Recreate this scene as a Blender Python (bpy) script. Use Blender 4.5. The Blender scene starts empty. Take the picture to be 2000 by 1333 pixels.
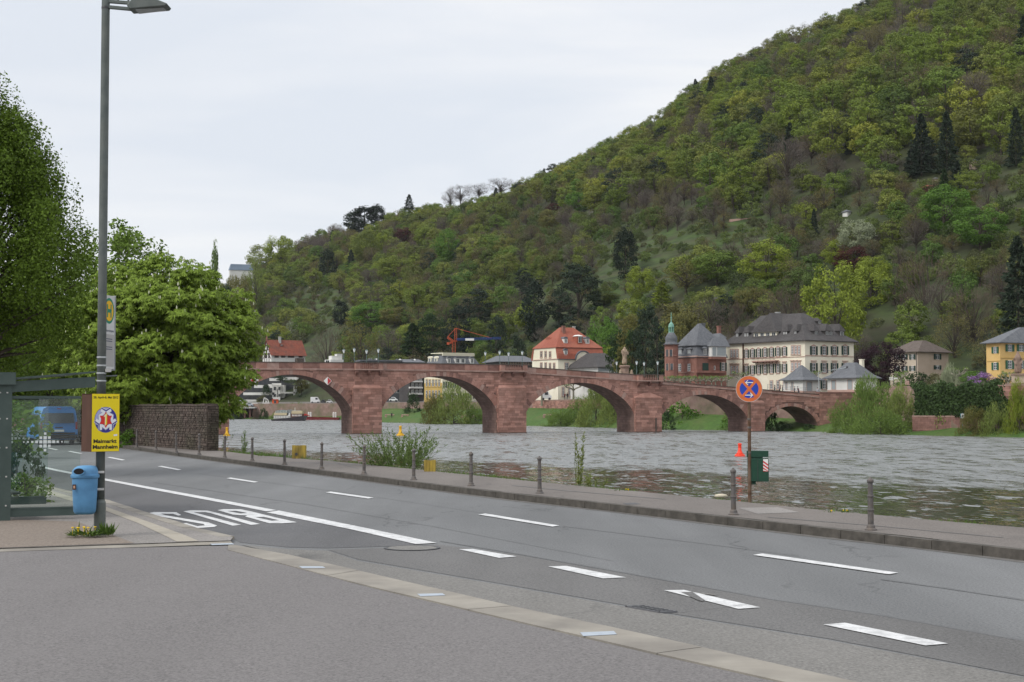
import bpy, math, random
import numpy as np
from mathutils import Vector, Matrix

sc = bpy.context.scene
COL = sc.collection
# ------------------------------------------------------------------ camera
F = 3000.0; CH = 2.0; CX = 1000.0; CY = 666.5
PITCH = math.atan(130.5 / F)
cd = bpy.data.cameras.new('camera'); cam = bpy.data.objects.new('camera', cd); COL.objects.link(cam)
cd.sensor_fit = 'HORIZONTAL'; cd.sensor_width = 36.0; cd.lens = 36.0 * F / 2000.0
cd.clip_start = 0.1; cd.clip_end = 8000.0
cam.location = (0, 0, CH); cam.rotation_euler = (math.pi / 2 + PITCH, 0, 0)
sc.camera = cam
# ------------------------------------------------------------------ sky: an even spring overcast over a Nishita sky
SUN_EL = math.radians(44); SUN_AZ = math.radians(-122)       # azimuth from +Y towards +X
w = bpy.data.worlds.new('World'); sc.world = w; w.use_nodes = True
nt = w.node_tree; nt.nodes.clear()
def N(nt, kind, **kw):
    n = nt.nodes.new(kind)
    for k, v in kw.items(): setattr(n, k, v)
    return n
wo = N(nt, 'ShaderNodeOutputWorld'); mixs = N(nt, 'ShaderNodeMixShader'); b1 = N(nt, 'ShaderNodeBackground'); b2 = N(nt, 'ShaderNodeBackground')
sky = N(nt, 'ShaderNodeTexSky', sky_type='NISHITA'); sky.sun_disc = False
sky.sun_elevation = SUN_EL; sky.sun_rotation = SUN_AZ
b1.inputs[1].default_value = 0.10
nt.links.new(sky.outputs[0], b1.inputs[0])
tc = N(nt, 'ShaderNodeTexCoord')
mp = N(nt, 'ShaderNodeMapping'); mp.inputs['Scale'].default_value = (1.6, 1.6, 9.0); mp.inputs['Location'].default_value = (0.35, 0.2, 0.28)
nz = N(nt, 'ShaderNodeTexNoise'); nz.inputs['Scale'].default_value = 1.5; nz.inputs['Detail'].default_value = 5; nz.inputs['Roughness'].default_value = 0.52; nz.inputs['Distortion'].default_value = 0.5
rp = N(nt, 'ShaderNodeValToRGB')
e = rp.color_ramp.elements
e[0].position = 0.36; e[0].color = (0.61, 0.645, 0.70, 1)
e[1].position = 0.66; e[1].color = (0.77, 0.77, 0.77, 1)
m = e.new(0.5); m.color = (0.68, 0.70, 0.735, 1)
nt.links.new(tc.outputs['Generated'], mp.inputs[0]); nt.links.new(mp.outputs[0], nz.inputs[0]); nt.links.new(nz.outputs[0], rp.inputs[0])
nt.links.new(rp.outputs[0], b2.inputs[0]); sepz = N(nt, 'ShaderNodeSeparateXYZ'); nt.links.new(tc.outputs['Generated'], sepz.inputs[0])
zr_ = N(nt, 'ShaderNodeMapRange', interpolation_type='SMOOTHSTEP'); zr_.inputs[1].default_value = 0.2; zr_.inputs[2].default_value = 1.0; zr_.inputs[3].default_value = 1.0; zr_.inputs[4].default_value = 1.8   # an overcast sky brightens towards the zenith
nt.links.new(sepz.outputs[2], zr_.inputs[0]); nt.links.new(zr_.outputs[0], b2.inputs[1])
mixs.inputs[0].default_value = 0.93
nt.links.new(b1.outputs[0], mixs.inputs[1]); nt.links.new(b2.outputs[0], mixs.inputs[2]); nt.links.new(mixs.outputs[0], wo.inputs[0])
sd = bpy.data.lights.new('sun', 'SUN'); sd.energy = 1.5; sd.angle = math.radians(22); sd.color = (1.0, 0.96, 0.9)
so = bpy.data.objects.new('sun', sd); COL.objects.link(so)
sdir = Vector((math.sin(SUN_AZ) * math.cos(SUN_EL), math.cos(SUN_AZ) * math.cos(SUN_EL), math.sin(SUN_EL)))
so.rotation_euler = sdir.to_track_quat('Z', 'Y').to_euler()
sc.view_settings.view_transform = 'Standard'; sc.view_settings.look = 'None'; sc.view_settings.exposure = 0.38; sc.view_settings.gamma = 1.0
sc.view_settings.use_curve_mapping = False
sc.render.engine = 'CYCLES'; sc.cycles.max_bounces = 6; sc.cycles.transparent_max_bounces = 12

# ------------------------------------------------------------------ helpers
cp, sp_ = math.cos(PITCH), math.sin(PITCH)
def ray(px, py):
    u = (px - CX) / F; v = (CY - py) / F
    return Vector((u, cp - v * sp_, sp_ + v * cp))
def G(px, py, h=0.0):
    d = ray(px, py); k = (h - CH) / d.z
    return Vector((d.x * k, d.y * k, h))
def A(px, py, Y):
    d = ray(px, py); k = Y / d.y
    return Vector((d.x * k, Y, CH + d.z * k))
def P(x, y, z):
    dz = z - CH
    f = y * cp + dz * sp_; up = -y * sp_ + dz * cp
    return CX + F * x / f, CY - F * up / f
def rng(seed): return np.random.default_rng(seed)

MATS = {}
HAZE = 0.00003
def rgb(c): return (c[0], c[1], c[2], 1.0)
def mat(name, col, rough=0.8, col2=None, scale=3.0, bump=0.0, bscale=None, metal=0.0, island=0.0, spec=0.3, detail=6, mscale=(1, 1, 1), trans=0.0, contrast=(0.35, 0.65), third=None, objrand=None):
    if name in MATS: return MATS[name]
    m = bpy.data.materials.new(name); m.use_nodes = True; MATS[name] = m
    t = m.node_tree; b = t.nodes['Principled BSDF']
    b.inputs['Base Color'].default_value = rgb(col); b.inputs['Roughness'].default_value = rough; b.inputs['Metallic'].default_value = metal
    b.inputs['Specular IOR Level'].default_value = spec
    geo = t.nodes.new('ShaderNodeNewGeometry')
    mp = t.nodes.new('ShaderNodeMapping'); mp.inputs['Scale'].default_value = mscale
    t.links.new(geo.outputs['Position'], mp.inputs[0])
    out = None
    if col2 is not None:
        nz = t.nodes.new('ShaderNodeTexNoise'); nz.inputs['Scale'].default_value = scale; nz.inputs['Detail'].default_value = detail; nz.inputs['Roughness'].default_value = 0.6
        t.links.new(mp.outputs[0], nz.inputs[0])
        r = t.nodes.new('ShaderNodeValToRGB'); el = r.color_ramp.elements
        el[0].position = contrast[0]; el[0].color = rgb(col); el[1].position = contrast[1]; el[1].color = rgb(col2)
        t.links.new(nz.outputs[0], r.inputs[0]); out = r.outputs[0]
    if objrand is not None:
        oi = t.nodes.new('ShaderNodeObjectInfo'); r = t.nodes.new('ShaderNodeValToRGB'); el = r.color_ramp.elements
        r.color_ramp.interpolation = 'LINEAR'
        n = len(objrand)
        el[0].position = 0; el[0].color = rgb(objrand[0]); el[1].position = 1; el[1].color = rgb(objrand[-1])
        for i in range(1, n - 1):
            q = el.new(i / (n - 1)); q.color = rgb(objrand[i])
        t.links.new(oi.outputs['Random'], r.inputs[0]); out = r.outputs[0]
    if third is not None:                                   # second, larger noise layer: (colour, scale, amount)
        nz = t.nodes.new('ShaderNodeTexNoise'); nz.inputs['Scale'].default_value = third[1]; nz.inputs['Detail'].default_value = 4
        t.links.new(mp.outputs[0], nz.inputs[0])
        mr = t.nodes.new('ShaderNodeMapRange'); mr.inputs[1].default_value = 0.42; mr.inputs[2].default_value = 0.68; mr.inputs[3].default_value = 0; mr.inputs[4].default_value = third[2]
        t.links.new(nz.outputs[0], mr.inputs[0])
        mx = t.nodes.new('ShaderNodeMix'); mx.data_type = 'RGBA'
        t.links.new(mr.outputs[0], mx.inputs[0])
        if out is not None: t.links.new(out, mx.inputs[6])
        else: mx.inputs[6].default_value = rgb(col)
        mx.inputs[7].default_value = rgb(third[0]); out = mx.outputs[2]
    if island > 0:
        hs = t.nodes.new('ShaderNodeHueSaturation')
        mr = t.nodes.new('ShaderNodeMapRange'); mr.inputs[3].default_value = 1 - island; mr.inputs[4].default_value = 1 + island
        t.links.new(geo.outputs['Random Per Island'], mr.inputs[0]); t.links.new(mr.outputs[0], hs.inputs['Value'])
        if out is not None: t.links.new(out, hs.inputs['Color'])
        else: hs.inputs['Color'].default_value = rgb(col)
        out = hs.outputs[0]
    if out is not None: t.links.new(out, b.inputs['Base Color'])
    if bump > 0:
        nb = t.nodes.new('ShaderNodeTexNoise'); nb.inputs['Scale'].default_value = bscale or scale; nb.inputs['Detail'].default_value = 8
        t.links.new(mp.outputs[0], nb.inputs[0])
        bp = t.nodes.new('ShaderNodeBump'); bp.inputs['Strength'].default_value = 0.6; bp.inputs['Distance'].default_value = bump
        t.links.new(nb.outputs[0], bp.inputs['Height']); t.links.new(bp.outputs[0], b.inputs['Normal'])
    if trans > 0:
        tr = t.nodes.new('ShaderNodeBsdfTranslucent'); ms = t.nodes.new('ShaderNodeMixShader'); ms.inputs[0].default_value = trans
        if out is not None: t.links.new(out, tr.inputs[0])
        else: tr.inputs[0].default_value = rgb(col)
        o = t.nodes['Material Output']
        t.links.new(b.outputs[0], ms.inputs[1]); t.links.new(tr.outputs[0], ms.inputs[2]); t.links.new(ms.outputs[0], o.inputs[0])
    return m
def glass(name, tint=(0.9, 0.95, 0.93), alpha=0.75):
    m = bpy.data.materials.new(name); m.use_nodes = True; t = m.node_tree; b = t.nodes['Principled BSDF']; MATS[name] = m
    b.inputs['Base Color'].default_value = rgb(tint); b.inputs['Roughness'].default_value = 0.03; b.inputs['Metallic'].default_value = 0.0
    tr = t.nodes.new('ShaderNodeBsdfTransparent'); tr.inputs[0].default_value = rgb(tint)
    gl = t.nodes.new('ShaderNodeBsdfGlossy'); gl.inputs['Roughness'].default_value = 0.02
    fr = t.nodes.new('ShaderNodeFresnel'); fr.inputs[0].default_value = 1.5
    ms = t.nodes.new('ShaderNodeMixShader'); t.links.new(fr.outputs[0], ms.inputs[0]); t.links.new(tr.outputs[0], ms.inputs[1]); t.links.new(gl.outputs[0], ms.inputs[2])
    t.links.new(ms.outputs[0], t.nodes['Material Output'].inputs[0])
    return m

def tag(o, label=None, cat=None, group=None, kind=None):
    if label: o['label'] = label
    if cat: o['category'] = cat
    if group: o['group'] = group
    if kind: o['kind'] = kind
    return o
def empty(name, loc=(0, 0, 0), label=None, cat=None, group=None, rz=0.0):
    o = bpy.data.objects.new(name, None); COL.objects.link(o); o.location = loc; o.rotation_euler = (0, 0, rz); o.empty_display_size = 0.3
    return tag(o, label, cat, group)
def link(name, me, parent=None, loc=None, rz=None):
    o = bpy.data.objects.new(name, me); COL.objects.link(o)
    if parent is not None: o.parent = parent
    if loc is not None: o.location = loc
    if rz is not None: o.rotation_euler = (0, 0, rz)
    return o
class MB:
    """collects geometry, then becomes one mesh object"""
    def __init__(s): s.v = []; s.f = []; s.mi = []; s.cur = 0
    def add(s, vs, fs):
        k = len(s.v); s.v += [tuple(q) for q in vs]
        for f in fs: s.f.append(tuple(i + k for i in f)); s.mi.append(s.cur)
        return s
    def box(s, x0, x1, y0, y1, z0, z1):
        return s.add([(x0,y0,z0),(x1,y0,z0),(x1,y1,z0),(x0,y1,z0),(x0,y0,z1),(x1,y0,z1),(x1,y1,z1),(x0,y1,z1)],
                     [(0,3,2,1),(4,5,6,7),(0,1,5,4),(1,2,6,5),(2,3,7,6),(3,0,4,7)])
    def hexa(s, p):  # 8 points: bottom 4, top 4
        return s.add(p, [(0,3,2,1),(4,5,6,7),(0,1,5,4),(1,2,6,5),(2,3,7,6),(3,0,4,7)])
    def prism(s, poly, a, b):
        """poly: list of points (tuples); a,b offset vectors"""
        n = len(poly); a = Vector(a); b = Vector(b)
        vs = [Vector(q) + a for q in poly] + [Vector(q) + b for q in poly]
        fs = [tuple(range(n))[::-1], tuple(range(n, 2 * n))] + [(i, (i + 1) % n, n + (i + 1) % n, n + i) for i in range(n)]
        return s.add(vs, fs)
    def lathe(s, prof, n=16, c=(0, 0, 0), sx=1.0, sy=1.0, ph=0.0):
        vs = []; fs = []; cx, cy, cz = c
        for r, z in prof:
            for i in range(n):
                a = 2 * math.pi * i / n + ph; vs.append((cx + r * sx * math.cos(a), cy + r * sy * math.sin(a), cz + z))
        for j in range(len(prof) - 1):
            for i in range(n):
                k = (i + 1) % n; fs.append((j*n+i, j*n+k, (j+1)*n+k, (j+1)*n+i))
        fs.append(tuple(range(n))[::-1]); fs.append(tuple(range((len(prof)-1)*n, len(prof)*n)))
        return s.add(vs, fs)
    def tube(s, pts, rads, n=6, caps=True):
        pts = [Vector(p) for p in pts]; vs = []; fs = []
        if not hasattr(rads, '__len__'): rads = [rads] * len(pts)
        for i, p in enumerate(pts):
            d = (pts[min(i + 1, len(pts) - 1)] - pts[max(i - 1, 0)])
            if d.length < 1e-9: d = Vector((0, 0, 1))
            d.normalize(); a = d.orthogonal() if abs(d.z) > 0.9 else Vector((0, 0, 1)).cross(d)
            a.normalize(); b = d.cross(a)
            for k in range(n):
                t = 2 * math.pi * k / n; vs.append(p + (a * math.cos(t) + b * math.sin(t)) * rads[i])
        for j in range(len(pts) - 1):
            for i in range(n):
                k = (i + 1) % n; fs.append((j*n+i, j*n+k, (j+1)*n+k, (j+1)*n+i))
        if caps: fs.append(tuple(range(n))[::-1]); fs.append(tuple(range((len(pts)-1)*n, len(pts)*n)))
        return s.add(vs, fs)
    def bar(s, p, q, w, h=None):
        h = h or w; p = Vector(p); q = Vector(q); d = (q - p).normalized()
        a = Vector((0, 0, 1)).cross(d) if abs(d.z) < 0.95 else Vector((1, 0, 0)).cross(d)
        a.normalize(); b = d.cross(a); a = a * w / 2; b = b * h / 2
        return s.hexa([p - a - b, p + a - b, q + a - b, q - a - b, p - a + b, p + a + b, q + a + b, q - a + b])
    def mesh(s, name, mats, smooth=False):
        me = bpy.data.meshes.new(name); me.from_pydata([tuple(q) for q in s.v], [], s.f)
        if not isinstance(mats, (list, tuple)): mats = [mats]
        for mm in mats: me.materials.append(mm)
        if len(mats) > 1: me.polygons.foreach_set('material_index', s.mi)
        if smooth: me.polygons.foreach_set('use_smooth', [True] * len(me.polygons))
        me.update(); return me
    def build(s, name, mats, parent=None, loc=None, rz=None, smooth=False):
        return link(name, s.mesh(name, mats, smooth), parent, loc, rz)
def bevel(o, w, seg=2):
    b = o.modifiers.new('bevel', 'BEVEL'); b.width = w; b.segments = seg; b.limit_method = 'ANGLE'; b.angle_limit = math.radians(40)
    return o
def smooth_by_angle(o, ang=35):
    me = o.data; me.polygons.foreach_set('use_smooth', [True] * len(me.polygons)); me.set_sharp_from_angle(angle=math.radians(ang)); return o
def sheet(name, pts, m, z=None, parent=None, kind=None):
    me = bpy.data.meshes.new(name); vs = [tuple(p) if z is None else (p[0], p[1], z) for p in pts]
    me.from_pydata(vs, [], [tuple(range(len(vs)))]); me.materials.append(m); me.update()
    if me.polygons[0].normal.z < 0: me.flip_normals()
    o = link(name, me, parent)
    if kind: o['kind'] = kind
    return o
def strip(name, a, b, m, parent=None, kind=None, thick=0.0):
    """sheet between two polylines of equal length"""
    n = len(a); vs = [tuple(p) for p in a] + [tuple(p) for p in b]
    fs = [(i, i + 1, n + i + 1, n + i) for i in range(n - 1)]
    me = bpy.data.meshes.new(name); me.from_pydata(vs, [], fs); me.materials.append(m); me.update()
    o = link(name, me, parent)
    if kind: o['kind'] = kind
    return o
def poly_at(poly, x):   # interpolate a pixel polyline
    xs = [p[0] for p in poly]; ys = [p[1] for p in poly]; return float(np.interp(x, xs, ys))

# ------------------------------------------------------------------ base materials
ASPH = (0.150, 0.152, 0.158)
def asphalt(name, c, c2, streak=None, gs=34.0, cracks=True):
    m = bpy.data.materials.new(name); m.use_nodes = True; t = m.node_tree; b = t.nodes['Principled BSDF']; MATS[name] = m
    b.inputs['Roughness'].default_value = 0.85; b.inputs['Specular IOR Level'].default_value = 0.25
    geo = t.nodes.new('ShaderNodeNewGeometry')
    rot = t.nodes.new('ShaderNodeMapping'); rot.inputs['Rotation'].default_value = (0, 0, math.radians(-25.8)); rot.inputs['Scale'].default_value = (1.0, 0.12, 1)
    # grain
    n1 = t.nodes.new('ShaderNodeTexNoise'); n1.inputs['Scale'].default_value = gs; n1.inputs['Detail'].default_value = 5; n1.inputs['Roughness'].default_value = 0.8
    n2 = t.nodes.new('ShaderNodeTexNoise'); n2.inputs['Scale'].default_value = 0.9; n2.inputs['Detail'].default_value = 6; n2.inputs['Roughness'].default_value = 0.6
    n3 = t.nodes.new('ShaderNodeTexNoise'); n3.inputs['Scale'].default_value = 0.55; n3.inputs['Detail'].default_value = 5
    t.links.new(geo.outputs['Position'], n1.inputs[0]); t.links.new(geo.outputs['Position'], n2.inputs[0])
    t.links.new(geo.outputs['Position'], rot.inputs[0]); t.links.new(rot.outputs[0], n3.inputs[0])
    r1 = t.nodes.new('ShaderNodeValToRGB'); el = r1.color_ramp.elements
    el[0].position = 0.32; el[0].color = rgb([x * 0.45 for x in c]); el[1].position = 0.68; el[1].color = rgb([min(1, x * 1.62) for x in c])
    t.links.new(n1.outputs[0], r1.inputs[0])
    mr = t.nodes.new('ShaderNodeMapRange'); mr.inputs[1].default_value = 0.38; mr.inputs[2].default_value = 0.66; mr.inputs[4].default_value = 0.35
    t.links.new(n2.outputs[0], mr.inputs[0])
    mx = t.nodes.new('ShaderNodeMix'); mx.data_type = 'RGBA'; mx.inputs[7].default_value = rgb(c2)
    t.links.new(mr.outputs[0], mx.inputs[0]); t.links.new(r1.outputs[0], mx.inputs[6])
    mr2 = t.nodes.new('ShaderNodeMapRange'); mr2.inputs[1].default_value = 0.35; mr2.inputs[2].default_value = 0.7; mr2.inputs[3].default_value = .93 if streak else 0.82; mr2.inputs[4].default_value = 1.05 if streak else 1.14
    t.links.new(n3.outputs[0], mr2.inputs[0])
    hs = t.nodes.new('ShaderNodeHueSaturation'); t.links.new(mx.outputs[2], hs.inputs['Color']); t.links.new(mr2.outputs[0], hs.inputs['Value'])
    fin = hs.outputs[0]
    if cracks:   # thin wandering cracks in patches
        wv = t.nodes.new('ShaderNodeTexNoise'); wv.inputs['Scale'].default_value = 1.3; wv.inputs['Detail'].default_value = 5
        t.links.new(geo.outputs['Position'], wv.inputs[0])
        ad = t.nodes.new('ShaderNodeVectorMath'); ad.operation = 'MULTIPLY_ADD'; ad.inputs[1].default_value = (0.8, 0.8, 0)
        t.links.new(wv.outputs['Color'], ad.inputs[0]); t.links.new(rot.outputs[0], ad.inputs[2])
        vo = t.nodes.new('ShaderNodeTexVoronoi'); vo.feature = 'DISTANCE_TO_EDGE'; vo.inputs['Scale'].default_value = 0.42
        t.links.new(ad.outputs[0], vo.inputs[0])
        cr = t.nodes.new('ShaderNodeMapRange'); cr.inputs[1].default_value = 0.0; cr.inputs[2].default_value = 0.012; cr.inputs[3].default_value = 1; cr.inputs[4].default_value = 0
        t.links.new(vo.outputs['Distance'], cr.inputs[0])
        pm = t.nodes.new('ShaderNodeTexNoise'); pm.inputs['Scale'].default_value = 0.25; t.links.new(geo.outputs['Position'], pm.inputs[0])
        pr = t.nodes.new('ShaderNodeMapRange'); pr.inputs[1].default_value = 0.52; pr.inputs[2].default_value = 0.6; pr.inputs[4].default_value = 0.55; t.links.new(pm.outputs[0], pr.inputs[0])
        mu = t.nodes.new('ShaderNodeMath'); mu.operation = 'MULTIPLY'; t.links.new(cr.outputs[0], mu.inputs[0]); t.links.new(pr.outputs[0], mu.inputs[1])
        m2 = t.nodes.new('ShaderNodeMix'); m2.data_type = 'RGBA'; m2.inputs[7].default_value = (0.045, 0.045, 0.045, 1)
        t.links.new(mu.outputs[0], m2.inputs[0]); t.links.new(fin, m2.inputs[6]); fin = m2.outputs[2]
    t.links.new(fin, b.inputs['Base Color'])
    bp = t.nodes.new('ShaderNodeBump'); bp.inputs['Strength'].default_value = 0.5; bp.inputs['Distance'].default_value = 0.006
    t.links.new(n1.outputs[0], bp.inputs['Height']); t.links.new(bp.outputs[0], b.inputs['Normal'])
    return m
M_road = asphalt('road_asphalt', (0.134, 0.136, 0.137), (0.158, 0.160, 0.160))
M_dark = asphalt('dark_asphalt', (0.098, 0.097, 0.099), (0.114, 0.113, 0.114))
M_band = asphalt('band_asphalt', (0.116, 0.113, 0.110), (0.134, 0.130, 0.127))
M_gut = asphalt('gutter_asphalt', (0.150, 0.144, 0.134), (0.180, 0.172, 0.16), gs=34)
M_drive = asphalt('driveway_asphalt', (0.142, 0.133, 0.130), (0.160, 0.150, 0.146), gs=38, cracks=False, streak=1)
M_walk = asphalt('pavement_asphalt', (0.138, 0.122, 0.110), (0.172, 0.154, 0.140))
M_flag = asphalt('flag_paving', (0.21, 0.195, 0.182), (0.24, 0.222, 0.205), cracks=False)
M_gravel = mat('gravel', (0.13, 0.105, 0.085), 0.95, (0.25, 0.21, 0.175), scale=22, bump=0.03, bscale=40, contrast=(0.3, 0.7))
M_kerbdark = mat('kerb_dark_stone', (0.055, 0.05, 0.043), 0.9, (0.10, 0.09, 0.078), scale=5, bump=0.01, bscale=40)
M_kerbsand = mat('kerb_sand_stone', (0.225, 0.205, 0.175), 0.85, (0.28, 0.258, 0.22), scale=2.0, bump=0.004, bscale=60, third=((0.12, 0.11, 0.10), 0.9, 0.6))
M_tact = mat('tactile_strip', (0.29, 0.26, 0.21), 0.85, (0.33, 0.30, 0.25), scale=4, bump=0.004, bscale=60)
M_paint = mat('road_paint', (0.40, 0.40, 0.40), 0.7, (0.60, 0.60, 0.595), scale=30, bump=0.004, bscale=60, third=((0.26, 0.26, 0.26), 5, 0.55), contrast=(.30, .52))
M_plate = mat('blue_grey_plate', (0.30, 0.34, 0.39), 0.5, (0.36, 0.40, 0.44), scale=8)
M_iron = mat('dark_iron', (0.05, 0.05, 0.055), 0.55, (0.09, 0.09, 0.09), scale=20, metal=0.4)
M_grass = mat('grass', (0.035, 0.075, 0.012), 0.9, (0.06, 0.12, 0.02), scale=1.2, third=((0.09, 0.10, 0.03), 0.2, 0.5))
M_sstone = mat('red_sandstone', (0.265, 0.135, 0.103), 0.9, (0.38, 0.212, 0.170), scale=0.8, bump=0.03, bscale=6, island=0.30, third=((0.16, 0.095, 0.075), 0.22, 0.55))
M_sstone2 = mat('red_sandstone_pale', (0.28, 0.18, 0.15), 0.9, (0.36, 0.24, 0.20), scale=1.5, bump=0.03, bscale=6, island=0.15)
M_sstone3 = mat('red_sandstone_dark', (0.16, 0.085, 0.07), 0.9, (0.24, 0.13, 0.105), scale=1.5, bump=0.03, bscale=6, island=0.15)
M_mortar = mat('sandstone_joint', (0.10, 0.056, 0.046), 0.95, (0.19, 0.11, 0.09), scale=1.3)
M_soffit = mat('sandstone_soffit', (0.20, 0.125, 0.105), 0.95, (0.27, 0.17, 0.145), scale=0.7, bump=0.03, bscale=4)
M_coping = mat('coping_dark', (0.07, 0.055, 0.047), 0.9, (0.12, 0.09, 0.075), scale=2)

# ------------------------------------------------------------------ the near land, seen lines traced on the ground plane z = 0
K = [(-200, 815), (0, 842), (240, 876), (380, 896), (640, 930), (810, 953), (1000, 977), (1200, 1000), (1380, 1022), (1800, 1072), (2000, 1096), (2600, 1166), (3400, 1260)]
S = [(-200, 812), (0, 832), (240, 862), (380, 875), (500, 889), (700, 905), (850, 921), (1000, 936), (1200, 956), (1400, 975), (1600, 996), (1800, 1014), (2000, 1031), (2600, 1083), (3400, 1152)]
KH = 0.14
kg = [G(x, y) for x, y in K]
def resample(poly, h, xs): return [G(x, poly_at(poly, x), h) for x in xs]
near = [Vector((-420, 480, 0))] + kg + [Vector((30, -30, 0)), Vector((-420, -30, 0))]
road = sheet('road', near, M_road, kind='structure')
xs = [-200, -100, 0, 120, 240, 380, 500, 640, 810, 1000, 1200, 1380, 1600, 1800, 2000, 2600, 3400]
ka = resample(K, 0.0, xs); sa = resample(S, KH, xs)
# sidewalk slab top between the kerb's back edge and the river edge
def perp_out(pts):
    out = []
    for i in range(len(pts)):
        d = pts[min(i + 1, len(pts) - 1)] - pts[max(i - 1, 0)]; d.z = 0; d.normalize(); out.append(Vector((-d.y, d.x, 0)))
    return out
nk = perp_out(ka)
nk = [n if n.y > 0 else -n for n in nk]
ktop = [Vector((p.x, p.y, KH)) + n * 0.16 for p, n in zip(ka, nk)]
side = strip('pavement', ktop, sa, M_walk, kind='structure')
side.data.flip_normals() if side.data.polygons[0].normal.z < 0 else None
# river bank falling from the pavement to the water
bk0 = [Vector((p.x, p.y, KH - 0.02)) for p in sa]; bk1 = [Vector((p.x, p.y, -0.9)) + n * 1.2 for p, n in zip(sa, nk)]; bk2 = [Vector((p.x, p.y, -3.6)) + n * 2.6 for p, n in zip(sa, nk)]
M_bank = mat('bank_stone', (0.07, 0.065, 0.045), 0.95, (0.05, 0.08, 0.02), scale=1.5, bump=0.1, bscale=3)
mb = MB(); n_ = len(bk0)
mb.add(bk0 + bk1 + bk2, [(i, i + 1, n_ + i + 1, n_ + i) for i in range(n_ - 1)] + [(n_ + i, n_ + i + 1, 2 * n_ + i + 1, 2 * n_ + i) for i in range(n_ - 1)])
ob = mb.build('river_bank', M_bank); ob['kind'] = 'structure'
# kerb stones, one metre each, parts of the pavement: singly where they can be told apart, the far rest joined
path = [Vector((p.x, p.y, 0)) for p in ka]
cum = [0.0]
for i in range(len(path) - 1): cum.append(cum[-1] + (path[i + 1] - path[i]).length)
def along(path, cum, s):
    s = max(0, min(cum[-1], s))
    for i in range(len(cum) - 1):
        if s <= cum[i + 1]:
            t = (s - cum[i]) / (cum[i + 1] - cum[i]); return path[i].lerp(path[i + 1], t), (path[i + 1] - path[i]).normalized()
    return path[-1], (path[-1] - path[-2]).normalized()
kst = MB(); kst.box(-0.494, 0.494, 0.0, 0.16, -0.05, KH); kme = kst.mesh('kerb_stone', M_kerbdark)
far = MB(); r_ = random.Random(3)
total = cum[-1]; s = 0.5
while s < total:
    p, d = along(path, cum, s)
    a = math.atan2(d.y, d.x)
    if p.y < 75:
        o = link('kerb_stone', kme, side, (p.x, p.y, r_.uniform(-0.006, 0.004)), a + r_.uniform(-.004, .004))
        bevel(o, 0.012, 2) if False else None
    else:
        nn = Vector((-d.y, d.x, 0)); nn = nn if nn.y > 0 else -nn
        q = [p - d * .49, p + d * .49]; far.hexa([q[0], q[1], q[1] + nn * .16, q[0] + nn * .16] + [v + Vector((0, 0, KH)) for v in [q[0], q[1], q[1] + nn * .16, q[0] + nn * .16]])
    s += 1.0
o = far.build('far_kerb_stones', M_kerbdark, side); o['kind'] = 'stuff'
# dirt line in the gutter along the kerb
gl0 = [Vector((p.x, p.y, 0.004)) for p in ka]
gl1 = [Vector((p.x, p.y, 0.004)) - n * (0.16 + 0.05 * math.sin(i * 2.3)) for i, (p, n) in enumerate(zip(ka, nk))]
strip('gutter_dirt', gl0, gl1, mat('gutter_dirt_m', (0.10, 0.092, 0.08), 0.95, (0.15, 0.145, 0.138), scale=5), road)

def gp(pts, h): return [G(x, y, h) for x, y in pts]
bay = [(-150, 868), (60, 939), (91, 951), (206, 979), (315, 1014), (455, 1052), (470, 1060), (560, 1069), (640, 1071), (740, 1068), (850, 1062), (700, 1033), (525, 997), (385, 970), (206, 937), (110, 918), (-150, 855)]
sheet('bus_bay', gp(bay, 0.004), M_dark, parent=road)
band = [(640, 1074), (740, 1071), (856, 1064), (1000, 1082), (1200, 1117), (1500, 1171), (1720, 1203), (2000, 1253), (2400, 1320), (2400, 1400), (2000, 1320), (1620, 1248), (1320, 1200), (1265, 1190), (960, 1137), (700, 1093)]
sheet('asphalt_band', gp(band, 0.004), M_band, parent=road)
gut = [(470, 1064), (560, 1073), (640, 1076), (700, 1096), (960, 1140), (1265, 1193), (1320, 1203), (1620, 1251), (2000, 1323), (2400, 1404), (2400, 1520), (1660, 1336), (1372, 1268), (1300, 1250), (1030, 1194), (700, 1117), (511, 1074)]
sheet('gutter_band', gp(gut, 0.008), M_gut, parent=road)
drive = gp([(-600, 1096), (0, 1076), (444, 1066), (700, 1143), (1265, 1276), (1520, 1333), (1700, 1374), (2100, 1470)], 0.008) + [Vector((8, -8, 0.008)), Vector((-12, -8, 0.008))]
sheet('driveway', drive, M_drive, kind='structure')
# flush sandstone strip between driveway and road, with its blocks as pieces
up = [(444, 1064), (511, 1074), (700, 1117), (1030, 1194), (1300, 1250), (1372, 1268), (1660, 1333), (2300, 1478)]
lo = [(444, 1076), (560, 1106), (700, 1143), (1000, 1214), (1265, 1276), (1520, 1333), (1800, 1398), (2300, 1510)]
stp = empty('flush_kerb_strip', G(1000, 1200), None, None); stp['kind'] = 'structure'
cuts = [(446, 444), (560, 520), (700, 640), (840, 770), (1000, 915), (1180, 1080), (1372, 1283), (1700, 1600), (2100, 2000)]
base = stp.location
for i in range(len(cuts) - 1):
    (u0, l0), (u1, l1) = cuts[i], cuts[i + 1]
    q = [G(u0, poly_at(up, u0)), G(u1, poly_at(up, u1)), G(l1, poly_at(lo, l1)), G(l0, poly_at(lo, l0))]
    c = sum(q, Vector()) / 4; q = [c + (p - c) * (1 - 0.006 / max(0.1, (p - c).length)) for p in q]
    m_ = MB(); m_.hexa([p + Vector((0, 0, -.05)) - base for p in q] + [p + Vector((0, 0, .016 + 0.002 * (i % 2))) - base for p in q])
    m_.build('kerb_slab', M_kerbsand, stp)
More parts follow.
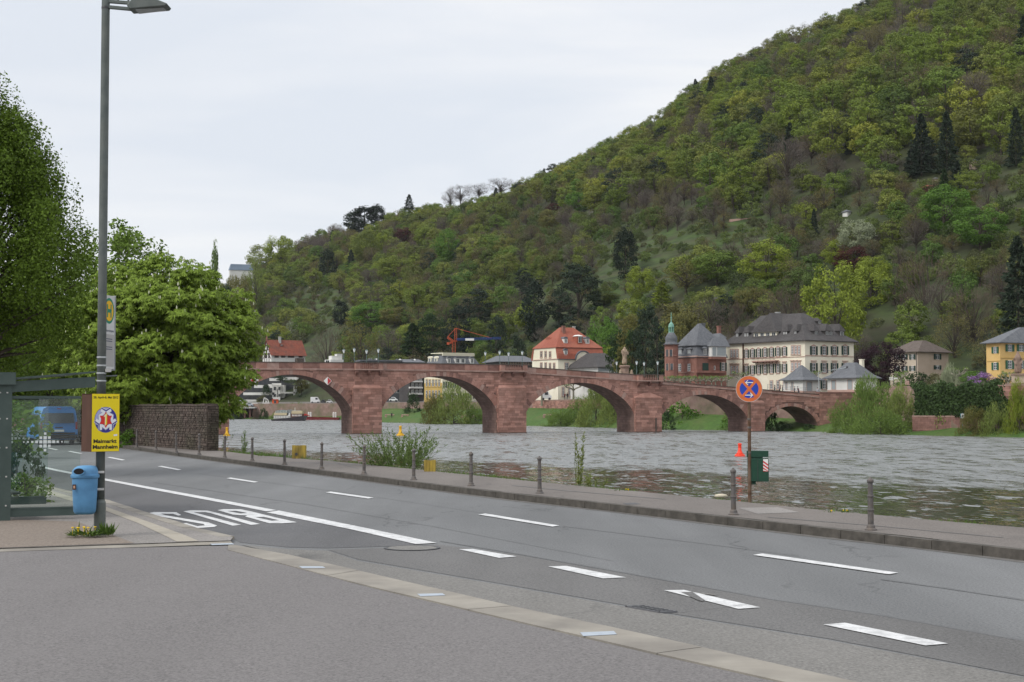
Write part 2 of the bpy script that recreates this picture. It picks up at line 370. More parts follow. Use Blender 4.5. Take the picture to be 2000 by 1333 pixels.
for (a, b_, wd) in [((584, 1108), (634, 1108), 3), ((815, 1162.5), (868, 1161), 4), ((1133, 1239), (1203, 1236), 6.5), ((408, 1063), (456, 1062), 3)]:
    q = [(a[0], a[1] - wd / 2 - .3), (b_[0] - 4, b_[1] - wd / 2), (b_[0] + 2, b_[1] + wd / 2), (a[0] + 6, a[1] + wd / 2 + .5)]
    sheet('metal_plate', [p - base for p in gp(q, 0.022)], M_plate, parent=stp)
# raised near pavement with light strips
pav = [(-500, 790 + 35), (-150, 866), (60, 938), (91, 949.5), (206, 977), (315, 1012), (385, 1034), (452, 1049), (450, 1056), (300, 1062), (0, 1072), (-700, 1094)]
PH = 0.05
E = [(-150, 866), (60, 938), (91, 949.5), (206, 977), (315, 1012), (385, 1034), (455, 1050.5)]
ppts = [G(-700, 850, PH)] + [G(x, y - 1, PH) for x, y in E] + [G(450, 1056, PH), G(300, 1061, PH), G(0, 1071, PH), G(-700, 1092, PH)]
npav = sheet('near_pavement', ppts, M_flag, kind='structure')
eg = [G(x, y + 3.2, 0) for x, y in E]
cumE = [0.0]
for i in range(len(eg) - 1): cumE.append(cumE[-1] + (eg[i + 1] - eg[i]).length)
kn = MB(); kn.box(-0.494, 0.494, -0.22, 0.0, -0.05, PH + 0.004); kme2 = kn.mesh('kerb_stone', M_kerbsand)
s = 0.5; ne = MB()
while s < cumE[-1]:
    p, d = along(eg, cumE, s); a = math.atan2(d.y, d.x)
    if s > cumE[-1] - 26: link('kerb_stone', kme2, npav, (p.x, p.y, r_.uniform(-.004, .003)), a)
    s += 1.0
tA = [(60, 947), (206, 990), (300, 1023), (365, 1047), (388, 1057)]; tB = [(40, 950), (206, 998), (270, 1022), (325, 1048), (345, 1058)]
tx = strip('tactile_strip', [G(x, y, PH + .005) for x, y in tA], [G(x, y, PH + .005) for x, y in tB], M_tact, npav)
sheet('gravel_patch', gp([(-300, 1013), (20, 1015), (150, 1019), (215, 1043), (262, 1061), (0, 1070), (-300, 1078)], PH + .004), M_gravel, parent=npav)
strip('edge_strip', [G(-700, 1092, PH - .002), G(0, 1070.5, PH - .002), G(300, 1060.5, PH - .002), G(449, 1055.5, PH - .002)], gp([(-700, 1103), (0, 1078), (300, 1068), (456, 1063)], .0125), M_kerbsand, npav)

# ------------------------------------------------------------------ road markings
def mark(name, pts, h=0.012):
    return sheet(name, gp(pts, h), M_paint, parent=road)
# thin centre dashes
for a, b_ in [((1473, 1083), (1750, 1120)), ((936, 1004.5), (1089, 1027.5)), ((637, 961.5), (727, 973)), ((443, 934), (503, 942)), ((309, 911), (353, 918)), ((210, 893.5), (243, 899)), ((133, 882), (160, 886)), ((92, 875.5), (113, 879))]:
    k = (a[1] - 797) / 250.0
    ext = [(a[0] + 14 * k, a[1] - 1.6 * k), (b_[0] + 4 * k, b_[1] - 1.0 * k), (b_[0] - 12 * k, b_[1] + 1.6 * k), (a[0] - 2 * k, a[1] + 1.0 * k)]
    mark('lane_dash', ext)
# thick dashes
for q in [[(896, 1073), (924, 1072.5), (1009, 1087), (975, 1090)], [(1070, 1106.5), (1106, 1105.5), (1223, 1128), (1178, 1130)],
          [(1297, 1153), (1336, 1152.5), (1485, 1186.5), (1442, 1189.5)], [(1608, 1220), (1650, 1216.5), (1852, 1257), (1808, 1261)]]:
    mark('wide_lane_dash', q)
L1 = [(60, 906), (110, 917), (206, 935.2), (315, 955.5), (385, 968), (525, 994), (540, 996.8)]
L2 = [(60, 908.5), (110, 920.5), (206, 939), (315, 960), (385, 973), (505, 996), (520, 999)]
def resamp2(a, b_, n=9):
    def pt(poly, t):
        d = [0]
        for i in range(len(poly) - 1): d.append(d[-1] + math.hypot(poly[i+1][0] - poly[i][0], poly[i+1][1] - poly[i][1]))
        return (float(np.interp(t * d[-1], d, [p[0] for p in poly])), float(np.interp(t * d[-1], d, [p[1] for p in poly])))
    return [pt(a, i / n) for i in range(n + 1)], [pt(b_, i / n) for i in range(n + 1)]
a_, b_ = resamp2(L1, L2); strip('solid_line', gp(a_, .012), gp(b_, .012), M_paint, road)
a_, b_ = resamp2([(545, 997.5), (700, 1028.5), (853, 1060.5)], [(520, 1001), (690, 1035), (812, 1063)]); strip('solid_line', gp(a_, .012), gp(b_, .012), M_paint, road)
def text_mesh(txt, name, m, offset=0.0, extrude=0.0, spacing=1.0):
    cu = bpy.data.curves.new(name, 'FONT'); cu.body = txt; cu.offset = offset; cu.extrude = extrude; cu.space_character = spacing; cu.resolution_u = 6
    ob = bpy.data.objects.new(name, cu); COL.objects.link(ob)
    me = bpy.data.meshes.new_from_object(ob.evaluated_get(bpy.context.evaluated_depsgraph_get())); me.name = name
    bpy.data.objects.remove(ob); bpy.data.curves.remove(cu)
    co = np.empty(len(me.vertices) * 3); me.vertices.foreach_get('co', co); co = co.reshape(-1, 3)
    mn = co.min(0); mxx = co.max(0)
    co[:, 0] = (co[:, 0] - mn[0]) / (mxx[0] - mn[0]); co[:, 1] = (co[:, 1] - mn[1]) / (mxx[1] - mn[1])
    me.vertices.foreach_set('co', co.reshape(-1)); me.materials.clear(); me.materials.append(m); me.update()
    return me     # unit box in x and y
from mathutils.geometry import tessellate_polygon
def cpx(pts): return [G(273 + x / 4.05, 977 + y / 4.05, .012) for x, y in pts]
lm = MB()
for loops in ([[(75,102),(110,95),(290,97),(328,119),(305,124),(262,109),(168,108),(200,120),(420,158),(545,178),(612,202),(590,213),(450,221),(338,185),(368,182),(455,207),(515,201),(505,190),(400,172),(150,128)]],
              [[(345,90),(400,82),(535,84),(580,94),(952,190),(880,197),(560,104),(520,96),(425,97),(802,196),(735,203)]],
              [[(615,80),(665,72),(800,73),(880,90),(1085,140),(1245,176),(1120,184),(1025,184),(905,150),(833,131),(850,122),(800,120),(735,115)], [(690,86),(760,85),(852,103),(795,107)], [(915,136),(980,133),(1103,160),(1045,165)]]):
    L3 = [cpx(l) for l in loops]; tri = tessellate_polygon(L3); flat = [p for l in L3 for p in l]
    fc = []
    for t3 in tri:
        a_, b_, c_ = [flat[i] for i in t3]
        fc.append(tuple(t3) if (b_ - a_).cross(c_ - a_).z > 0 else tuple(t3)[::-1])
    m_ = MB(); m_.add(flat, fc); m_.build('bus_letter', M_paint, road)
mark_wear = sheet('worn_patch', gp([(1330, 1157), (1352, 1156), (1376, 1172), (1372, 1175), (1360, 1171)], .0132), M_band, parent=road)
sheet('worn_patch', gp([(1352, 1156), (1392, 1160), (1400, 1163), (1372, 1160.5)], .0132), M_gut, parent=road)
# tar seams
M_seam = mat('tar_seam', (0.085, 0.085, 0.085), 0.8, (0.14, 0.14, 0.14), scale=3)
def seam(pts, wpx):
    wpx *= .6; a = [(x, y) for x, y in pts]; b2_ = [(x - wpx * 2, y + wpx) for x, y in pts]
    strip('tar_seam', gp(a, .0135), gp(b2_, .0135), M_seam, road)
seam([(860, 1056), (1000, 1079), (1200, 1114), (1500, 1168), (1720, 1200), (2050, 1259)], 1.0)
seam([(300, 942), (600, 985), (860, 1030), (1200, 1095)], .45)
seam([(390, 925), (700, 965), (1000, 1010)], .3)
seam([(1100, 1027), (1400, 1064), (1560, 1085)], .6)
seam([(1720, 1130), (1850, 1148), (2050, 1178)], 1.2)
seam([(1330, 1195), (1480, 1178)], .5)
# manhole and drain grate
def manhole():
    c = G(805, 1072); o = empty('manhole_cover', c, 'round manhole cover set in the road beyond the end of the solid line', 'manhole')
    MB().lathe([(0.40, 0.009), (0.40, 0.016), (0.355, 0.016), (0.355, 0.012)], 32).build('rim', M_iron, o)
    MB().lathe([(0.35, 0.010), (0.35, 0.0145), (0.30, 0.015), (0.01, 0.015)], 32).build('cover', M_gut, o)
manhole()
q = gp([(1224, 1188), (1256, 1186.5), (1320, 1197.5), (1290, 1200)], 0.0)
g0 = empty('drain_grate', q[0], 'dark iron slotted drain grate in the gutter of the road', 'drain grate')
u_ = q[2] - q[1]; v_ = q[1] - q[0]
def qd(a, b): return q[0] + u_ * a + v_ * b - q[0]
for i in range(7):
    a0 = i / 7 + .02; a1 = a0 + .075
    m_ = MB(); m_.hexa([qd(a0, .06), qd(a1, .06), qd(a1, .94), qd(a0, .94)] + [v + Vector((0, 0, .024)) for v in (qd(a0, .06), qd(a1, .06), qd(a1, .94), qd(a0, .94))]); m_.build('grate_bar', M_iron, g0)
m_ = MB()
for (a0, a1, b0, b1) in [(-.02, 1.02, -.02, .05), (-.02, 1.02, .95, 1.02), (-.04, .015, -.02, 1.02), (.985, 1.04, -.02, 1.02), (-.02, 1.02, .46, .54)]:
    m_.hexa([qd(a0, b0), qd(a1, b0), qd(a1, b1), qd(a0, b1)] + [v + Vector((0, 0, .022)) for v in (qd(a0, b0), qd(a1, b0), qd(a1, b1), qd(a0, b1))])
m_.build('grate_frame', mat('worn_iron', (0.16, 0.16, 0.17), 0.5, metal=.5), g0)
m_ = MB(); m_.add([v + Vector((0, 0, .0145)) for v in (qd(-.02, -.02), qd(1.02, -.02), qd(1.02, 1.02), qd(-.02, 1.02))], [(0, 1, 2, 3)]); m_.build('shaft', mat('shaft_black', (.01, .01, .01)), g0)

# ------------------------------------------------------------------ river
hz = bpy.data.materials.new('haze_air'); hz.use_nodes = True; ht = hz.node_tree; ht.nodes.clear()
ho = ht.nodes.new('ShaderNodeOutputMaterial'); hv = ht.nodes.new('ShaderNodeVolumePrincipled'); hv.inputs['Color'].default_value = (.86, .90, .96, 1); hv.inputs['Density'].default_value = HAZE
ht.links.new(hv.outputs[0], ho.inputs['Volume'])
hb = MB(); hb.box(-1700, 1500, -260, 1900, -60, 420); ho_ = hb.build('haze', hz); ho_['kind'] = 'stuff'
def water_mat():
    m = bpy.data.materials.new('river_water'); m.use_nodes = True; t = m.node_tree; b = t.nodes['Principled BSDF']
    b.inputs['Base Color'].default_value = (0.050, 0.050, 0.030, 1); b.inputs['Roughness'].default_value = 0.06; b.inputs['IOR'].default_value = 1.38
    b.inputs['Specular IOR Level'].default_value = 0.5
    geo = t.nodes.new('ShaderNodeNewGeometry')
    mp = t.nodes.new('ShaderNodeMapping'); mp.inputs['Rotation'].default_value = (0, 0, math.radians(8)); mp.inputs['Scale'].default_value = (0.55, 1.0, 1)
    t.links.new(geo.outputs['Position'], mp.inputs[0])
    def noise(sc_, det, ro, dist=0.0):
        n = t.nodes.new('ShaderNodeTexNoise'); n.inputs['Scale'].default_value = sc_; n.inputs['Detail'].default_value = det; n.inputs['Roughness'].default_value = ro; n.inputs['Distortion'].default_value = dist
        t.links.new(mp.outputs[0], n.inputs[0]); return n.outputs[0]
    def wave(sx_, sy_, det, ro, dist, strength, prev, rot=8, sharpen=None):
        m_ = t.nodes.new('ShaderNodeMapping'); m_.inputs['Rotation'].default_value = (0, 0, math.radians(rot)); m_.inputs['Scale'].default_value = (sx_, sy_, 1); t.links.new(geo.outputs['Position'], m_.inputs[0])
        n = t.nodes.new('ShaderNodeTexNoise'); n.inputs['Scale'].default_value = 1.0; n.inputs['Detail'].default_value = det; n.inputs['Roughness'].default_value = ro; n.inputs['Distortion'].default_value = 0.25
        t.links.new(m_.outputs[0], n.inputs[0]); h = n.outputs[0]
        if sharpen:
            g_ = t.nodes.new('ShaderNodeMapRange'); g_.inputs[1].default_value = sharpen[0]; g_.inputs[2].default_value = sharpen[1]; t.links.new(h, g_.inputs[0]); h = g_.outputs[0]
        b_ = t.nodes.new('ShaderNodeBump'); b_.inputs['Distance'].default_value = dist; t.links.new(h, b_.inputs['Height'])
        if strength is not None: t.links.new(strength, b_.inputs['Strength'])
        else: b_.inputs['Strength'].default_value = 1.0
        if prev is not None: t.links.new(prev, b_.inputs['Normal'])
        return b_.outputs[0]
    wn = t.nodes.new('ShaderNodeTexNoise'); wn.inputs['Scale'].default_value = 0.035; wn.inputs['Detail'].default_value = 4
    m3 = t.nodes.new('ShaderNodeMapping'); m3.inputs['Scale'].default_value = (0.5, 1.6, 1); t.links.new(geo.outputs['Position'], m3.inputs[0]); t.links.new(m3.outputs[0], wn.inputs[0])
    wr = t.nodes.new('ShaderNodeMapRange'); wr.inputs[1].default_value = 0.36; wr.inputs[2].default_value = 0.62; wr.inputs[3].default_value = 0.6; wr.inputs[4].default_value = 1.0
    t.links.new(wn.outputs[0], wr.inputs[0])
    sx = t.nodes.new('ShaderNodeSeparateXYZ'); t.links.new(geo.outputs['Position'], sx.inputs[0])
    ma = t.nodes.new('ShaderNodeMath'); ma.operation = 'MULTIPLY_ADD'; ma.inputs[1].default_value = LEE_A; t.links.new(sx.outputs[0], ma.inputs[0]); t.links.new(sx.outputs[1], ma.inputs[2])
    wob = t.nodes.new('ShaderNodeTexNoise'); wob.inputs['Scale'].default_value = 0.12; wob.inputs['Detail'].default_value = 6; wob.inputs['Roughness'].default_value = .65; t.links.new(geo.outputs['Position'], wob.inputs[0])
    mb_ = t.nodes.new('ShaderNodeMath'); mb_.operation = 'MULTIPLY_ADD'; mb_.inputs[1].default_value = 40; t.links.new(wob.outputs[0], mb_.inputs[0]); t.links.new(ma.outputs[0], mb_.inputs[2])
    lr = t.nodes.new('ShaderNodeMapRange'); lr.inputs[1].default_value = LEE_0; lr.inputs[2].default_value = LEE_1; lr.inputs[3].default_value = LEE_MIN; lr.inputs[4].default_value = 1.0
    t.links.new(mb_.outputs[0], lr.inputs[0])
    # small wind-ruffled patches in sheltered water; their paler colour stands for sky glints
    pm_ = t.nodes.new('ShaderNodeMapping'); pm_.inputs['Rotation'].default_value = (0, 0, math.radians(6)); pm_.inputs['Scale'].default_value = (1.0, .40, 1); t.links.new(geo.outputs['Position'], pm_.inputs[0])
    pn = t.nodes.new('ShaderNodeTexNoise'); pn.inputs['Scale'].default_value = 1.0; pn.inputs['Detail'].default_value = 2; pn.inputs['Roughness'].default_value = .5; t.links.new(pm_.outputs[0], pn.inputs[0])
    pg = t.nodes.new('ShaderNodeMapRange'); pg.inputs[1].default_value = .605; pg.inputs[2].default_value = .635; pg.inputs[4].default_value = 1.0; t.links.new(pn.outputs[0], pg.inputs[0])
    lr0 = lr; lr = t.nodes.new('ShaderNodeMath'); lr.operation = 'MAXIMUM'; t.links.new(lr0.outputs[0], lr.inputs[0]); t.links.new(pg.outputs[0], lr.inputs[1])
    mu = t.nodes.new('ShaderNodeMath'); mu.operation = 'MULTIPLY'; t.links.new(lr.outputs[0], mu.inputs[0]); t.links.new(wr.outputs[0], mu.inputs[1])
    n_ = wave(1.6, 0.75, 3, .6, W1, mu.outputs[0], None)
    n_ = wave(0.55, 0.22, 3, .6, W2, mu.outputs[0], n_, -6)
    n_ = wave(0.16, 0.06, 3, .6, W3, mu.outputs[0], n_, 12)
    n_ = wave(1.25, 0.46, 2, .5, W4, None, n_, 4, (0.55, 0.64))
    t.links.new(n_, b.inputs['Normal'])
    rr = t.nodes.new('ShaderNodeMapRange'); rr.inputs[1].default_value = LEE_MIN; rr.inputs[2].default_value = 1.0; rr.inputs[3].default_value = 0.05; rr.inputs[4].default_value = 0.34; t.links.new(lr.outputs[0], rr.inputs[0])
    # small chop: roughness and painted sky brightness vary in crests drawn out across the wind
    def chop(sx_, sy_, lo, hi):
        m_ = t.nodes.new('ShaderNodeMapping'); m_.inputs['Rotation'].default_value = (0, 0, math.radians(5)); m_.inputs['Scale'].default_value = (sx_, sy_, 1); t.links.new(geo.outputs['Position'], m_.inputs[0])
        n = t.nodes.new('ShaderNodeTexNoise'); n.inputs['Scale'].default_value = 1.0; n.inputs['Detail'].default_value = 4; n.inputs['Roughness'].default_value = .65; t.links.new(m_.outputs[0], n.inputs[0])
        g_ = t.nodes.new('ShaderNodeMapRange'); g_.inputs[1].default_value = .36; g_.inputs[2].default_value = .64; g_.inputs[3].default_value = lo; g_.inputs[4].default_value = hi; t.links.new(n.outputs[0], g_.inputs[0]); return g_.outputs[0]
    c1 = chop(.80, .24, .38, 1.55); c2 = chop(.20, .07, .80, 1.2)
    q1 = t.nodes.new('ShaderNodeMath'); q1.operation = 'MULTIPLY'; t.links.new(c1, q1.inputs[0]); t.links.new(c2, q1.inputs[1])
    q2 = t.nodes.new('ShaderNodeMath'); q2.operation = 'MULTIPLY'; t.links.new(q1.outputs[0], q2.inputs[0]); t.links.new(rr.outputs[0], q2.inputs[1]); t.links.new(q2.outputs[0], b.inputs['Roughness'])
    # turbid calm water; choppy water painted paler for the sky it mirrors
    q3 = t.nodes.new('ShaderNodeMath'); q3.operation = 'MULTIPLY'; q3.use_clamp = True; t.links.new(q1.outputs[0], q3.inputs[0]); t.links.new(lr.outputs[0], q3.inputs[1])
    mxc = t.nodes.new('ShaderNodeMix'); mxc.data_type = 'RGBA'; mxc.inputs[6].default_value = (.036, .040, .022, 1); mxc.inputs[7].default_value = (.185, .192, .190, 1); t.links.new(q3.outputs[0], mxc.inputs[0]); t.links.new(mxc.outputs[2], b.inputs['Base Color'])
    return m
LEE_A, LEE_0, LEE_1, LEE_MIN = 1.6, 138, 150, 0.14
W1, W2, W3, W4 = 0.34, 1.2, 2.4, 0.08
WL = -2.4
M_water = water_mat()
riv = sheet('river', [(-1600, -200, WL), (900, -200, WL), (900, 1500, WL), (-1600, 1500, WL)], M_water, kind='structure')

# ------------------------------------------------------------------ far bank and hill
BPX = [-1500, 0, 450, 660, 750, 940, 1030, 1190, 1300, 1430, 1600, 1700, 1850, 2000, 2600, 3600]
BY = [1000, 760, 600, 574, 462, 412, 377, 338, 312, 300, 283, 259, 240, 227, 180, 120]
D1 = [6, 6, 6, 6, 34, 32, 30, 22, 12, 10, 14, 38, 6, 6, 6, 6]
H1 = [-1.4, -1.4, -1.4, -1.2, 1.8, 1.6, 2.0, 2.0, 1.0, 0.5, -0.4, 0.2, -1.2, -1.2, -1.2, -1.2]
H2 = [3.6, 3.6, 3.6, 3.7, 3.7, 3.8, 4.0, 4.2, 4.4, 4.8, 4.8, 5.2, 5.6, 5.8, 6, 6]
HY = [1100, 860, 690, 620, 560, 505, 470, 425, 400, 385, 370, 355, 335, 325, 300, 260]
SKX = [-1500, 200, 440, 480, 530, 600, 700, 830, 980, 1100, 1200, 1290, 1350, 1420, 1500, 1620, 1750, 2000, 2600, 3600]
SKY_ = [600, 585, 552, 524, 490, 452, 418, 392, 362, 312, 260, 216, 160, 112, 70, 24, -30, -110, -260, -400]
RY = [1500, 1300, 1150, 1060, 1040, 980, 950, 920, 900, 880, 860, 850, 830, 800, 760, 700]
TREEH = 11.0
def col_params(t):
    px = 1000 + 3000 * t
    g = lambda a: float(np.interp(px, BPX, a))
    yb, d1, h1, h2, yh, yr = g(BY), g(D1), g(H1), g(H2), g(HY), g(RY)
    sk = float(np.interp(px, SKX, SKY_)); hr = A(px, sk, yr).z - TREEH
    return yb, d1, h1, h2, yh, yr, hr
from mathutils import noise as mnoise
def TH(x, y):
    t = x / max(y, 1.0); yb, d1, h1, h2, yh, yr, hr = col_params(t)
    if y < yb: return max(-7, -2.4 - (yb - y) * 0.3)
    if y < yb + d1: return -2.4 + (h1 + 2.4) * ((y - yb) / d1) ** 0.8
    if y < yb + d1 + 0.6: return h1 + (h2 - h1) * (y - yb - d1) / 0.6
    if y < yh: return h2 + 2.0 * ((y - yb - d1) / (yh - yb - d1)) ** 2
    s = (y - yh) / (yr - yh); b0 = h2 + 2.0
    n = mnoise.noise(Vector((x * 0.012, y * 0.012, 3.1))) * 5 + mnoise.noise(Vector((x * 0.04, y * 0.04, 7.1))) * 1.6
    if s <= 1: return b0 + (hr - b0) * (1.12 * s - 0.12 * s * s) + n * min(1, s * 4) * min(1, (1 - s) * 3 + .3)
    return hr + n * 0.3 - (s - 1) * (hr - b0) * 0.55
ts = np.linspace(-0.95, 0.9, 260)
grid = []; rows = None
for t in ts:
    yb, d1, h1, h2, yh, yr, hr = col_params(t)
    ys = [yb - 30, yb - 10, yb] + [yb + d1 * k / 5 for k in range(1, 6)] + [yb + d1 + 0.6]
    ys += list(np.linspace(yb + d1 + 0.6, yh, 6)[1:]) + list(np.linspace(yh, yr, 46)[1:]) + list(np.linspace(yr, yr * 1.5, 8)[1:])
    grid.append([(t * y, y, TH(t * y, y)) for y in ys])
rows = len(grid[0]); vs = [p for c in grid for p in c]
fs = [(i * rows + j, (i + 1) * rows + j, (i + 1) * rows + j + 1, i * rows + j + 1) for i in range(len(grid) - 1) for j in range(rows - 1)]
M_meadow = mat('hillside_meadow', (0.022, 0.034, 0.010), 0.95, (0.052, 0.085, 0.020), scale=0.10, third=((0.055, 0.048, 0.028), 0.06, 0.7), contrast=(0.38, 0.6), mscale=(1, 1, 8))
M_garden = mat('garden_slope', (0.022, 0.030, 0.011), 0.95, (0.048, 0.068, 0.020), scale=0.10, third=((0.052, 0.042, 0.027), 0.06, 0.6), mscale=(1, 1, 4))
M_hill = mat('forest_floor', (0.020, 0.022, 0.010), 0.95, (0.040, 0.048, 0.018), scale=0.12, third=((0.050, 0.038, 0.024), 0.05, 0.6))
FPX = [-800, 440, 1000, 1150, 1300, 1450, 1550, 1650, 1800, 2000, 3400]; FPY = [560, 560, 400, 425, 402, 398, 388, 345, 335, 296, 250]
def in_meadow(px, py):
    tl = float(np.interp(px, [1130, 1190, 1480, 1520], [600, 478, 432, 470])); bl = float(np.interp(px, [1130, 1200, 1300, 1480, 1520], [610, 640, 560, 500, 480]))
    if 1140 < px < 1510 and tl < py < bl: return True
    if 1045 < px < 1110 and 560 < py < 680: return True
    if 985 < px < 1045 and 660 < py < 700: return True
    if 560 < px < 690 and 575 < py < 640: return True
    return False
me = bpy.data.meshes.new('hillside'); me.from_pydata(vs, [], fs)
me.materials.append(M_hill); me.materials.append(M_grass); me.materials.append(M_walk); me.materials.append(mat('earth_brown_wall', (.13, .085, .068), .95, (.20, .135, .11), scale=.8, third=((.06, .08, .03), .25, .6)))
mi = []
for i in range(len(grid) - 1):
    for j in range(rows - 1): mi.append(1 if j < 7 else (3 if j == 7 else (2 if j < 11 else (4 if in_meadow(*P(*grid[i][j])) else (5 if P(*grid[i][j])[1] > float(np.interp(P(*grid[i][j])[0], FPX, FPY)) else 0)))))
me.materials.append(M_meadow); me.materials.append(M_garden)
me.polygons.foreach_set('material_index', mi); me.polygons.foreach_set('use_smooth', [True] * len(me.polygons)); me.update()
hill = link('hillside', me); hill['kind'] = 'structure'

def hillhit(px, py, y0=None):
    """the point where the view ray first meets the hillside"""
    y = y0 or float(np.interp(px, BPX, BY)) + 1
    while y < 1250:
        p = A(px, py, y)
        if p.z <= TH(p.x, p.y): return p
        y += 4
    return A(px, py, 1000)
# ------------------------------------------------------------------ the old bridge
BETA = math.radians(20)
be = Vector((math.cos(BETA), math.sin(BETA), 0)); bn = Vector((-math.sin(BETA), math.cos(BETA), 0))
B0 = G(716, 848, WL)
def BP(px, py, d=0.0):
    """pixel -> (s along the bridge, height) on the plane d metres behind the front face"""
    r = ray(px, py); o = Vector((0, 0, CH)); q = B0 + bn * d
    k = (q - o).dot(bn) / r.dot(bn); p = o + r * k
    return (p - q).dot(be), p.z
bridge = empty('stone_arch_bridge', B0, 'long red sandstone arch bridge crossing the river on massive piers', 'bridge', rz=BETA)
# local frame of the bridge: x along, y away from the camera, z up (minus WL)
BW = 7.6
def lz(z): return z - WL
ARCH = []   # s0, s1, spring z, crown z
for x0, x1, ys, ycr in [(125, 368, 808, 738), (445, 688, 808, 732), (744, 970, 806, 735), (1026, 1238.5, 812, 748), (1289.5, 1460, 820, 771), (1492, 1597, 831, 794)]:
    s0 = BP(x0, ys)[0]; s1 = BP(x1, ys)[0]; zs = BP((x0 + x1) / 2, ys)[1]; zc = BP((x0 + x1) / 2, ycr)[1]
    ARCH.append((s0, s1, lz(zs), lz(zc)))
TOP = [(-100, 702), (300, 705), (490, 706.5), (690, 708), (860, 710), (975, 712), (1026, 716.5), (1243, 731.5), (1268, 739), (1290, 744.5), (1450, 757), (1597, 770), (1760, 770)]
STR = [(-100, 717), (300, 719), (490, 720.5), (690, 721.5), (860, 723.5), (975, 726), (1026, 728), (1243, 743.5), (1268, 745), (1290, 749), (1450, 762), (1597, 776), (1760, 776)]
topS = [(BP(x, y)[0], lz(BP(x, y)[1])) for x, y in TOP]; strS = [(BP(x, y)[0], lz(BP(x, y)[1])) for x, y in STR]
def ztop(s): return float(np.interp(s, [a for a, _ in topS], [b for _, b in topS]))
def zstr(s): return float(np.interp(s, [a for a, _ in strS], [b for _, b in strS]))
def zin(s):
    for s0, s1, zs, zc in ARCH:
        if s0 < s < s1:
            u = abs(2 * (s - s0) / (s1 - s0) - 1); return zs + (zc - zs) * (1 - u * u) ** 0.68
    return None
sA = BP(-100, 800)[0]; sB = BP(1600, 800)[0]
stations = sorted(set([sA, sB] + [a for ar in ARCH for a in ar[:2]] + list(np.arange(sA, sB, 1.5)) + [ar[0] + (ar[1] - ar[0]) * (0.5 - 0.5 * math.cos(math.pi * k / 40)) for ar in ARCH for k in range(41)]))
wall = MB(); sof = MB()
for a, b in zip(stations[:-1], stations[1:]):
    if b - a < 1e-4: continue
    m_ = (a + b) / 2; inside = zin(m_) is not None
    if inside:
        ar = [r for r in ARCH if r[0] < m_ < r[1]][0]
        za = zin(a) if ar[0] < a < ar[1] else ar[2]; zb = zin(b) if ar[0] < b < ar[1] else ar[2]
    else: za = zb = -1.0
    ta, tb = zstr(a), zstr(b)
    wall.add([(a, 0, za), (b, 0, zb), (b, 0, tb), (a, 0, ta)], [(0, 1, 2, 3)])
    wall.add([(a, BW, za), (b, BW, zb), (b, BW, tb), (a, BW, ta)], [(3, 2, 1, 0)])
    if inside: sof.add([(a, 0, za), (b, 0, zb), (b, BW, zb), (a, BW, za)], [(3, 2, 1, 0)])
for s0, s1, zs, zc in ARCH:
    sof.add([(s0, 0, -1), (s0, BW, -1), (s0, BW, zs), (s0, 0, zs)], [(0, 1, 2, 3)]); sof.add([(s1, 0, -1), (s1, BW, -1), (s1, BW, zs), (s1, 0, zs)], [(3, 2, 1, 0)])
wall.add([(sA, 0, -1), (sA, BW, -1), (sA, BW, zstr(sA)), (sA, 0, zstr(sA))], [(0, 1, 2, 3)])
wall.add([(sB, 0, -1), (sB, BW, -1), (sB, BW, zstr(sB)), (sB, 0, zstr(sB))], [(0, 1, 2, 3)])
wall.build('spandrel_wall', M_mortar, bridge)
# soffit stones in courses along the barrel
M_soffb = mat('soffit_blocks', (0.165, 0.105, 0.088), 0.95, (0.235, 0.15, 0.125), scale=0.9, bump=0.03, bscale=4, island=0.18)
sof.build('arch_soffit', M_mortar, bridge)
sb = MB(); rr = random.Random(5)
for s0, s1, zs, zc in ARCH[1:]:
    n = int((s1 - s0) * 1.9)
    us = [s0 + (s1 - s0) * (0.5 - 0.5 * math.cos(math.pi * k / n)) for k in range(n + 1)]
    zz = [zs] + [zin(u) for u in us[1:-1]] + [zs]
    for k in range(n):
        p = Vector((us[k], 0, zz[k])); q = Vector((us[k + 1], 0, zz[k + 1])); d = (q - p); nn = Vector((d.z, 0, -d.x)).normalized() * 0.03
        p2 = p + d * 0.04; q2 = q - d * 0.04; y = rr.uniform(-.9, 0)
        while y < BW:
            y1 = y + rr.uniform(.8, 1.5); ya, yb_ = max(y, 0.02), min(y1, BW) - .04
            if yb_ > ya: sb.add([(p2.x + nn.x, ya, p2.z + nn.z), (q2.x + nn.x, ya, q2.z + nn.z), (q2.x + nn.x, yb_, q2.z + nn.z), (p2.x + nn.x, yb_, p2.z + nn.z)], [(3, 2, 1, 0)])
            y = y1
    for sx_, sg in ((s0, 1), (s1, -1)):
        z = 0.0
        while z < zs - .1:
            z1 = min(z + .45, zs); y = rr.uniform(-.9, 0)
            while y < BW:
                y1 = y + rr.uniform(.8, 1.5); ya, yb_ = max(y, 0.0), min(y1, BW) - .04
                if yb_ > ya: sb.add([(sx_ + sg * .03, ya, z + .02), (sx_ + sg * .03, yb_, z + .02), (sx_ + sg * .03, yb_, z1 - .02), (sx_ + sg * .03, ya, z1 - .02)], [(0, 1, 2, 3) if sg < 0 else (3, 2, 1, 0)])
                y = y1
            z = z1
o = sb.build('soffit_stones', M_soffb, bridge); o['kind'] = 'stuff'
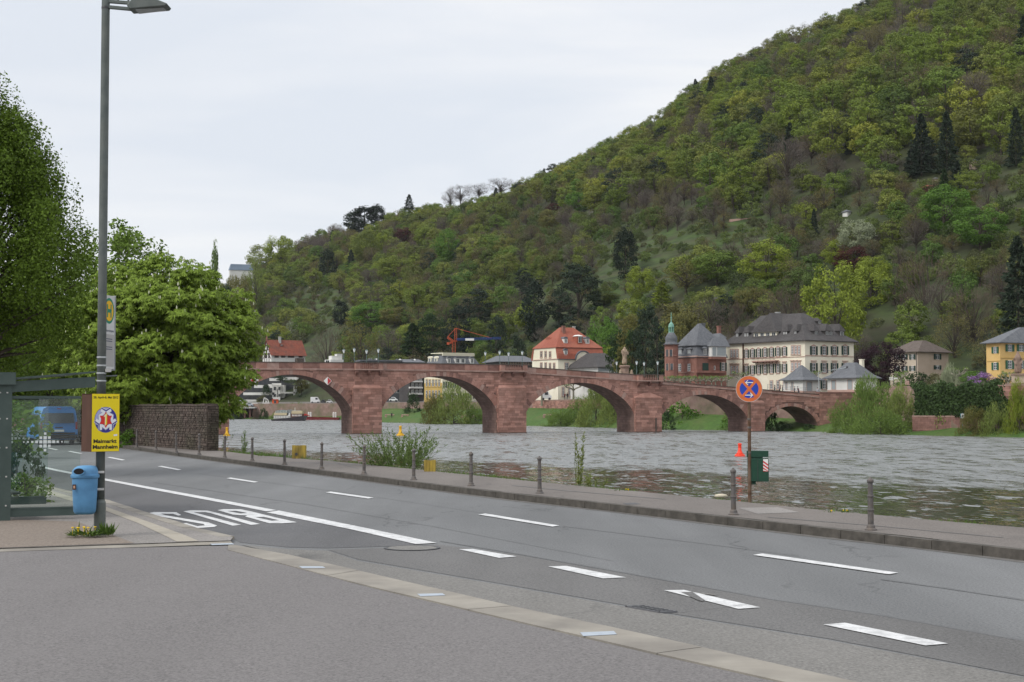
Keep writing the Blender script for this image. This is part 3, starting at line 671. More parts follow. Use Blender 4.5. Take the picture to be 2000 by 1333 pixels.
# voussoirs, each a stone of its own
vm = [M_sstone, M_sstone, M_sstone3, M_sstone, M_sstone2]
for ai, (s0, s1, zs, zc) in enumerate(ARCH):
    if ai == 0: continue
    n = [0, 47, 44, 42, 36, 24][ai]; pts = []
    fine = 400; us = [s0 + (s1 - s0) * (0.5 - 0.5 * math.cos(math.pi * k / fine)) for k in range(fine + 1)]
    zz = [zs] + [zin(u) for u in us[1:-1]] + [zs]
    L = [0]
    for k in range(fine): L.append(L[-1] + math.hypot(us[k+1] - us[k], zz[k+1] - zz[k]))
    for k in range(n + 1):
        l = L[-1] * k / n; pts.append(Vector((float(np.interp(l, L, us)), 0, float(np.interp(l, L, zz)))))
    def nrm(k):
        a = pts[max(0, k - 1)]; b = pts[min(n, k + 1)]; d = (b - a).normalized(); v = Vector((-d.z, 0, d.x)); v.x *= .8; return v.normalized()
    for k in range(n):
        dep = (0.80 if ai < 5 else .6) + (0.45 if ai < 5 else .25) * abs(2 * (k + .5) / n - 1) ** 2 + (.12 if k % 2 else 0) * (0 if abs(2 * k / n - 1) < .3 else 1)
        a, b = pts[k], pts[k + 1]; na, nb = nrm(k), nrm(k + 1); g_ = (b - a).normalized() * 0.018
        a2 = a + g_; b2 = b - g_
        def cl(v):
            lim = zstr(v.x) - 0.02
            return Vector((v.x, v.y, min(v.z, lim)))
        q = [a2, b2, cl(b2 + nb * dep), cl(a2 + na * dep)]
        c = (a + b) / 2; f_ = 0.055 + rr.uniform(-.012, .012)
        m_ = MB(); m_.hexa([v - c + Vector((0, -f_, 0)) for v in q] + [v - c + Vector((0, .05, 0)) for v in q])
        m_.build('voussoir', rr.choice(vm) if not (ai == 1 and k == 19) else M_sstone2, bridge, c)
# ashlar of the face: real blocks, joined
ash = MB()
def ashlar(mb, s0, s1, z0, z1, y, h=0.42, test=None, Lr=(.7, 1.7), t=0.035):
    z = z0; 
    while z < z1 - .08:
        hz = min(h * rr.uniform(.85, 1.15), z1 - z); s = s0 - rr.uniform(0, .8) ; 
        while s < s1:
            e1 = s + rr.uniform(*Lr); a, b = max(s, s0), min(e1, s1)
            if s1 - b < .35: b = s1; e1 = s1
            if b - a > .12:
                c = (a + b) / 2
                if test is None or test(a, b, z, z + hz):
                    pr = t + rr.uniform(0, .015)
                    mb.box(a + .014, b - .014, y - pr, y + .01, z + .012, z + hz - .012)
            s = e1
        z += hz
def tst(a, b, z0, z1):
    for x in (a + .1, (a + b) / 2, b - .1):
        zi = zin(x)
        if zi is not None and z0 < zi + (0.5): return False
        if z1 > zstr(x) + .15: return False
    return True
ashlar(ash, sA, sB, -0.6, 12.2, 0.0, test=tst, h=.40)
o = ash.build('ashlar_stones', M_sstone, bridge); o['kind'] = 'stuff'
# string course, parapet stones, coping, deck
sc_ = MB()
st2 = [s for s in np.arange(sA, BP(1243, 740)[0], 1.2)] + [BP(1243, 740)[0]]
def band(mb, ss, zf, dz0, dz1, y0, y1):
    for a, b in zip(ss[:-1], ss[1:]):
        mb.hexa([(a, y0, zf(a) + dz0), (b, y0, zf(b) + dz0), (b, y1, zf(b) + dz0), (a, y1, zf(a) + dz0), (a, y0, zf(a) + dz1), (b, y0, zf(b) + dz1), (b, y1, zf(b) + dz1), (a, y1, zf(a) + dz1)])
full = list(np.arange(sA, sB, 1.2)) + [sB]
band(sc_, full, zstr, -.16, .10, -.16, .3); sc_.build('string_course', M_sstone2, bridge)
dk = MB(); band(dk, full, zstr, -.1, .04, .31, BW - .01); dk.build('deck', M_walk, bridge)
bk = MB(); 
for a, b in zip(full[:-1], full[1:]):
    y0, y1 = BW - .35, BW
    bk.hexa([(a, y0, zstr(a)), (b, y0, zstr(b)), (b, y1, zstr(b)), (a, y1, zstr(a)), (a, y0, ztop(a) - .02), (b, y0, ztop(b) - .02), (b, y1, ztop(b) - .02), (a, y1, ztop(a) - .02)])
bk.build('rear_parapet', M_sstone, bridge)
s = BP(330, 720)[0]
while s < sB - .3:
    e1 = min(s + rr.uniform(1.6, 2.9), sB)
    za, zb = zstr(s) + .10, zstr(e1) + .10; ta, tb = ztop(s) - .14, ztop(e1) - .14
    if min(ta - za, tb - zb) > .02:
        m_ = MB(); c = Vector((s, 0, za)); f_ = rr.uniform(0, .02)
        m_.hexa([Vector(v) - c for v in [(s + .01, -.02 - f_, za), (e1 - .01, -.02 - f_, zb), (e1 - .01, .3, zb), (s + .01, .3, za), (s + .01, -.02 - f_, ta), (e1 - .01, -.02 - f_, tb), (e1 - .01, .3, tb), (s + .01, .3, ta)]])
        m_.build('parapet_stone', rr.choice([M_sstone, M_sstone, M_sstone3, M_sstone2]), bridge, c)
    m_ = MB(); c = Vector((s, 0, ta))
    ta, tb = ztop(s), ztop(e1)
    m_.hexa([Vector(v) - c for v in [(s + .006, -.1, ta - .14), (e1 - .006, -.1, tb - .14), (e1 - .006, .38, tb - .14), (s + .006, .38, ta - .14), (s + .006, -.1, ta), (e1 - .006, -.1, tb), (e1 - .006, .38, tb), (s + .006, .38, ta)]])
    m_.build('coping_stone', M_coping, bridge, c)
    s = e1
# piers: cutwater blocks with caps, bastions above with corbels
def pier(x0, x1, ycap, bx0, bx1, btop, bbot, proud=.8, pyr=False, bast=True):
    s0 = BP(x0, 820)[0]; s1 = BP(x1, 820)[0]; zc = lz(BP((x0 + x1) / 2, ycap)[1])
    m_ = MB(); m_.box(s0, s1, -proud, 0, -1, zc - .3); m_.build('pier_core', M_mortar, bridge)
    a_ = MB()
    y = -proud
    ashlar(a_, s0, s1, -.7, zc - .3, y, h=.42)
    # left flank
    z = -.7
    while z < zc - .35:
        z1 = min(z + .42, zc - .3); a_.box(s0 - .04, s0 + .01, -proud + .02, -.6, z + .012, z1 - .012); a_.box(s0 - .04, s0 + .01, -.57, -.03, z + .012, z1 - .012); z = z1
    o = a_.build('pier_stones', M_sstone, bridge); o['kind'] = 'stuff'
    c_ = MB(); zz = zc - .3
    if pyr:
        c_.box(s0 - .12, s1 + .12, -proud - .12, 0, zz, zz + .25)
        mid = (s0 + s1) / 2
        c_.add([(s0 - .02, -proud, zz + .25), (s1 + .02, -proud, zz + .25), (s1 + .02, 0, zz + .25), (s0 - .02, 0, zz + .25), (mid - .7, -.25, zz + 1.05), (mid + .7, -.25, zz + 1.05), (mid + .7, 0, zz + 1.05), (mid - .7, 0, zz + 1.05)], [(0, 1, 5, 4), (1, 2, 6, 5), (3, 0, 4, 7), (4, 5, 6, 7)])
    else:
        c_.box(s0 - .07, s1 + .07, -proud - .07, 0, zz, zz + .18)
        c_.add([(s0, -proud, zz + .22), (s1, -proud, zz + .22), (s1 - .3, 0, zz + .7), (s0 + .3, 0, zz + .7), (s0, 0, zz + .22), (s1, 0, zz + .22)], [(0, 1, 2, 3), (0, 3, 4), (1, 5, 2)])
    c_.build('pier_cap', M_sstone, bridge)
    # footing line at the water
    f_ = MB(); f_.box(s0 - .12, s1 + .12, -proud - .12, 0, -1, .12); f_.build('footing', M_coping, bridge)
    if bast:
        t0 = BP(bx0, btop)[0]; t1 = BP(bx1, btop)[0]; zt = lz(BP((bx0 + bx1) / 2, btop, -1.0)[1]); zb = lz(BP((bx0 + bx1) / 2, bbot, -1.0)[1])
        pj = 0.95
        b_ = MB(); b_.box(t0, t1, -pj, .35, zb - .12, zb + .1); b_.build('bastion_floor', M_sstone2, bridge)
        b_ = MB()
        # end posts, rail, balusters
        b_.box(t0 + .02, t0 + .85, -pj + .04, -pj + .34, zb + .1, zt - .14); b_.box(t1 - .85, t1 - .02, -pj + .04, -pj + .34, zb + .1, zt - .14)
        b_.box(t0 + .02, t0 + .32, -pj + .34, .0, zb + .1, zt - .14); b_.box(t1 - .32, t1 - .02, -pj + .34, 0, zb + .1, zt - .14)
        b_.build('bastion_parapet', M_sstone, bridge)
        k = t0 + 1.0
        bal = MB().lathe([(.07, 0), (.11, .12), (.12, .3), (.07, (zt - zb - .24) * .75), (.1, zt - zb - .24)], 6).mesh('baluster', M_sstone)
        while k < t1 - .95:
            link('baluster', bal, bridge, (k, -pj + .19, zb + .1)); k += .34
        b_ = MB(); b_.box(t0 - .06, t1 + .06, -pj - .06, -pj + .4, zt - .14, zt); b_.box(t0 - .06, t0 + .4, -pj + .4, .3, zt - .14, zt); b_.box(t1 - .4, t1 + .06, -pj + .4, .3, zt - .14, zt)
        b_.build('bastion_coping', M_coping, bridge)
        cb = MB(); cb.prism([(0, 0, 0), (0, 0, -.9), (0, -.35, -.75), (0, -.85, -.3), (0, -.85, 0)], (-.2, 0, 0), (.2, 0, 0)); cme = cb.mesh('corbel', M_sstone3)
        for k in (0.35, (t1 - t0) / 2, t1 - t0 - .35): link('corbel', cme, bridge, (t0 + k, 0.0, zb - .12))
pier(367, 446, 758, 0, 0, 0, 0, bast=False)
pier(688, 743.5, 757, 692, 746, 708, 722)
pier(971, 1025, 757, 975, 1027, 711.5, 725)
pier(1238.5, 1289, 776, 1243, 1292, 731.5, 744, pyr=True)
pier(1460, 1491.5, 786, 0, 0, 0, 0, proud=.5, bast=False)
# drain pipe slot / water level mark on the third pier
m_ = MB(); s_ = BP(1277, 820)[0]; m_.box(s_ - .12, s_ + .12, -.99, -.80, 0.1, lz(BP(1277, 817, -1.4)[1])); m_.build('water_gauge', M_coping, bridge)
# thin railing on the low right part
rl = MB(); ss = np.arange(BP(1500, 750)[0], sB, 1.6)
for a, b in zip(ss[:-1], ss[1:]):
    for dz in (.35, .7, 1.0): rl.bar((a, .15, ztop(a) + dz), (b, .15, ztop(b) + dz), .04)
    rl.bar((a, .15, ztop(a)), (a, .15, ztop(a) + 1.0), .05)
rl.build('railing', mat('grey_rail', (.25, .27, .28), .5, metal=.3), bridge)
def blocal(px, py, d=0.0):
    """world point on a plane d behind the bridge face"""
    s_, z_ = BP(px, py, d); return B0 + bn * d + be * s_ + Vector((0, 0, z_ - WL - B0.z + WL))
def bworld(s_, d, z_): return Vector((B0.x, B0.y, 0)) + be * s_ + bn * d + Vector((0, 0, z_))
# navigation boards: red and white diamonds
M_white = mat('white_paint', (.72, .71, .66), .5, (.78, .77, .73), scale=3); M_red = mat('sign_red', (.55, .035, .04), .45, (.48, .04, .045), scale=3)
for x, y, flip, lab in [(497, 743, False, 'red and white diamond board on the bridge arch close to the chestnut foliage'), (640, 744.5, True, 'red and white diamond board on the right shoulder of the same bridge arch')]:
    s_, z_ = BP(x, y, -.3); o = empty('diamond_board', bworld(s_, -.3, z_), lab, 'navigation sign', 'red and white diamond boards on the bridge', BETA); r = .70
    m_ = MB(); m_.prism([(-r, 0, 0), (0, 0, -r), (r, 0, 0), (0, 0, r)], (0, 0, 0), (0, .05, 0)); m_.build('board', M_white, o)
    sg = 1 if flip else -1; r2 = .62
    m_ = MB(); m_.add([(0.0, -.006, -r2), (sg * r2, -.006, 0), (0.0, -.006, r2)], [(0, 1, 2) if flip else (2, 1, 0)]); m_.build('red_half', M_red, o)
    m_ = MB(); m_.bar((0, .05, 0), (0, .3, 0), .06); m_.build('bracket', M_iron, o)
# lamps on the bridge
M_lampg = mat('lamp_green_grey', (.10, .15, .14), .5); M_lampw = mat('lamp_glass_white', (.75, .78, .78), .25)
lamp_post_me = {}
def bridge_lamp(px, ytop, d, lab, ybase=None):
    s_, zt = BP(px, ytop, d); zb = WL + zstr(s_) + .04; h = zt - zb
    o = empty('bridge_lamp', bworld(s_, d, zb), lab, 'street lamp', 'lanterns along the bridge', BETA)
    MB().lathe([(.14, 0), (.12, .25), (.06, .3), (.05, h - .75), (.09, h - .72)], 8).build('post', M_lampg, o)
    MB().lathe([(.10, h - .72), (.24, h - .20)], 6).build('lantern', M_lampw, o)
    MB().lathe([(.27, h - .20), (.25, h - .14), (.06, h - .02), (.03, h)], 6).build('lamp_cap', M_lampg, o)
front, back = 1.0, BW - .5
for px, yt, d, lab in [(671.5, 682, back, 'white lantern on the bridge, leftmost one behind the far parapet near the first bastion'), (692, 680, .6, 'white lantern at the left end of the first bridge bastion'),
        (716, 683, back, 'white lantern behind the middle of the first bridge bastion'), (739, 681, .6, 'white lantern at the right end of the first bridge bastion'),
        (948, 687, back, 'white lantern on the bridge between the mansard house and the second bastion'), (976, 685, .6, 'white lantern at the left end of the second bridge bastion'),
        (993.5, 688, back, 'white lantern behind the middle of the second bridge bastion'), (1020, 685.5, .6, 'white lantern at the right end of the second bridge bastion'),
        (1204.5, 706, back, 'white lantern immediately left of the bridge statue'), (1243.5, 705, .6, 'white lantern at the left end of the third bridge bastion'),
        (1258, 707, back, 'white lantern behind the middle of the third bridge bastion'), (1284.5, 705.5, .6, 'white lantern at the right end of the third bridge bastion'),
        (449, 688, back, 'white lantern on the bridge half hidden by the chestnut foliage')]:
    bridge_lamp(px, yt, d, lab)
# buff statue on the bridge
M_buff = mat('buff_sandstone', (.30, .22, .155), .9, (.40, .31, .22), scale=2, bump=.05, bscale=5, third=((.15, .11, .08), 1.2, .6))
M_buffd = mat('dark_buff_stone', (.20, .14, .11), .9, (.30, .21, .16), scale=2, bump=.05, bscale=5)
s_, _ = BP(1220, 720, 6.4); zb = WL + zstr(s_); zt_ = BP(1220, 675, 6.4)[1]
st = empty('bridge_statue', bworld(s_, 6.4, zb), 'buff sandstone figure on a carved pedestal standing on the bridge', 'statue', rz=BETA)
Hs = zt_ - zb; k = Hs / 5.6
m_ = MB(); m_.box(-1.5 * k, 1.5 * k, -1.1 * k, 1.1 * k, 0, .5 * k); m_.box(-1.05 * k, 1.05 * k, -.9 * k, .9 * k, .5 * k, .8 * k); m_.build('plinth', M_buffd, st)
m_ = MB()
m_.lathe([(1.0 * k, .8 * k), (.75 * k, 1.0 * k), (.68 * k, 2.0 * k), (.85 * k, 2.15 * k), (.9 * k, 2.4 * k), (.6 * k, 2.5 * k)], 8, sy=.9, ph=.39); bevel(m_.build('pedestal', M_buffd, st), .04)
for sx_ in (-1, 1):
    MB().lathe([(.3 * k, 0), (.38 * k, .3 * k), (.28 * k, .7 * k), (.2 * k, .95 * k), (.17 * k, 1.15 * k), (.05 * k, 1.3 * k)], 9, c=(sx_ * .95 * k, -.5 * k, .5 * k)).build('seated_figure', M_buff, st, smooth=True)
def skin_body(name, joints, edges, parent, mats, height_mats=None, loc=None, sub=1, rz=None):
    me = bpy.data.meshes.new(name + '_skeleton'); me.from_pydata([j[:3] for j in joints], edges, [])
    ob = bpy.data.objects.new(name, me); COL.objects.link(ob)
    md = ob.modifiers.new('skin', 'SKIN'); md.use_smooth_shade = True
    lay = me.skin_vertices[0].data if me.skin_vertices else None
    if lay is None:
        import bmesh as _b
        bm = _b.new(); bm.from_mesh(me); bm.verts.layers.skin.verify(); bm.to_mesh(me); bm.free(); lay = me.skin_vertices[0].data
    for i, j in enumerate(joints): lay[i].radius = (j[3], j[3] * (j[4] if len(j) > 4 else 1)); lay[i].use_root = (i == 0)
    sb_ = ob.modifiers.new('sub', 'SUBSURF'); sb_.levels = sub; sb_.render_levels = sub
    res = bpy.data.meshes.new_from_object(ob.evaluated_get(bpy.context.evaluated_depsgraph_get())); res.name = name
    bpy.data.objects.remove(ob); bpy.data.meshes.remove(me)
    res.materials.clear()
    for mm in mats: res.materials.append(mm)
    if height_mats:
        for p_ in res.polygons:
            z = p_.center.z; idx = 0
            for i, lim in enumerate(height_mats):
                if z > lim: idx = i + 1
            p_.material_index = idx
    res.polygons.foreach_set('use_smooth', [True] * len(res.polygons))
    return link(name, res, parent, loc, rz)
z0 = 2.5 * k; h_ = (Hs - z0) / 2.9
J = [(0, 0, 1.35, .34), (0, 0, 1.9, .40), (0, 0, 2.25, .36), (0, 0, 2.46, .13), (0, -.03, 2.70, .17), (.14, 0, .75, .24), (.16, -.03, .1, .20), (-.14, 0, .75, .26), (-.2, .02, .1, .24), (.45, -.05, 1.9, .16), (.40, -.28, 1.5, .11), (-.45, -.03, 1.85, .15), (-.33, -.3, 1.5, .11), (0, .0, .6, .34), (0, .05, .1, .36)]
J = [(a * h_, b * h_, z0 + c * h_, r * h_) for a, b, c, r in J]
skin_body('figure', J, [(0, 1), (1, 2), (2, 3), (3, 4), (0, 5), (5, 6), (0, 7), (7, 8), (2, 9), (9, 10), (2, 11), (11, 12), (0, 13), (13, 14)], st, [M_buff], sub=2)
# people on the bridge
M_skin = mat('skin', (.45, .28, .21), .6)
def person(loc, h, top, leg, hair, lab, rz=0.0, lean=0.0, group=None, seated=False):
    o = empty('person', loc, lab, 'person', group, rz)
    s = h / 1.75
    J = [(0, 0, .95, .15, .7), (0, lean * .3, 1.25, .165, .65), (0, lean * .5, 1.42, .13, .7), (0, lean * .6, 1.52, .055), (0, lean * .7 - .01, 1.64, .095, 1.1),
         (.10, 0, .88, .10), (.11, -.05, .48, .07), (.11, .08, .08, .05), (.12, -.10, .05, .05),
         (-.10, 0, .88, .10), (-.11, .08, .48, .07), (-.11, .18, .09, .05), (-.12, .02, .05, .05),
         (.22, lean * .5, 1.38, .065), (.26, lean * .4 + .05, 1.10, .048), (.24, lean * .4 - .08, .88, .035),
         (-.22, lean * .5, 1.38, .065), (-.26, lean * .4 - .05, 1.10, .048), (-.22, lean * .4 - .18, .95, .035)]
    J = [tuple([j[0] * s, j[1] * s, j[2] * s, j[3] * s] + list(j[4:])) for j in J]
    E_ = [(0, 1), (1, 2), (2, 3), (3, 4), (0, 5), (5, 6), (6, 7), (7, 8), (0, 9), (9, 10), (10, 11), (11, 12), (2, 13), (13, 14), (14, 15), (2, 16), (16, 17), (17, 18)]
    skin_body('body', J, E_, o, [leg, top, M_skin], height_mats=[.92 * s, 1.50 * s], sub=1)
    MB().lathe([(.098 * s, 0), (.105 * s, .07 * s), (.08 * s, .13 * s), (.02 * s, .155 * s)], 8, c=(0, lean * .7 * s + .02 * s, 1.64 * s)).build('hair', hair, o, smooth=True)
    return o
cl = lambda n, c: mat('cloth_' + n, c, .9)
M_hair = mat('dark_hair', (.03, .02, .015), .7)
def on_deck(px, d): 
    s_ = BP(px, 765, d)[0]; return bworld(s_, d, WL + zstr(s_) + .05)
person(on_deck(1523, 3), 1.75, cl('maroon', (.10, .02, .03)), cl('navy', (.02, .025, .05)), M_hair, 'person in a maroon jacket walking on the bridge beside the left pavilion', 1.4, -.2)
person(on_deck(1528.5, 3.6), 1.7, cl('blackish', (.02, .02, .025)), cl('blackish', (.02, .02, .025)), M_hair, 'person in dark clothes walking just right of the maroon jacket on the bridge', 1.4)
person(on_deck(1552, 3), 1.7, cl('grey', (.12, .12, .13)), cl('blackish', (.02, .02, .025)), M_hair, 'person in a grey top in front of the left pavilion door on the bridge', -1.4)
person(on_deck(1560, 2.4), 1.75, cl('wine', (.12, .03, .035)), cl('navy', (.02, .025, .05)), M_hair, 'person in a wine coloured coat leaning forward before the left pavilion', -1.2, -.35)
person(on_deck(1597, 1.6), 1.75, cl('paleshirt', (.4, .4, .42)), cl('navy', (.02, .025, .05)), M_hair, 'person in a pale shirt at the right end of the bridge parapet', .4)
person(on_deck(1513, 4.5), 1.7, cl('blackish', (.02, .02, .025)), cl('navy', (.02, .025, .05)), M_hair, 'person in black left of the maroon jacket on the bridge', 1.6)
# abutment wall to the right of the last arch
ab = empty('abutment_wall', bworld(sB, 0, WL), 'red sandstone ashlar wall continuing right from the bridge behind the willow', 'wall', rz=BETA)
sE = BP(1790, 800)[0]; Lw = sE - sB
ztw = lz(BP(1650, 766)[1])
MB().box(0.01, Lw, 0, 1.2, -1, ztw - .3).build('wall_core', M_mortar, ab)
a_ = MB(); ashlar(a_, 0.02, Lw, -.4, ztw - .3, 0.0, h=.42); o = a_.build('ashlar_stones', M_sstone, ab); o['kind'] = 'stuff'
x = 0.0
while x < Lw - .1:
    e1 = min(Lw, x + 1.5); MB().box(x + .01, e1 - .01, -.12, 1.25, ztw - .3, ztw).build('coping_stone', M_sstone3, ab); x = e1
# ------------------------------------------------------------------ houses
M_glass = mat('window_glass', (.025, .03, .035), .08, (.06, .07, .08), scale=.6, spec=.6)
M_frame = mat('white_window_frame', (.62, .62, .60), .6)
M_pink = mat('pink_stone_trim', (.40, .26, .21), .85, (.46, .31, .26), scale=2)
M_shg = mat('green_shutter', (.018, .045, .035), .6); M_shb = mat('brown_shutter', (.07, .03, .02), .6); M_shgrey = mat('grey_shutter', (.30, .33, .34), .6)
M_shbg = mat('bright_green_shutter', (.03, .10, .055), .6)
M_cream = mat('cream_render', (.72, .67, .53), .9, (.79, .74, .61), scale=.35, third=((.60, .55, .43), .15, .5))
M_creamL = mat('cream_render_light', (.70, .65, .50), .9, (.76, .71, .57), scale=.35)
M_whiter = mat('white_render', (.60, .59, .56), .9, (.68, .67, .64), scale=.4)
M_slate = mat('slate_roof', (.042, .038, .038), .85, (.072, .066, .065), scale=2.5, bump=.05, bscale=3, third=((.10, .095, .09), .4, .3))
M_slateb = mat('grey_slate_roof', (.095, .10, .11), .8, (.135, .14, .15), scale=2.0, bump=.05, bscale=3)
M_tile = mat('red_clay_tiles', (.30, .090, .055), .85, (.22, .065, .042), scale=1.6, bump=.05, bscale=4, third=((.34, .13, .085), .3, .5))
M_oldtile = mat('old_red_tiles', (.17, .045, .03), .9, (.23, .075, .045), scale=1.4, bump=.05, bscale=4, third=((.09, .05, .04), .5, .6))
M_browntile = mat('brown_tiles', (.085, .066, .055), .85, (.125, .10, .085), scale=1.6, bump=.05, bscale=4)
M_redren = mat('red_stone_facade', (.20, .093, .073), .9, (.26, .13, .10), scale=1.2, bump=.02, bscale=6)
M_copper = mat('green_copper', (.14, .30, .23), .6, (.20, .36, .29), scale=2)
M_yellow = mat('yellow_render', (.60, .40, .15), .9, (.66, .45, .19), scale=.4)
M_beige = mat('beige_render', (.42, .33, .25), .9, (.48, .38, .30), scale=.4)
M_ochre = mat('ochre_render', (.45, .30, .09), .9, (.52, .36, .13), scale=.6)
M_timber = mat('dark_timber', (.05, .02, .015), .8)
M_conc = mat('pale_concrete', (.36, .36, .34), .9, (.45, .45, .43), scale=.5)
M_gutter = mat('gutter_metal', (.12, .11, .11), .5, metal=.4)
win_cache = {}
class House:
    def __init__(s, name, label, cat, pxC, Zc, theta, pxL, pxR, yg, group=None):
        s.th = math.radians(theta); s.dR = Vector((math.cos(s.th), math.sin(s.th), 0)); s.dL = Vector((-math.sin(s.th), math.cos(s.th), 0))
        g = A(pxC, yg, Zc); s.C = Vector((g.x, g.y, 0)); s.zg = g.z
        s.o = empty(name, (s.C.x, s.C.y, g.z), label, cat, group, s.th)
        s.a = s.t('R', pxR, 740); s.b = s.t('L', pxL, 740)
    def hit(s, face, px, py, inset=0.0):
        n, o = (s.dL, s.C + s.dL * inset) if face == 'R' else (s.dR, s.C + s.dR * inset)
        r = ray(px, py); cam_ = Vector((0, 0, CH)); k = (o - cam_).dot(n) / r.dot(n); p = cam_ + r * k
        return (p - s.C).dot(s.dR if face == 'R' else s.dL), p.z - s.zg
    def t(s, face, px, py, inset=0.0): return s.hit(face, px, py, inset)[0]
    def z(s, py, face='R', px=None, inset=0.0):
        if px is None:
            return A(0, py, s.C.y).z - s.zg
        return s.hit(face, px, py, inset)[1]
    def walls(s, h, m, base=-3.0, name='wall', mR=None):
        b = MB(); b.box(0, s.a, 0, s.b, base, h); b.build(name, m, s.o)
    def window(s, face, px0, px1, py0, py1, inset=0.0, shutters=None, trim=None, arch=False, frame=None, glassm=None, muntin=1, name='window', lintel=False, sill=True):
        xm = (px0 + px1) / 2; ym = (py0 + py1) / 2
        t0 = s.t(face, px0, ym, inset); t1 = s.t(face, px1, ym, inset); z0 = s.hit(face, xm, py1, inset)[1]; z1 = s.hit(face, xm, py0, inset)[1]
        w, h = round(abs(t1 - t0) * 10) / 10, round(abs(z1 - z0) * 10) / 10; w = max(.4, w); h = max(.5, h); tc = (t0 + t1) / 2
        fm = frame or M_frame; gm = glassm or M_glass; tm = trim
        key = (w, h, fm.name, gm.name, tm.name if tm else None, arch, muntin, lintel)
        if key not in win_cache:
            f = MB(); e = .09
            if tm:
                f.cur = 1; q = .16
                f.box(-w/2 - q, -w/2, -.07, 0.01, -.1, h + q); f.box(w/2, w/2 + q, -.07, 0.01, -.1, h + q); f.box(-w/2, w/2, -.07, 0.01, h, h + q); f.box(-w/2 - q - .08, w/2 + q + .08, -.14, 0.01, -.22, -.1)
                if lintel: f.box(-w/2 - .35, w/2 + .35, -.18, 0.01, h + .35, h + .52)
                if arch: f.prism([(-w/2 - q, 0, h + q), (0, 0, h + q + w * .22), (w/2 + q, 0, h + q)], (0, -.09, 0), (0, 0.01, 0))
            f.cur = 0
            f.box(-w/2, -w/2 + e, -.05, 0.005, 0, h); f.box(w/2 - e, w/2, -.05, 0.005, 0, h); f.box(-w/2 + e, w/2 - e, -.05, 0.005, h - e, h); f.box(-w/2 + e, w/2 - e, -.05, 0.005, 0, e)
            if muntin: f.box(-.05, .05, -.055, 0.005, e, h - e); f.box(-w/2 + e, -.05, -.055, 0.005, h * .64, h * .64 + .08); f.box(.05, w/2 - e, -.055, 0.005, h * .64, h * .64 + .08)
            if muntin > 1: f.box(-w/2 + e, -.05, -.052, 0.005, h * .3, h * .3 + .06); f.box(.05, w/2 - e, -.052, 0.005, h * .3, h * .3 + .06)
            p = MB(); p.add([(-w/2 + e, -.02, e), (w/2 - e, -.02, e), (w/2 - e, -.02, h - e), (-w/2 + e, -.02, h - e)], [(0, 1, 2, 3)])
            sh = MB(); sh.box(-w * .26, w * .26, -.11, -.07, 0, h)
            for i in range(5): sh.box(-w * .22, w * .22, -.125, -.11, h * (.06 + i * .19), h * (.06 + i * .19) + h * .06)
            win_cache[key] = (f.mesh('window', [fm, tm or fm]), p.mesh('pane', gm), sh)
        fme, pme, shb = win_cache[key]
        rz = 0 if face == 'R' else -math.pi / 2
        loc = (tc, inset - .015, z0) if face == 'R' else (inset - .015, tc, z0)
        o = link(name, fme, s.o, loc, rz); link('pane', pme, o)
        if shutters:
            k2 = key + (shutters.name,)
            if k2 not in win_cache: win_cache[k2] = shb.mesh('shutter', shutters)
            for sg in (-1, 1):
                d = sg * (w / 2 + w * .27 + (.16 if tm else .02) * .6)
                l2 = (tc + d, inset - .02, z0) if face == 'R' else (inset - .02, tc + d, z0)
                link('shutter', win_cache[k2], s.o, l2, rz)
        return o
    def hip(s, ze, zr, m, ov=.6, x0=0, x1=None, y0=0, y1=None, rx=(.5, .5), ry=(.3, .7), name='roof', th=.14, flare=0.0, parent=None):
        x1 = s.a if x1 is None else x1; y1 = s.b if y1 is None else y1
        X0, X1, Y0, Y1 = x0 - ov, x1 + ov, y0 - ov, y1 + ov
        rx0, rx1 = x0 + (x1 - x0) * rx[0], x0 + (x1 - x0) * rx[1]; ry0, ry1 = y0 + (y1 - y0) * ry[0], y0 + (y1 - y0) * ry[1]
        b = MB(); lv = [[(X0, Y0), (X1, Y0), (X1, Y1), (X0, Y1)]]
        zs = [ze]
        top = [(rx0, ry0), (rx1, ry0), (rx1, ry1), (rx0, ry1)]
        if flare > 0:
            f = .30; lv.append([(p[0] + (q[0] - p[0]) * f, p[1] + (q[1] - p[1]) * f) for p, q in zip(lv[0], top)]); zs.append(ze + (zr - ze) * f * (1 - flare))
        lv.append(top); zs.append(zr)
        b.add([(x, y, ze - th) for x, y in lv[0]], [(3, 2, 1, 0)])
        prev = [(x, y, ze - th) for x, y in lv[0]]
        for q, z in zip(lv, zs):
            cur = [(x, y, z) for x, y in q]
            b.add(prev + cur, [(i, (i + 1) % 4, 4 + (i + 1) % 4, 4 + i) for i in range(4)]); prev = cur
        b.add(prev, [(0, 1, 2, 3)])
        return b.build(name, m, parent or s.o)
    def dormer(s, face, px0, px1, py0, py1, inset, wallm, roofm, nwin=1, rise=1.2, depth=3.5, frame=None, ov=.25, glassm=None, arch=False):
        """a box dormer whose front stands `inset` behind the facade"""
        ym = (py0 + py1) / 2; t0, t1 = sorted((s.t(face, px0, ym, inset), s.t(face, px1, ym, inset))); z0 = s.hit(face, (px0 + px1) / 2, py1, inset)[1]; z1 = s.hit(face, (px0 + px1) / 2, py0, inset)[1]
        loc = ((t0 + t1) / 2, inset, z0) if face == 'R' else (inset, (t0 + t1) / 2, z0)
        w = t1 - t0; h = z1 - z0
        d = MB()
        d.box(-w/2, w/2, 0, depth, -.4, h); o = d.build('dormer', wallm, s.o, loc, 0 if face == 'R' else -math.pi / 2)
        r = MB()
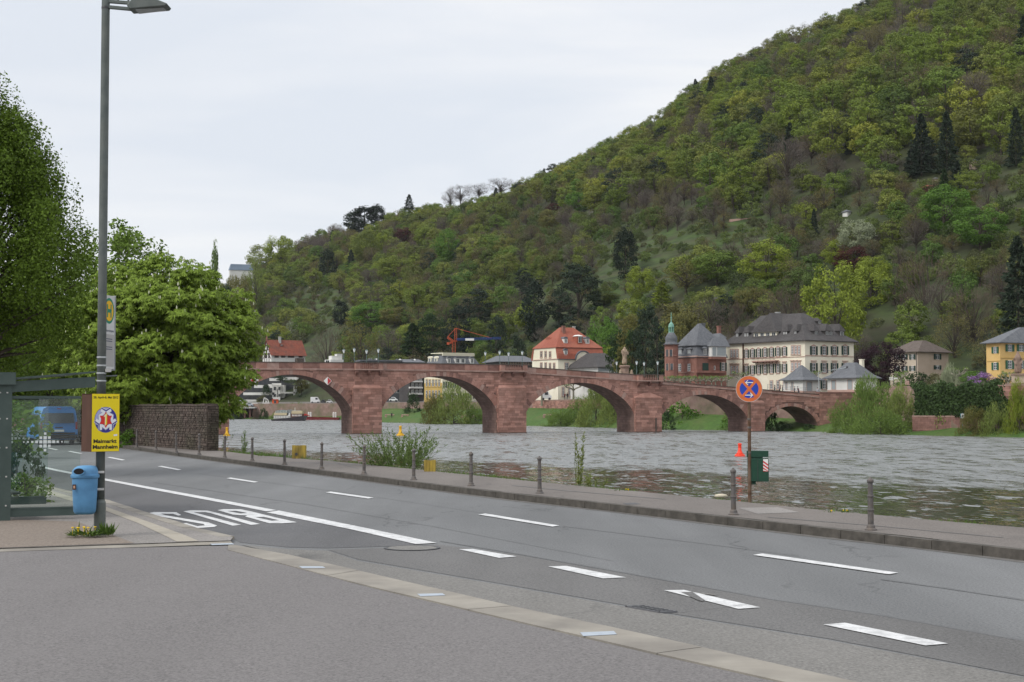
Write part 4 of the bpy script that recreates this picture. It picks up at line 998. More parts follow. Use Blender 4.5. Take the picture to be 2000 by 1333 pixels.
        if arch:
            n = 8; pts = [(-(w/2 + ov) * math.cos(math.pi * i / n), 0, h + rise * math.sin(math.pi * i / n)) for i in range(n + 1)]; r.prism(pts, (0, -ov, 0), (0, depth, 0))
        else:
            r.add([(-w/2 - ov, -ov, h), (w/2 + ov, -ov, h), (w/2 + ov, depth, h), (-w/2 - ov, depth, h), (0, .6 if w < 4 else 1.4, h + rise), (0, depth, h + rise)], [(0, 1, 4), (1, 2, 5, 4), (3, 0, 4, 5), (2, 3, 5), (3, 2, 1, 0)])
        r.build('dormer_roof', roofm, o)
        ww = w / nwin * .62
        for i in range(nwin):
            x = -w/2 + w * (i + .5) / nwin; f = MB(); e = .08; a0, a1 = .12 * h, .93 * h
            f.box(x - ww/2, x - ww/2 + e, -.06, 0, a0, a1); f.box(x + ww/2 - e, x + ww/2, -.06, 0, a0, a1); f.box(x - ww/2 + e, x + ww/2 - e, -.06, 0, a1 - e, a1); f.box(x - ww/2 + e, x + ww/2 - e, -.06, 0, a0, a0 + e); f.box(x - .04, x + .04, -.065, 0, a0 + e, a1 - e)
            f.cur = 1; f.add([(x - ww/2 + e, -.02, a0 + e), (x + ww/2 - e, -.02, a0 + e), (x + ww/2 - e, -.02, a1 - e), (x - ww/2 + e, -.02, a1 - e)], [(0, 1, 2, 3)])
            f.build('dormer_window', [frame or M_frame, glassm or M_glass], o)
        return o
    def chimney(s, face, px, py0, py1, inset, w, m):
        t = s.t(face, px, py0, inset); z1 = s.hit(face, px, py0, inset)[1]; z0 = s.hit(face, px, py1, inset)[1]
        x, y = (t, inset) if face == 'R' else (inset, t)
        b = MB(); b.box(x - w/2, x + w/2, y - w/2, y + w/2, z0 - 1.5, z1 - .15); b.box(x - w/2 - .08, x + w/2 + .08, y - w/2 - .08, y + w/2 + .08, z1 - .15, z1); return b.build('chimney', m, s.o)
    def box_on(s, face, px0, px1, py0, py1, out, m, name, inset=0.0, thick=None):
        ym = (py0 + py1) / 2; t0, t1 = sorted((s.t(face, px0, ym, inset - out), s.t(face, px1, ym, inset - out))); z0 = s.hit(face, (px0 + px1) / 2, py1, inset - out)[1]; z1 = s.hit(face, (px0 + px1) / 2, py0, inset - out)[1]
        back = inset if thick is None else inset - out + thick
        b = MB(); (b.box(t0, t1, inset - out, back, z0, z1) if face == 'R' else b.box(inset - out, back, t0, t1, z0, z1)); return b.build(name, m, s.o)

# --- large cream house
h = House('cream_mansion', 'large cream hotel-like house with dark slate roof, many shuttered windows and a balcony', 'house', 1573, 320, 35.3, 1418, 1668, 775)
ze = h.z(664.5, 'R', 1573); h.walls(ze, M_cream)
h.hip(ze, h.z(612, 'R', 1585, 6), M_slate, .75, rx=(.42, .50), ry=(.30, .80), flare=.12)
h.box_on('R', 1573.3, 1667.8, 695.3, 696.8, .1, M_pink, 'string_course'); 
for y0_, y1_ in ((695.8, 697.0),): h.box_on('L', 1418.3, 1572.6, 699, 700.2, .1, M_pink, 'string_course')
for px in (1589, 1609.5, 1629.5, 1650.5):
    for (a, b_, li) in ((676.5, 693.5, False), (709.5, 728, True), (743, 760, False)): h.window('R', px - 3.3, px + 3.3, a, b_, shutters=M_shg, trim=M_pink, arch=not li, muntin=2, lintel=li)
for i, px in enumerate((1458, 1470, 1482, 1494.5, 1507, 1519.7, 1532.5)):
    f = i / 6
    h.window('L', px - 2.3, px + 2.3, 683 - 4.6 * f, 699.5 - 4.5 * f, shutters=M_shg, trim=M_pink, arch=True, muntin=2)
    h.window('L', px - 2.3, px + 2.3, 714.5 - 4 * f, 732 - 4.5 * f, shutters=M_shg, trim=M_pink, lintel=(i in (0, 5, 6)), muntin=2)
    if i > 3: h.window('L', px - 2.3, px + 2.3, 744, 760, trim=M_pink, muntin=2)
for x0_, yy in ((1426.5, 0), (1545.5, -6.3)):
    for k_ in range(3):
        px = x0_ + 2.6 + k_ * (5.6 + (.9 if yy else 0))
        h.window('L', px - 2, px + 2, 683 + yy, 698.5 + yy, trim=M_pink, muntin=2); h.window('L', px - 2, px + 2, 715 + yy, 731 + yy, trim=M_pink, muntin=2, lintel=True)
h.box_on('L', 1468, 1513.5, 704.5, 706.5, 1.3, M_pink, 'balcony_floor')
for px in np.linspace(1470, 1511, 8): h.box_on('L', px - .8, px + .8, 706.6, 709.5, .9, M_pink, 'balcony_bracket')
for px in np.linspace(1468.6, 1513, 18): h.box_on('L', px - .2, px + .2, 698.2, 704.5, 1.28, M_gutter, 'baluster', thick=.06)
h.box_on('L', 1468, 1513.5, 697.4, 698.2, 1.3, M_gutter, 'balcony_rail', thick=.08)
h.box_on('L', 1450, 1452, 668, 775, .2, mat('brown_pipe', (.10, .05, .035), .6), 'drainpipe')
h.dormer('L', 1472, 1517, 649, 664.5, 1.0, M_creamL, M_slate, nwin=4, rise=4.2, depth=7, ov=.5)
for px0, px1, n_ in ((1437, 1443, 1), (1453.5, 1462.5, 2), (1529.5, 1538, 2), (1550.5, 1556.5, 1)): h.dormer('L', px0, px1, 651 - (px0 - 1437) * .035, 664.8 - (px0 - 1437) * .03, 1.2, M_slate, M_slate, nwin=n_, rise=1.5, depth=4.5)
for px0, px1, n_ in ((1590, 1599, 1), (1611.5, 1626.5, 2), (1639.5, 1649, 1)): h.dormer('R', px0, px1, 647, 659.5, 1.2, M_slate, M_slate, nwin=n_, rise=1.6, depth=4.5)
h.dormer('L', 1541.5, 1548, 629, 634, 4.6, M_slate, M_slate, rise=.8, depth=2.4); h.dormer('R', 1597, 1603.5, 628, 633, 4.2, M_slate, M_slate, rise=.8, depth=2.4)
h.chimney('L', 1519, 610, 618, 6.5, .8, M_conc)
# --- pair of white gate pavilions
h = House('gate_pavilion', 'small white pavilion with grey pyramid roof at the end of the bridge', 'pavilion', 1568, 300, 40, 1530, 1602, 766)
ze = h.z(742, 'R', 1568); h.walls(ze, M_whiter, base=-.4); h.hip(ze, h.z(714, 'R', 1569, 3), M_slateb, .7, rx=(.48, .52), ry=(.48, .52), flare=.4)
h.box_on('L', 1530.3, 1567.6, 741, 743, .06, M_pink, 'cornice'); h.box_on('R', 1568.3, 1601.7, 741, 743, .06, M_pink, 'cornice')
h.window('L', 1534, 1538, 746, 762, frame=M_pink, glassm=M_shgrey, muntin=0, name='door'); h.window('L', 1545, 1550, 746, 764, frame=M_pink, glassm=M_shgrey, muntin=0, name='door'); h.window('R', 1575, 1586, 746, 765, frame=M_pink, glassm=M_shgrey, muntin=0, name='door')
h.box_on('L', 1530, 1568.2, 764, 770, .1, M_pink, 'plinth'); h.box_on('R', 1568, 1602.2, 764, 770, .1, M_pink, 'plinth')
h = House('gate_pavilion', 'wider white pavilion with hipped grey roof and chimney behind the big willow bush', 'pavilion', 1672, 292, 38, 1616, 1713, 764)
ze = h.z(738, 'R', 1672); h.walls(ze, M_whiter, base=-.4); h.hip(ze, h.z(709, 'R', 1674, 3.5), M_slateb, .7, rx=(.45, .55), ry=(.36, .66), flare=.35)
h.box_on('L', 1616.3, 1671.6, 737.4, 739.4, .06, M_pink, 'cornice'); h.box_on('R', 1672.3, 1712.7, 737.4, 739.4, .06, M_pink, 'cornice')
h.window('L', 1624, 1633, 743, 762, frame=M_pink, glassm=M_shgrey, muntin=0, name='door'); h.window('L', 1655.5, 1665, 742, 762, frame=M_pink, glassm=M_shgrey, muntin=0, name='door')
h.box_on('L', 1616, 1672.2, 762, 772, .1, M_pink, 'plinth'); h.box_on('R', 1672, 1713.2, 762, 772, .1, M_pink, 'plinth')
h.chimney('R', 1683, 702, 714, 3, .7, M_cream)
# --- red sandstone villa with onion-domed tower
h = House('red_villa', 'red sandstone villa with grey slate mansard roof and a round onion domed tower', 'villa', 1361, 328, 30, 1318, 1419, 762)
ze = h.z(697, 'R', 1361); h.walls(ze, M_redren)
zm = h.z(674, 'R', 1361)
h.hip(ze, zm, M_slateb, .25, rx=(.06, .94), ry=(.09, .91), name='lower_roof')
h.hip(zm, h.z(634, 'R', 1377, 5), M_slateb, .4, x0=h.a * .05, x1=h.a * .95, y0=h.b * .07, y1=h.b * .93, rx=(.40, .45), ry=(.4, .5), name='upper_roof')
h.chimney('R', 1372, 632, 645, 4, .9, M_slateb); h.chimney('R', 1404, 637, 650, 5, .7, M_redren)
for px in (1328.5, 1346): h.dormer('L', px - 4, px + 4, 682, 696, .0, M_slateb, M_slateb, rise=.7, depth=2.5, glassm=M_shgrey)
h.dormer('R', 1373, 1382, 681, 695, .0, M_slateb, M_slateb, rise=.7, depth=2.5)
h.dormer('L', 1340.5, 1352.5, 661.5, 670, 2.2, M_slateb, M_slateb, nwin=2, rise=.8, depth=3); h.dormer('R', 1379, 1388, 659.5, 670, 2.4, M_shg, M_slateb, rise=.9, depth=3); h.dormer('R', 1404, 1417, 660, 669, 2.4, M_shg, M_slateb, nwin=2, rise=1, depth=3)
h.box_on('R', 1389.5, 1418.5, 677.5, 697, 1.1, M_whiter, 'glazed_bay'); h.box_on('R', 1401, 1418, 678.5, 695, 1.15, M_shgrey, 'blind', thick=.04); h.box_on('R', 1392, 1399, 678.5, 695, 1.15, M_shgrey, 'blind', thick=.04)
t0 = h.t('R', 1389, 675, -1.1); z_ = h.z(677, 'R', 1400, -1.1)
MB().add([(t0 - .3, -1.4, z_), (h.a, -1.4, z_), (h.a, .6, z_), (t0 - .3, .6, z_), (t0 + 1.6, .3, z_ + 2.0), (h.a, .3, z_ + 2.0)], [(0, 1, 5, 4), (3, 0, 4), (1, 2, 5), (2, 3, 4, 5), (3, 2, 1, 0)]).build('bay_roof', M_slateb, h.o)
h.box_on('R', 1389, 1418.5, 697.5, 702, 1.2, M_redren, 'bay_apron')
for px in (1328, 1346): h.window('L', px - 3, px + 3, 711, 725.5, trim=M_redren, arch=True, muntin=2)
h.window('R', 1372, 1383.5, 709, 724, frame=M_shg, glassm=M_shg, muntin=0); h.window('R', 1394, 1397, 715, 723, muntin=0, trim=M_redren); h.window('R', 1409.5, 1415, 709, 725, shutters=M_shg, trim=M_pink, muntin=2)
h.box_on('L', 1320, 1361, 696, 698, .25, M_pink, 'cornice'); h.box_on('R', 1361, 1389, 696, 698, .25, M_pink, 'cornice'); h.box_on('L', 1318, 1361.4, 727, 728, .15, M_pink, 'string_course'); h.box_on('R', 1361, 1418.5, 724.5, 729, .9, M_redren, 'terrace_wall')
# tower as part of the villa
tx_ = A(1311.5, 740, 329); tw = (1324.5 - 1298) / 3000 * 329 / 2
loc = h.o.matrix_basis.inverted() @ Vector((tx_.x, tx_.y, h.zg)) if False else Matrix.Rotation(-h.th, 4, 'Z') @ (Vector((tx_.x, tx_.y, 0)) - h.C)
def zz(py): return A(0, py, 329).z - h.zg
tb = MB(); tb.lathe([(tw, -3), (tw, zz(697)), (tw + .15, zz(696)), (tw, zz(695)), (tw, zz(675)), (tw + .3, zz(674)), (tw + .3, zz(673))], 10, c=(loc.x, loc.y, 0)); tb.build('tower', M_redren, h.o)
MB().lathe([(tw + .4, zz(674)), (tw * .98, zz(671)), (tw * .86, zz(668)), (tw * .93, zz(664)), (tw * .88, zz(659)), (tw * .62, zz(654)), (tw * .42, zz(650))], 14, c=(loc.x, loc.y, 0)).build('onion_dome', M_slateb, h.o, smooth=True)
lan = MB(); lan.lathe([(tw * .42, zz(650)), (tw * .42, zz(648.5)), (tw * .3, zz(648.4))], 8, c=(loc.x, loc.y, 0)); lan.lathe([(tw * .16, zz(649)), (tw * .16, zz(640))], 6, c=(loc.x, loc.y, 0))
for k_ in range(6): a = k_ * math.pi / 3; lan.box(loc.x + tw * .33 * math.cos(a) - .1, loc.x + tw * .33 * math.cos(a) + .1, loc.y + tw * .33 * math.sin(a) - .1, loc.y + tw * .33 * math.sin(a) + .1, zz(648.5), zz(640))
lan.lathe([(tw * .44, zz(640)), (tw * .44, zz(638.5)), (tw * .36, zz(634)), (tw * .15, zz(630.5)), (.12, zz(629)), (.06, zz(612)), (.01, zz(609))], 10, c=(loc.x, loc.y, 0)); lan.lathe([(.05, zz(622)), (.25, zz(621)), (.05, zz(620))], 6, c=(loc.x, loc.y, 0)); lan.lathe([(.05, zz(616.5)), (.2, zz(615.5)), (.05, zz(615))], 6, c=(loc.x, loc.y, 0))
lan.build('lantern_spire', M_copper, h.o)
for (px, a, b_) in ((1302.5, 684, 697), (1309.5, 684, 697), (1302.5, 711, 724), (1310.5, 711, 723)):
    d_ = -1 if px < 1329 else .0; X = (px - 1311.5) / 3000 * 329; ang = math.asin(max(-.9, min(.9, X / tw))); 
    wd = MB(); wd.box(-.28, .28, -.08, 0, 0, zz(a) - zz(b_)); wd.cur = 1; wd.box(-.38, -.28, -.1, 0, -.1, zz(a) - zz(b_) + .1); wd.box(.28, .38, -.1, 0, -.1, zz(a) - zz(b_) + .1)
    wd.build('tower_window', [M_glass, M_pink], h.o, (loc.x + (tw * .98) * math.sin(ang + 0 - h.th), loc.y - (tw * .98) * math.cos(ang - h.th), zz(b_)), ang - h.th)
# --- cream house with red mansard roof
h = House('red_roofed_house', 'cream house with tall red tiled mansard roof, arched gable and dormers above the bridge', 'house', 1090, 400, 28, 1039.5, 1178, 786)
ze = h.z(701.5, 'R', 1090); zm = h.z(678, 'R', 1088); h.walls(ze, M_cream)
b = MB(); iw = .95
b.prism([(0, 0, ze), (0, h.b, ze), (0, h.b - iw, zm), (0, iw, zm)], (0, 0, 0), (h.a, 0, 0)); b.build('upper_wall', M_creamL, h.o)
# steep tiled flank towards the river and behind
for (ya, yb_, sg) in ((0, iw, 1), (h.b, h.b - iw, -1)):
    m_ = MB(); m_.prism([(0, ya - .35 * sg, ze - .1), (0, ya - .28 * sg + .4 * sg * .5, ze + (zm - ze) * .45), (0, yb_ - .12 * sg, zm + .05), (0, yb_ + .2 * sg, zm + .05), (0, ya + .3 * sg, ze - .1)], (-.15, 0, 0), (h.a + .15, 0, 0)); m_.build('steep_roof', M_tile, h.o)
h.hip(zm, h.z(641, 'R', 1110, 8), M_tile, .25, y0=iw - .2, y1=h.b - iw + .2, rx=(.34, .62), ry=(.46, .54), name='upper_roof')
h.chimney('R', 1100.5, 637, 641, 5, .8, M_redren); h.chimney('R', 1121, 638, 641, 7, .6, M_conc)
for px, a, b_, ins in ((1105, 662, 671.5, 1.7), (1147.5, 662, 671.5, 1.7), (1105, 685, 697, -.1)): h.dormer('R', px - 3.6, px + 3.6, a, b_, ins, M_whiter, M_slateb, rise=.55, depth=2.6, arch=True, ov=.1)
h.dormer('R', 1127.5, 1138.5, 657, 671.5, 1.5, M_tile, M_whiter, rise=.4, depth=4, frame=M_frame, ov=.15)
h.dormer('L', 1066, 1077, 665, 672, 1.9, M_whiter, M_tile, rise=.9, depth=1.5, arch=True, ov=.1)
# arched gable
ta = h.t('R', 1124, 700); tb_ = h.t('R', 1152, 700); zt = h.z(687.5, 'R', 1138); rc = (tb_ - ta) / 2; cx = (ta + tb_) / 2
pts = [(ta, 0, ze - 2)] + [(cx - rc * math.cos(math.pi * i / 12), 0, zt - rc * .95 + rc * .95 * math.sin(math.pi * i / 12)) for i in range(13)] + [(tb_, 0, ze - 2)]
m_ = MB(); m_.prism(pts, (0, -.35, 0), (0, 1.6, 0)); m_.build('arched_gable', M_cream, h.o)
for i in range(12):
    a0, a1 = math.pi * i / 12, math.pi * (i + 1) / 12; m_ = MB(); P2 = lambda a, r: (cx - r * math.cos(a), 0, zt - rc * .95 + r * .95 * math.sin(a))
    m_.prism([P2(a0, rc), P2(a1, rc), P2(a1, rc + .35), P2(a0, rc + .35)], (0, -.5, 0), (0, 1.7, 0)); m_.build('gable_coping', M_slateb, h.o)
h.window('R', 1134.5, 1143, 698, 711, inset=-.36, muntin=2, trim=M_pink)
h.window('R', 1103.5, 1110, 709, 722, muntin=2, trim=M_pink)
for px in (1057.5, 1066, 1074.5): h.window('L', px - 1.9, px + 1.9, 687, 698.5, trim=M_pink, frame=M_beige, muntin=1)
for px in (1057.5, 1066, 1074.5, 1082.5): h.window('L', px - 1.9, px + 1.9, 709.5, 721, trim=M_pink, frame=M_beige, muntin=1); h.window('L', px - 1.9, px + 1.9, 745, 757, trim=M_pink, muntin=1)
for px in (1100, 1112, 1124, 1136, 1148): h.window('R', px - 2, px + 2, 757, 774, trim=M_pink, muntin=1); h.window('R', px - 2, px + 2, 733, 745, trim=M_pink, muntin=1)
h.box_on('L', 1040, 1090, 702, 703.5, .2, M_pink, 'cornice'); h.box_on('R', 1090, 1124, 701.5, 703, .4, M_gutter, 'gutter')
# --- dark slate roofed pavilion in front of it
h = House('dark_roofed_hall', 'low white hall with dark slate roof between the red roofed house and statue', 'building', 1168, 386, 22, 1110, 1212, 784)
ze = h.z(717, 'R', 1168); h.walls(ze, M_whiter); h.hip(ze, h.z(690, 'R', 1190, 5), M_slate, .8, rx=(.3, .8), ry=(.35, .6)); 
h.box_on('R', 1168.3, 1211, 719, 726, .05, M_shgrey, 'window_band', thick=.03); h.chimney('L', 1150, 695, 702, 6, .6, M_redren); h.chimney('L', 1160, 694, 701, 6, .6, M_redren)
# --- grey roofed building behind the second bastion
h = House('grey_roofed_hall', 'long building with pale grey hipped roof behind the second bridge bastion', 'building', 975, 440, 20, 948, 1046, 786)
ze = h.z(706.5, 'R', 975); h.walls(ze, mat('dark_facade', (.06, .06, .06), .7)); h.hip(ze, h.z(695.5, 'R', 1000, 5), M_slateb, .9, rx=(.15, .85), ry=(.4, .6))
for px in np.arange(977, 1040, 3.2): h.box_on('R', px, px + 1.2, 707, 714, .12, M_beige, 'pilaster')
# --- mansard house
h = House('mansard_house', 'pale house with slate mansard roof, rooftop balustrade and yellow side wall below the crane', 'house', 864, 470, 32, 829, 939, 785)
ze = h.z(716, 'R', 864); h.walls(ze, M_creamL)
t_ = h.b; MB().box(-.06, 0, .05, h.b - .05, -3, ze - 5).build('yellow_facade', M_ochre, h.o)
h.hip(ze, h.z(694, 'R', 864), M_slateb, .3, rx=(.10, .88), ry=(.2, .8), name='mansard_roof')
zt = h.z(694, 'R', 864)
for (x0_, x1_, y0_, y1_) in ((.08, .90, .14, .18), (.08, .90, .78, .82), (.08, .10, .18, .78)):
    m_ = MB(); m_.box(h.a * x0_, h.a * x1_, h.b * y0_, h.b * y1_, zt + .65, zt + .85); m_.build('balustrade_rail', M_creamL, h.o)
for k_ in range(30):
    if k_ % 1 == 0: m_ = MB(); X = h.a * (.085 + .81 * k_ / 29); m_.box(X - .12, X + .12, h.b * .14, h.b * .18, zt - .1, zt + .65); m_.build('baluster', M_creamL, h.o)
for px0, px1, n_ in ((874, 880.5, 1), (889, 909, 2), (918.5, 926, 1)): h.dormer('R', px0, px1, 700.5, 710.5, .5, M_whiter, M_slateb, nwin=n_, rise=.6, depth=4, arch=True, ov=.1)
for px in (839, 851): h.dormer('L', px - 3, px + 3, 699.5, 711, .5, M_creamL, M_creamL, rise=.5, depth=3, arch=True, ov=.1)
for px in (833.5, 839.5, 846, 852, 858):
    for a, b_ in ((741.5, 755), (763, 778)): h.window('L', px - 1.7, px + 1.7, a, b_, trim=M_ochre, frame=M_frame, inset=-.06)
for px in (869, 878, 887, 897, 907, 917, 927):
    for a, b_ in ((746, 758), (768, 779)): h.window('R', px - 1.6, px + 1.6, a, b_, shutters=M_shg)
# --- flat roofed low building to its left
h = House('flat_roofed_building', 'long low building with stepped flat grey roofs behind the bridge parapet', 'building', 832, 500, 172, 900, 700, 786) if False else House('flat_roofed_building', 'long low building with stepped flat grey roofs behind the bridge parapet', 'building', 706, 520, 18, 697, 782, 786)
ze = h.z(706, 'R', 706); h.walls(ze, mat('dark_facade2', (.07, .075, .08), .7)); MB().box(-.6, h.a + .6, -.6, h.b, ze, ze + .5).build('roof', M_slateb, h.o)
MB().box(h.a, h.a + 8, .5, 12, -3, ze - .2).build('low_wing', mat('dark_facade2', (0, 0, 0)), h.o); MB().add([(h.a + .7, -.4, ze - .2), (h.a + 9, -.4, ze - .2), (h.a + 8, 6, ze + 1.0), (h.a + .7, 6, ze + 1.0), (h.a + .7, 12, ze - .2), (h.a + 9, 12, ze - .2)], [(0, 1, 2, 3), (3, 2, 5, 4)]).build('wing_roof', M_slateb, h.o)
rr = random.Random(8)
for k_ in range(9): x = rr.uniform(2, h.a + 6); MB().lathe([(.5, 0), (.5, .3), (.3, .5), (.05, .6)], 8, c=(x, 4, ze + .5)).build('roof_dome_light', M_whiter if k_ % 3 == 0 else M_slateb, h.o)
for px in (742, 760, 775):
    for a, b_ in ((740, 750), (757, 768)): h.window('R', px - 6, px + 6, a, b_, frame=M_whiter)
# building seen through the left part of the second arch: dark glass front with white balconies
h = House('glass_fronted_house', 'dark glass fronted house with white balconies seen through the second bridge arch', 'house', 800, 500, 30, 780, 827, 786)
h.walls(h.z(712, 'R', 800), M_slate)
for a in (744, 756, 768): h.box_on('R', 801, 826, a, a + 3, 1.0, M_whiter, 'balcony')
for px in (806, 814, 821):
    for a in (738, 749, 761): h.window('R', px - 2.5, px + 2.5, a, a + 6.5)
# --- small white roof structure
h = House('white_roof_terrace', 'small white flat roofed structure behind the bridge parapet between half timbered house and lamps', 'building', 646, 590, 30, 634, 671, 712)
h.walls(h.z(702.5, 'R', 646), M_whiter); h.box_on('R', 648, 662, 695.5, 703, -1, M_whiter, 'roof_room', thick=3); h.chimney('R', 661, 692, 703, 2, 2.2, M_whiter)
h.window('R', 636, 643, 704, 709)
# --- half timbered house
h = House('half_timbered_house', 'half timbered white house with steep old red tiled roof on the lower slope at left', 'house', 530, 640, 31, 513, 596, 716)
ze = h.z(691.5, 'R', 530); h.walls(ze, M_whiter); zr = h.z(664, 'R', 530, 4)
yb2 = h.b / 2
m_ = MB(); m_.add([(0, 0, ze), (0, h.b, ze), (0, yb2, zr - .3)], [(0, 1, 2)]); m_.add([(h.a, 0, ze), (h.a, h.b, ze), (h.a, yb2, zr - .3)], [(2, 1, 0)]); m_.build('gable', M_whiter, h.o)
for sg in (0, 1):
    y0_ = -.8 if sg == 0 else h.b + .8
    m_ = MB(); m_.prism([(0, y0_, ze - .7), (0, yb2, zr), (0, yb2, zr - .35), (0, y0_ + (.4 if sg == 0 else -.4), ze - .7)], (-.5, 0, 0), (h.a + .5, 0, 0)); m_.build('roof', M_oldtile, h.o)
for f0 in (.25, .5, .75):
    m_ = MB(); m_.bar((-.05, h.b * f0, 0), (-.05, h.b * f0, ze + (zr - ze) * (1 - abs(f0 - .5) * 2) * .9), .28); m_.build('timber_post', M_timber, h.o)
for zf in (0.02, .3, .6): m_ = MB(); hw = yb2 * (1 - zf); m_.bar((-.06, yb2 - hw, ze + (zr - ze) * zf), (-.06, yb2 + hw, ze + (zr - ze) * zf), .26); m_.build('timber_beam', M_timber, h.o)
for sg in (-1, 1): m_ = MB(); m_.bar((-.07, yb2 + sg * yb2 * .9, ze - 2), (-.07, yb2 + sg * yb2 * .35, ze + .4), .2); m_.build('timber_brace', M_timber, h.o)
for px in (519.5, 525.5): h.window('L', px - 1.4, px + 1.4, 691, 700, shutters=None, frame=M_timber)
h.window('L', 521.2, 523.6, 677, 683, frame=M_timber)
for px in (540, 553, 566, 570.5, 587): h.window('R', px - 1.9, px + 1.9, 692.5, 699, shutters=M_shb, frame=M_timber)
h.dormer('R', 547, 553, 673.5, 676, 2.4, M_oldtile, M_slateb, rise=.1, depth=1); h.chimney('R', 546.5, 658, 664, 4, .9, M_conc)
m_ = MB(); m_.lathe([(.35, zr - .5), (.5, zr + .4), (.2, zr + 1.2), (.05, zr + 2.2)], 6, c=(-.2, yb2, 0)); m_.build('gable_finial', M_redren, h.o)
h.box_on('R', 580, 594, 700, 708, 2.0, M_browntile, 'porch_roof')
# --- beige house at right
h = House('beige_house', 'beige two storey house with brown hipped roof and dark shutters behind the purple leaved tree', 'house', 1793, 330, 36, 1739, 1853, 742)
ze = h.z(687, 'R', 1793); h.walls(ze, M_beige); MB().box(-.05, 0, .02, h.b - .02, -1, ze).build('lit_facade', mat('lit_beige_render', (.50, .42, .33), .9, (.55, .47, .38), scale=.4), h.o)  # left wall gets a paler copy of the render, light painted in
h.hip(ze, h.z(667, 'R', 1800, 5), M_browntile, .7, rx=(.4, .5), ry=(.25, .6))
for px in (1752, 1767, 1782.5):
    for a, b_ in ((692.5, 702.5), (715, 725)): h.window('L', px - 2.8, px + 2.8, a, b_, shutters=M_shg, inset=-.05)
for a, b_ in ((692, 702.5), (714, 722)): h.window('R', 1827, 1834, a, b_, shutters=M_shg)
h.box_on('L', 1789.5, 1790.5, 688, 742, .15, M_gutter, 'drainpipe')
# --- yellow house at the right edge
h = House('yellow_house', 'bright yellow house with green shutters and blue grey hipped roof at the right edge', 'house', 1954, 285, 24, 1927, 2110, 745)
ze = h.z(669, 'R', 1954); h.walls(ze, M_yellow); h.hip(ze, h.z(643, 'R', 1998, 6), M_slateb, .8, rx=(.33, .8), ry=(.4, .6))
for px in (1972, 1994, 2016, 2038, 2060):
    for a, b_ in ((673.5, 687), (704.5, 721)): h.window('R', px - 4, px + 4, a, b_, shutters=M_shbg, muntin=2)
for a, b_ in ((678, 690.5), (708.5, 723)): h.window('L', 1941, 1947.5, a, b_, shutters=M_shbg, muntin=2)
h.box_on('L', 1927.5, 1953.5, 705, 706, .1, M_ochre, 'string_course'); h.box_on('R', 1954.5, 2100, 700, 701, .1, M_ochre, 'string_course')
# --- distant blue grey building on the skyline
h = House('skyline_building', 'pale building with blue grey roof on the skyline beside the tall poplar', 'building', 449, 900, 20, 445.5, 494, 560)
h.walls(h.z(527, 'R', 449), M_whiter, base=-12); h.hip(h.z(527, 'R', 449), h.z(516, 'R', 449, 1), mat('blue_grey_metal', (.18, .23, .30), .6), .3, rx=(.05, .95), ry=(.1, .9), name='mansard_roof')
for px in (452, 458, 464, 470): h.dormer('R', px - 1.3, px + 1.3, 519.5, 524.5, .3, M_slateb, M_slateb, rise=.4, depth=2)
# --- little houses in the hillside gardens
for px, py, Z, wpx, hpx, rm, wm, lab in [(1399, 590, 470, 13, 9, M_slate, M_timber, 'tiny dark pavilion tower among trees above the red villa'), (686, 556, 800, 17, 7, M_tile, M_pink, 'small red roofed garden house on the left hillside'),
        (703, 549, 830, 22, 6, M_browntile, M_beige, 'long garden hut with brown roof uphill of the small red roofed garden house'), (607, 560, 800, 10, 6, M_oldtile, M_beige, 'garden shed with old red roof on the far left slope'),
        (1815, 368, 640, 22, 8, M_tile, M_timber, 'garden hut with orange red roof high on the right hillside'), (1655, 418, 600, 16, 9, M_slateb, M_whiter, 'grey roofed garden hut beside a small flag mast on the hillside'),
        (1905, 317, 700, 16, 7, M_slateb, M_beige, 'pale grey hut in the trees of the upper right hillside'), (620, 580, 760, 15, 5, M_browntile, M_timber, 'dark low shed on the left hillside terraces'),
        (1830, 352, 650, 12, 6, M_slateb, M_beige, 'grey roofed hut just above the orange red garden hut')]:
    Z = hillhit(px, py).y - 6
    h = House('garden_hut', lab, 'hut', px, Z, 25, px - wpx * .4, px + wpx * .6, py, 'huts in the hillside gardens')
    hh = hpx / 3000 * Z; h.walls(hh * .55, wm, base=-6); h.hip(hh * .55, hh, rm, .3, rx=(.3, .7), ry=(.45, .55)); h.window('R', px + wpx * .15, px + wpx * .35, py - hpx * .45, py - hpx * .1)
# ------------------------------------------------------------------ terraced white apartments seen through the first arch
ZT = 640
def W(px, py, Z=ZT): return A(px, py, Z)
ap = empty('terraced_apartments', W(550, 786), 'modern white terraced apartment building with planted balconies seen through the first arch', 'apartment building')
o0 = ap.location
def abox(name, px0, px1, py0, py1, Y0, Y1, m):
    a = A(px0, py1, Y0); b_ = A(px1, py0, Y0); k_ = MB(); k_.box(a.x - o0.x, b_.x - o0.x, Y0 - o0.y, Y1 - o0.y, a.z - o0.z, b_.z - o0.z); return k_.build(name, m, ap)
M_dg = mat('dark_glazing', (.03, .035, .04), .15, (.07, .07, .07), scale=.5)
abox('storey', 460, 660, 770, 800, 660, 690, M_dg); abox('storey', 470, 655, 752, 770, 668, 690, M_dg); abox('storey', 495, 645, 738, 752, 676, 695, M_dg); abox('storey', 520, 620, 725, 738, 684, 700, M_dg)
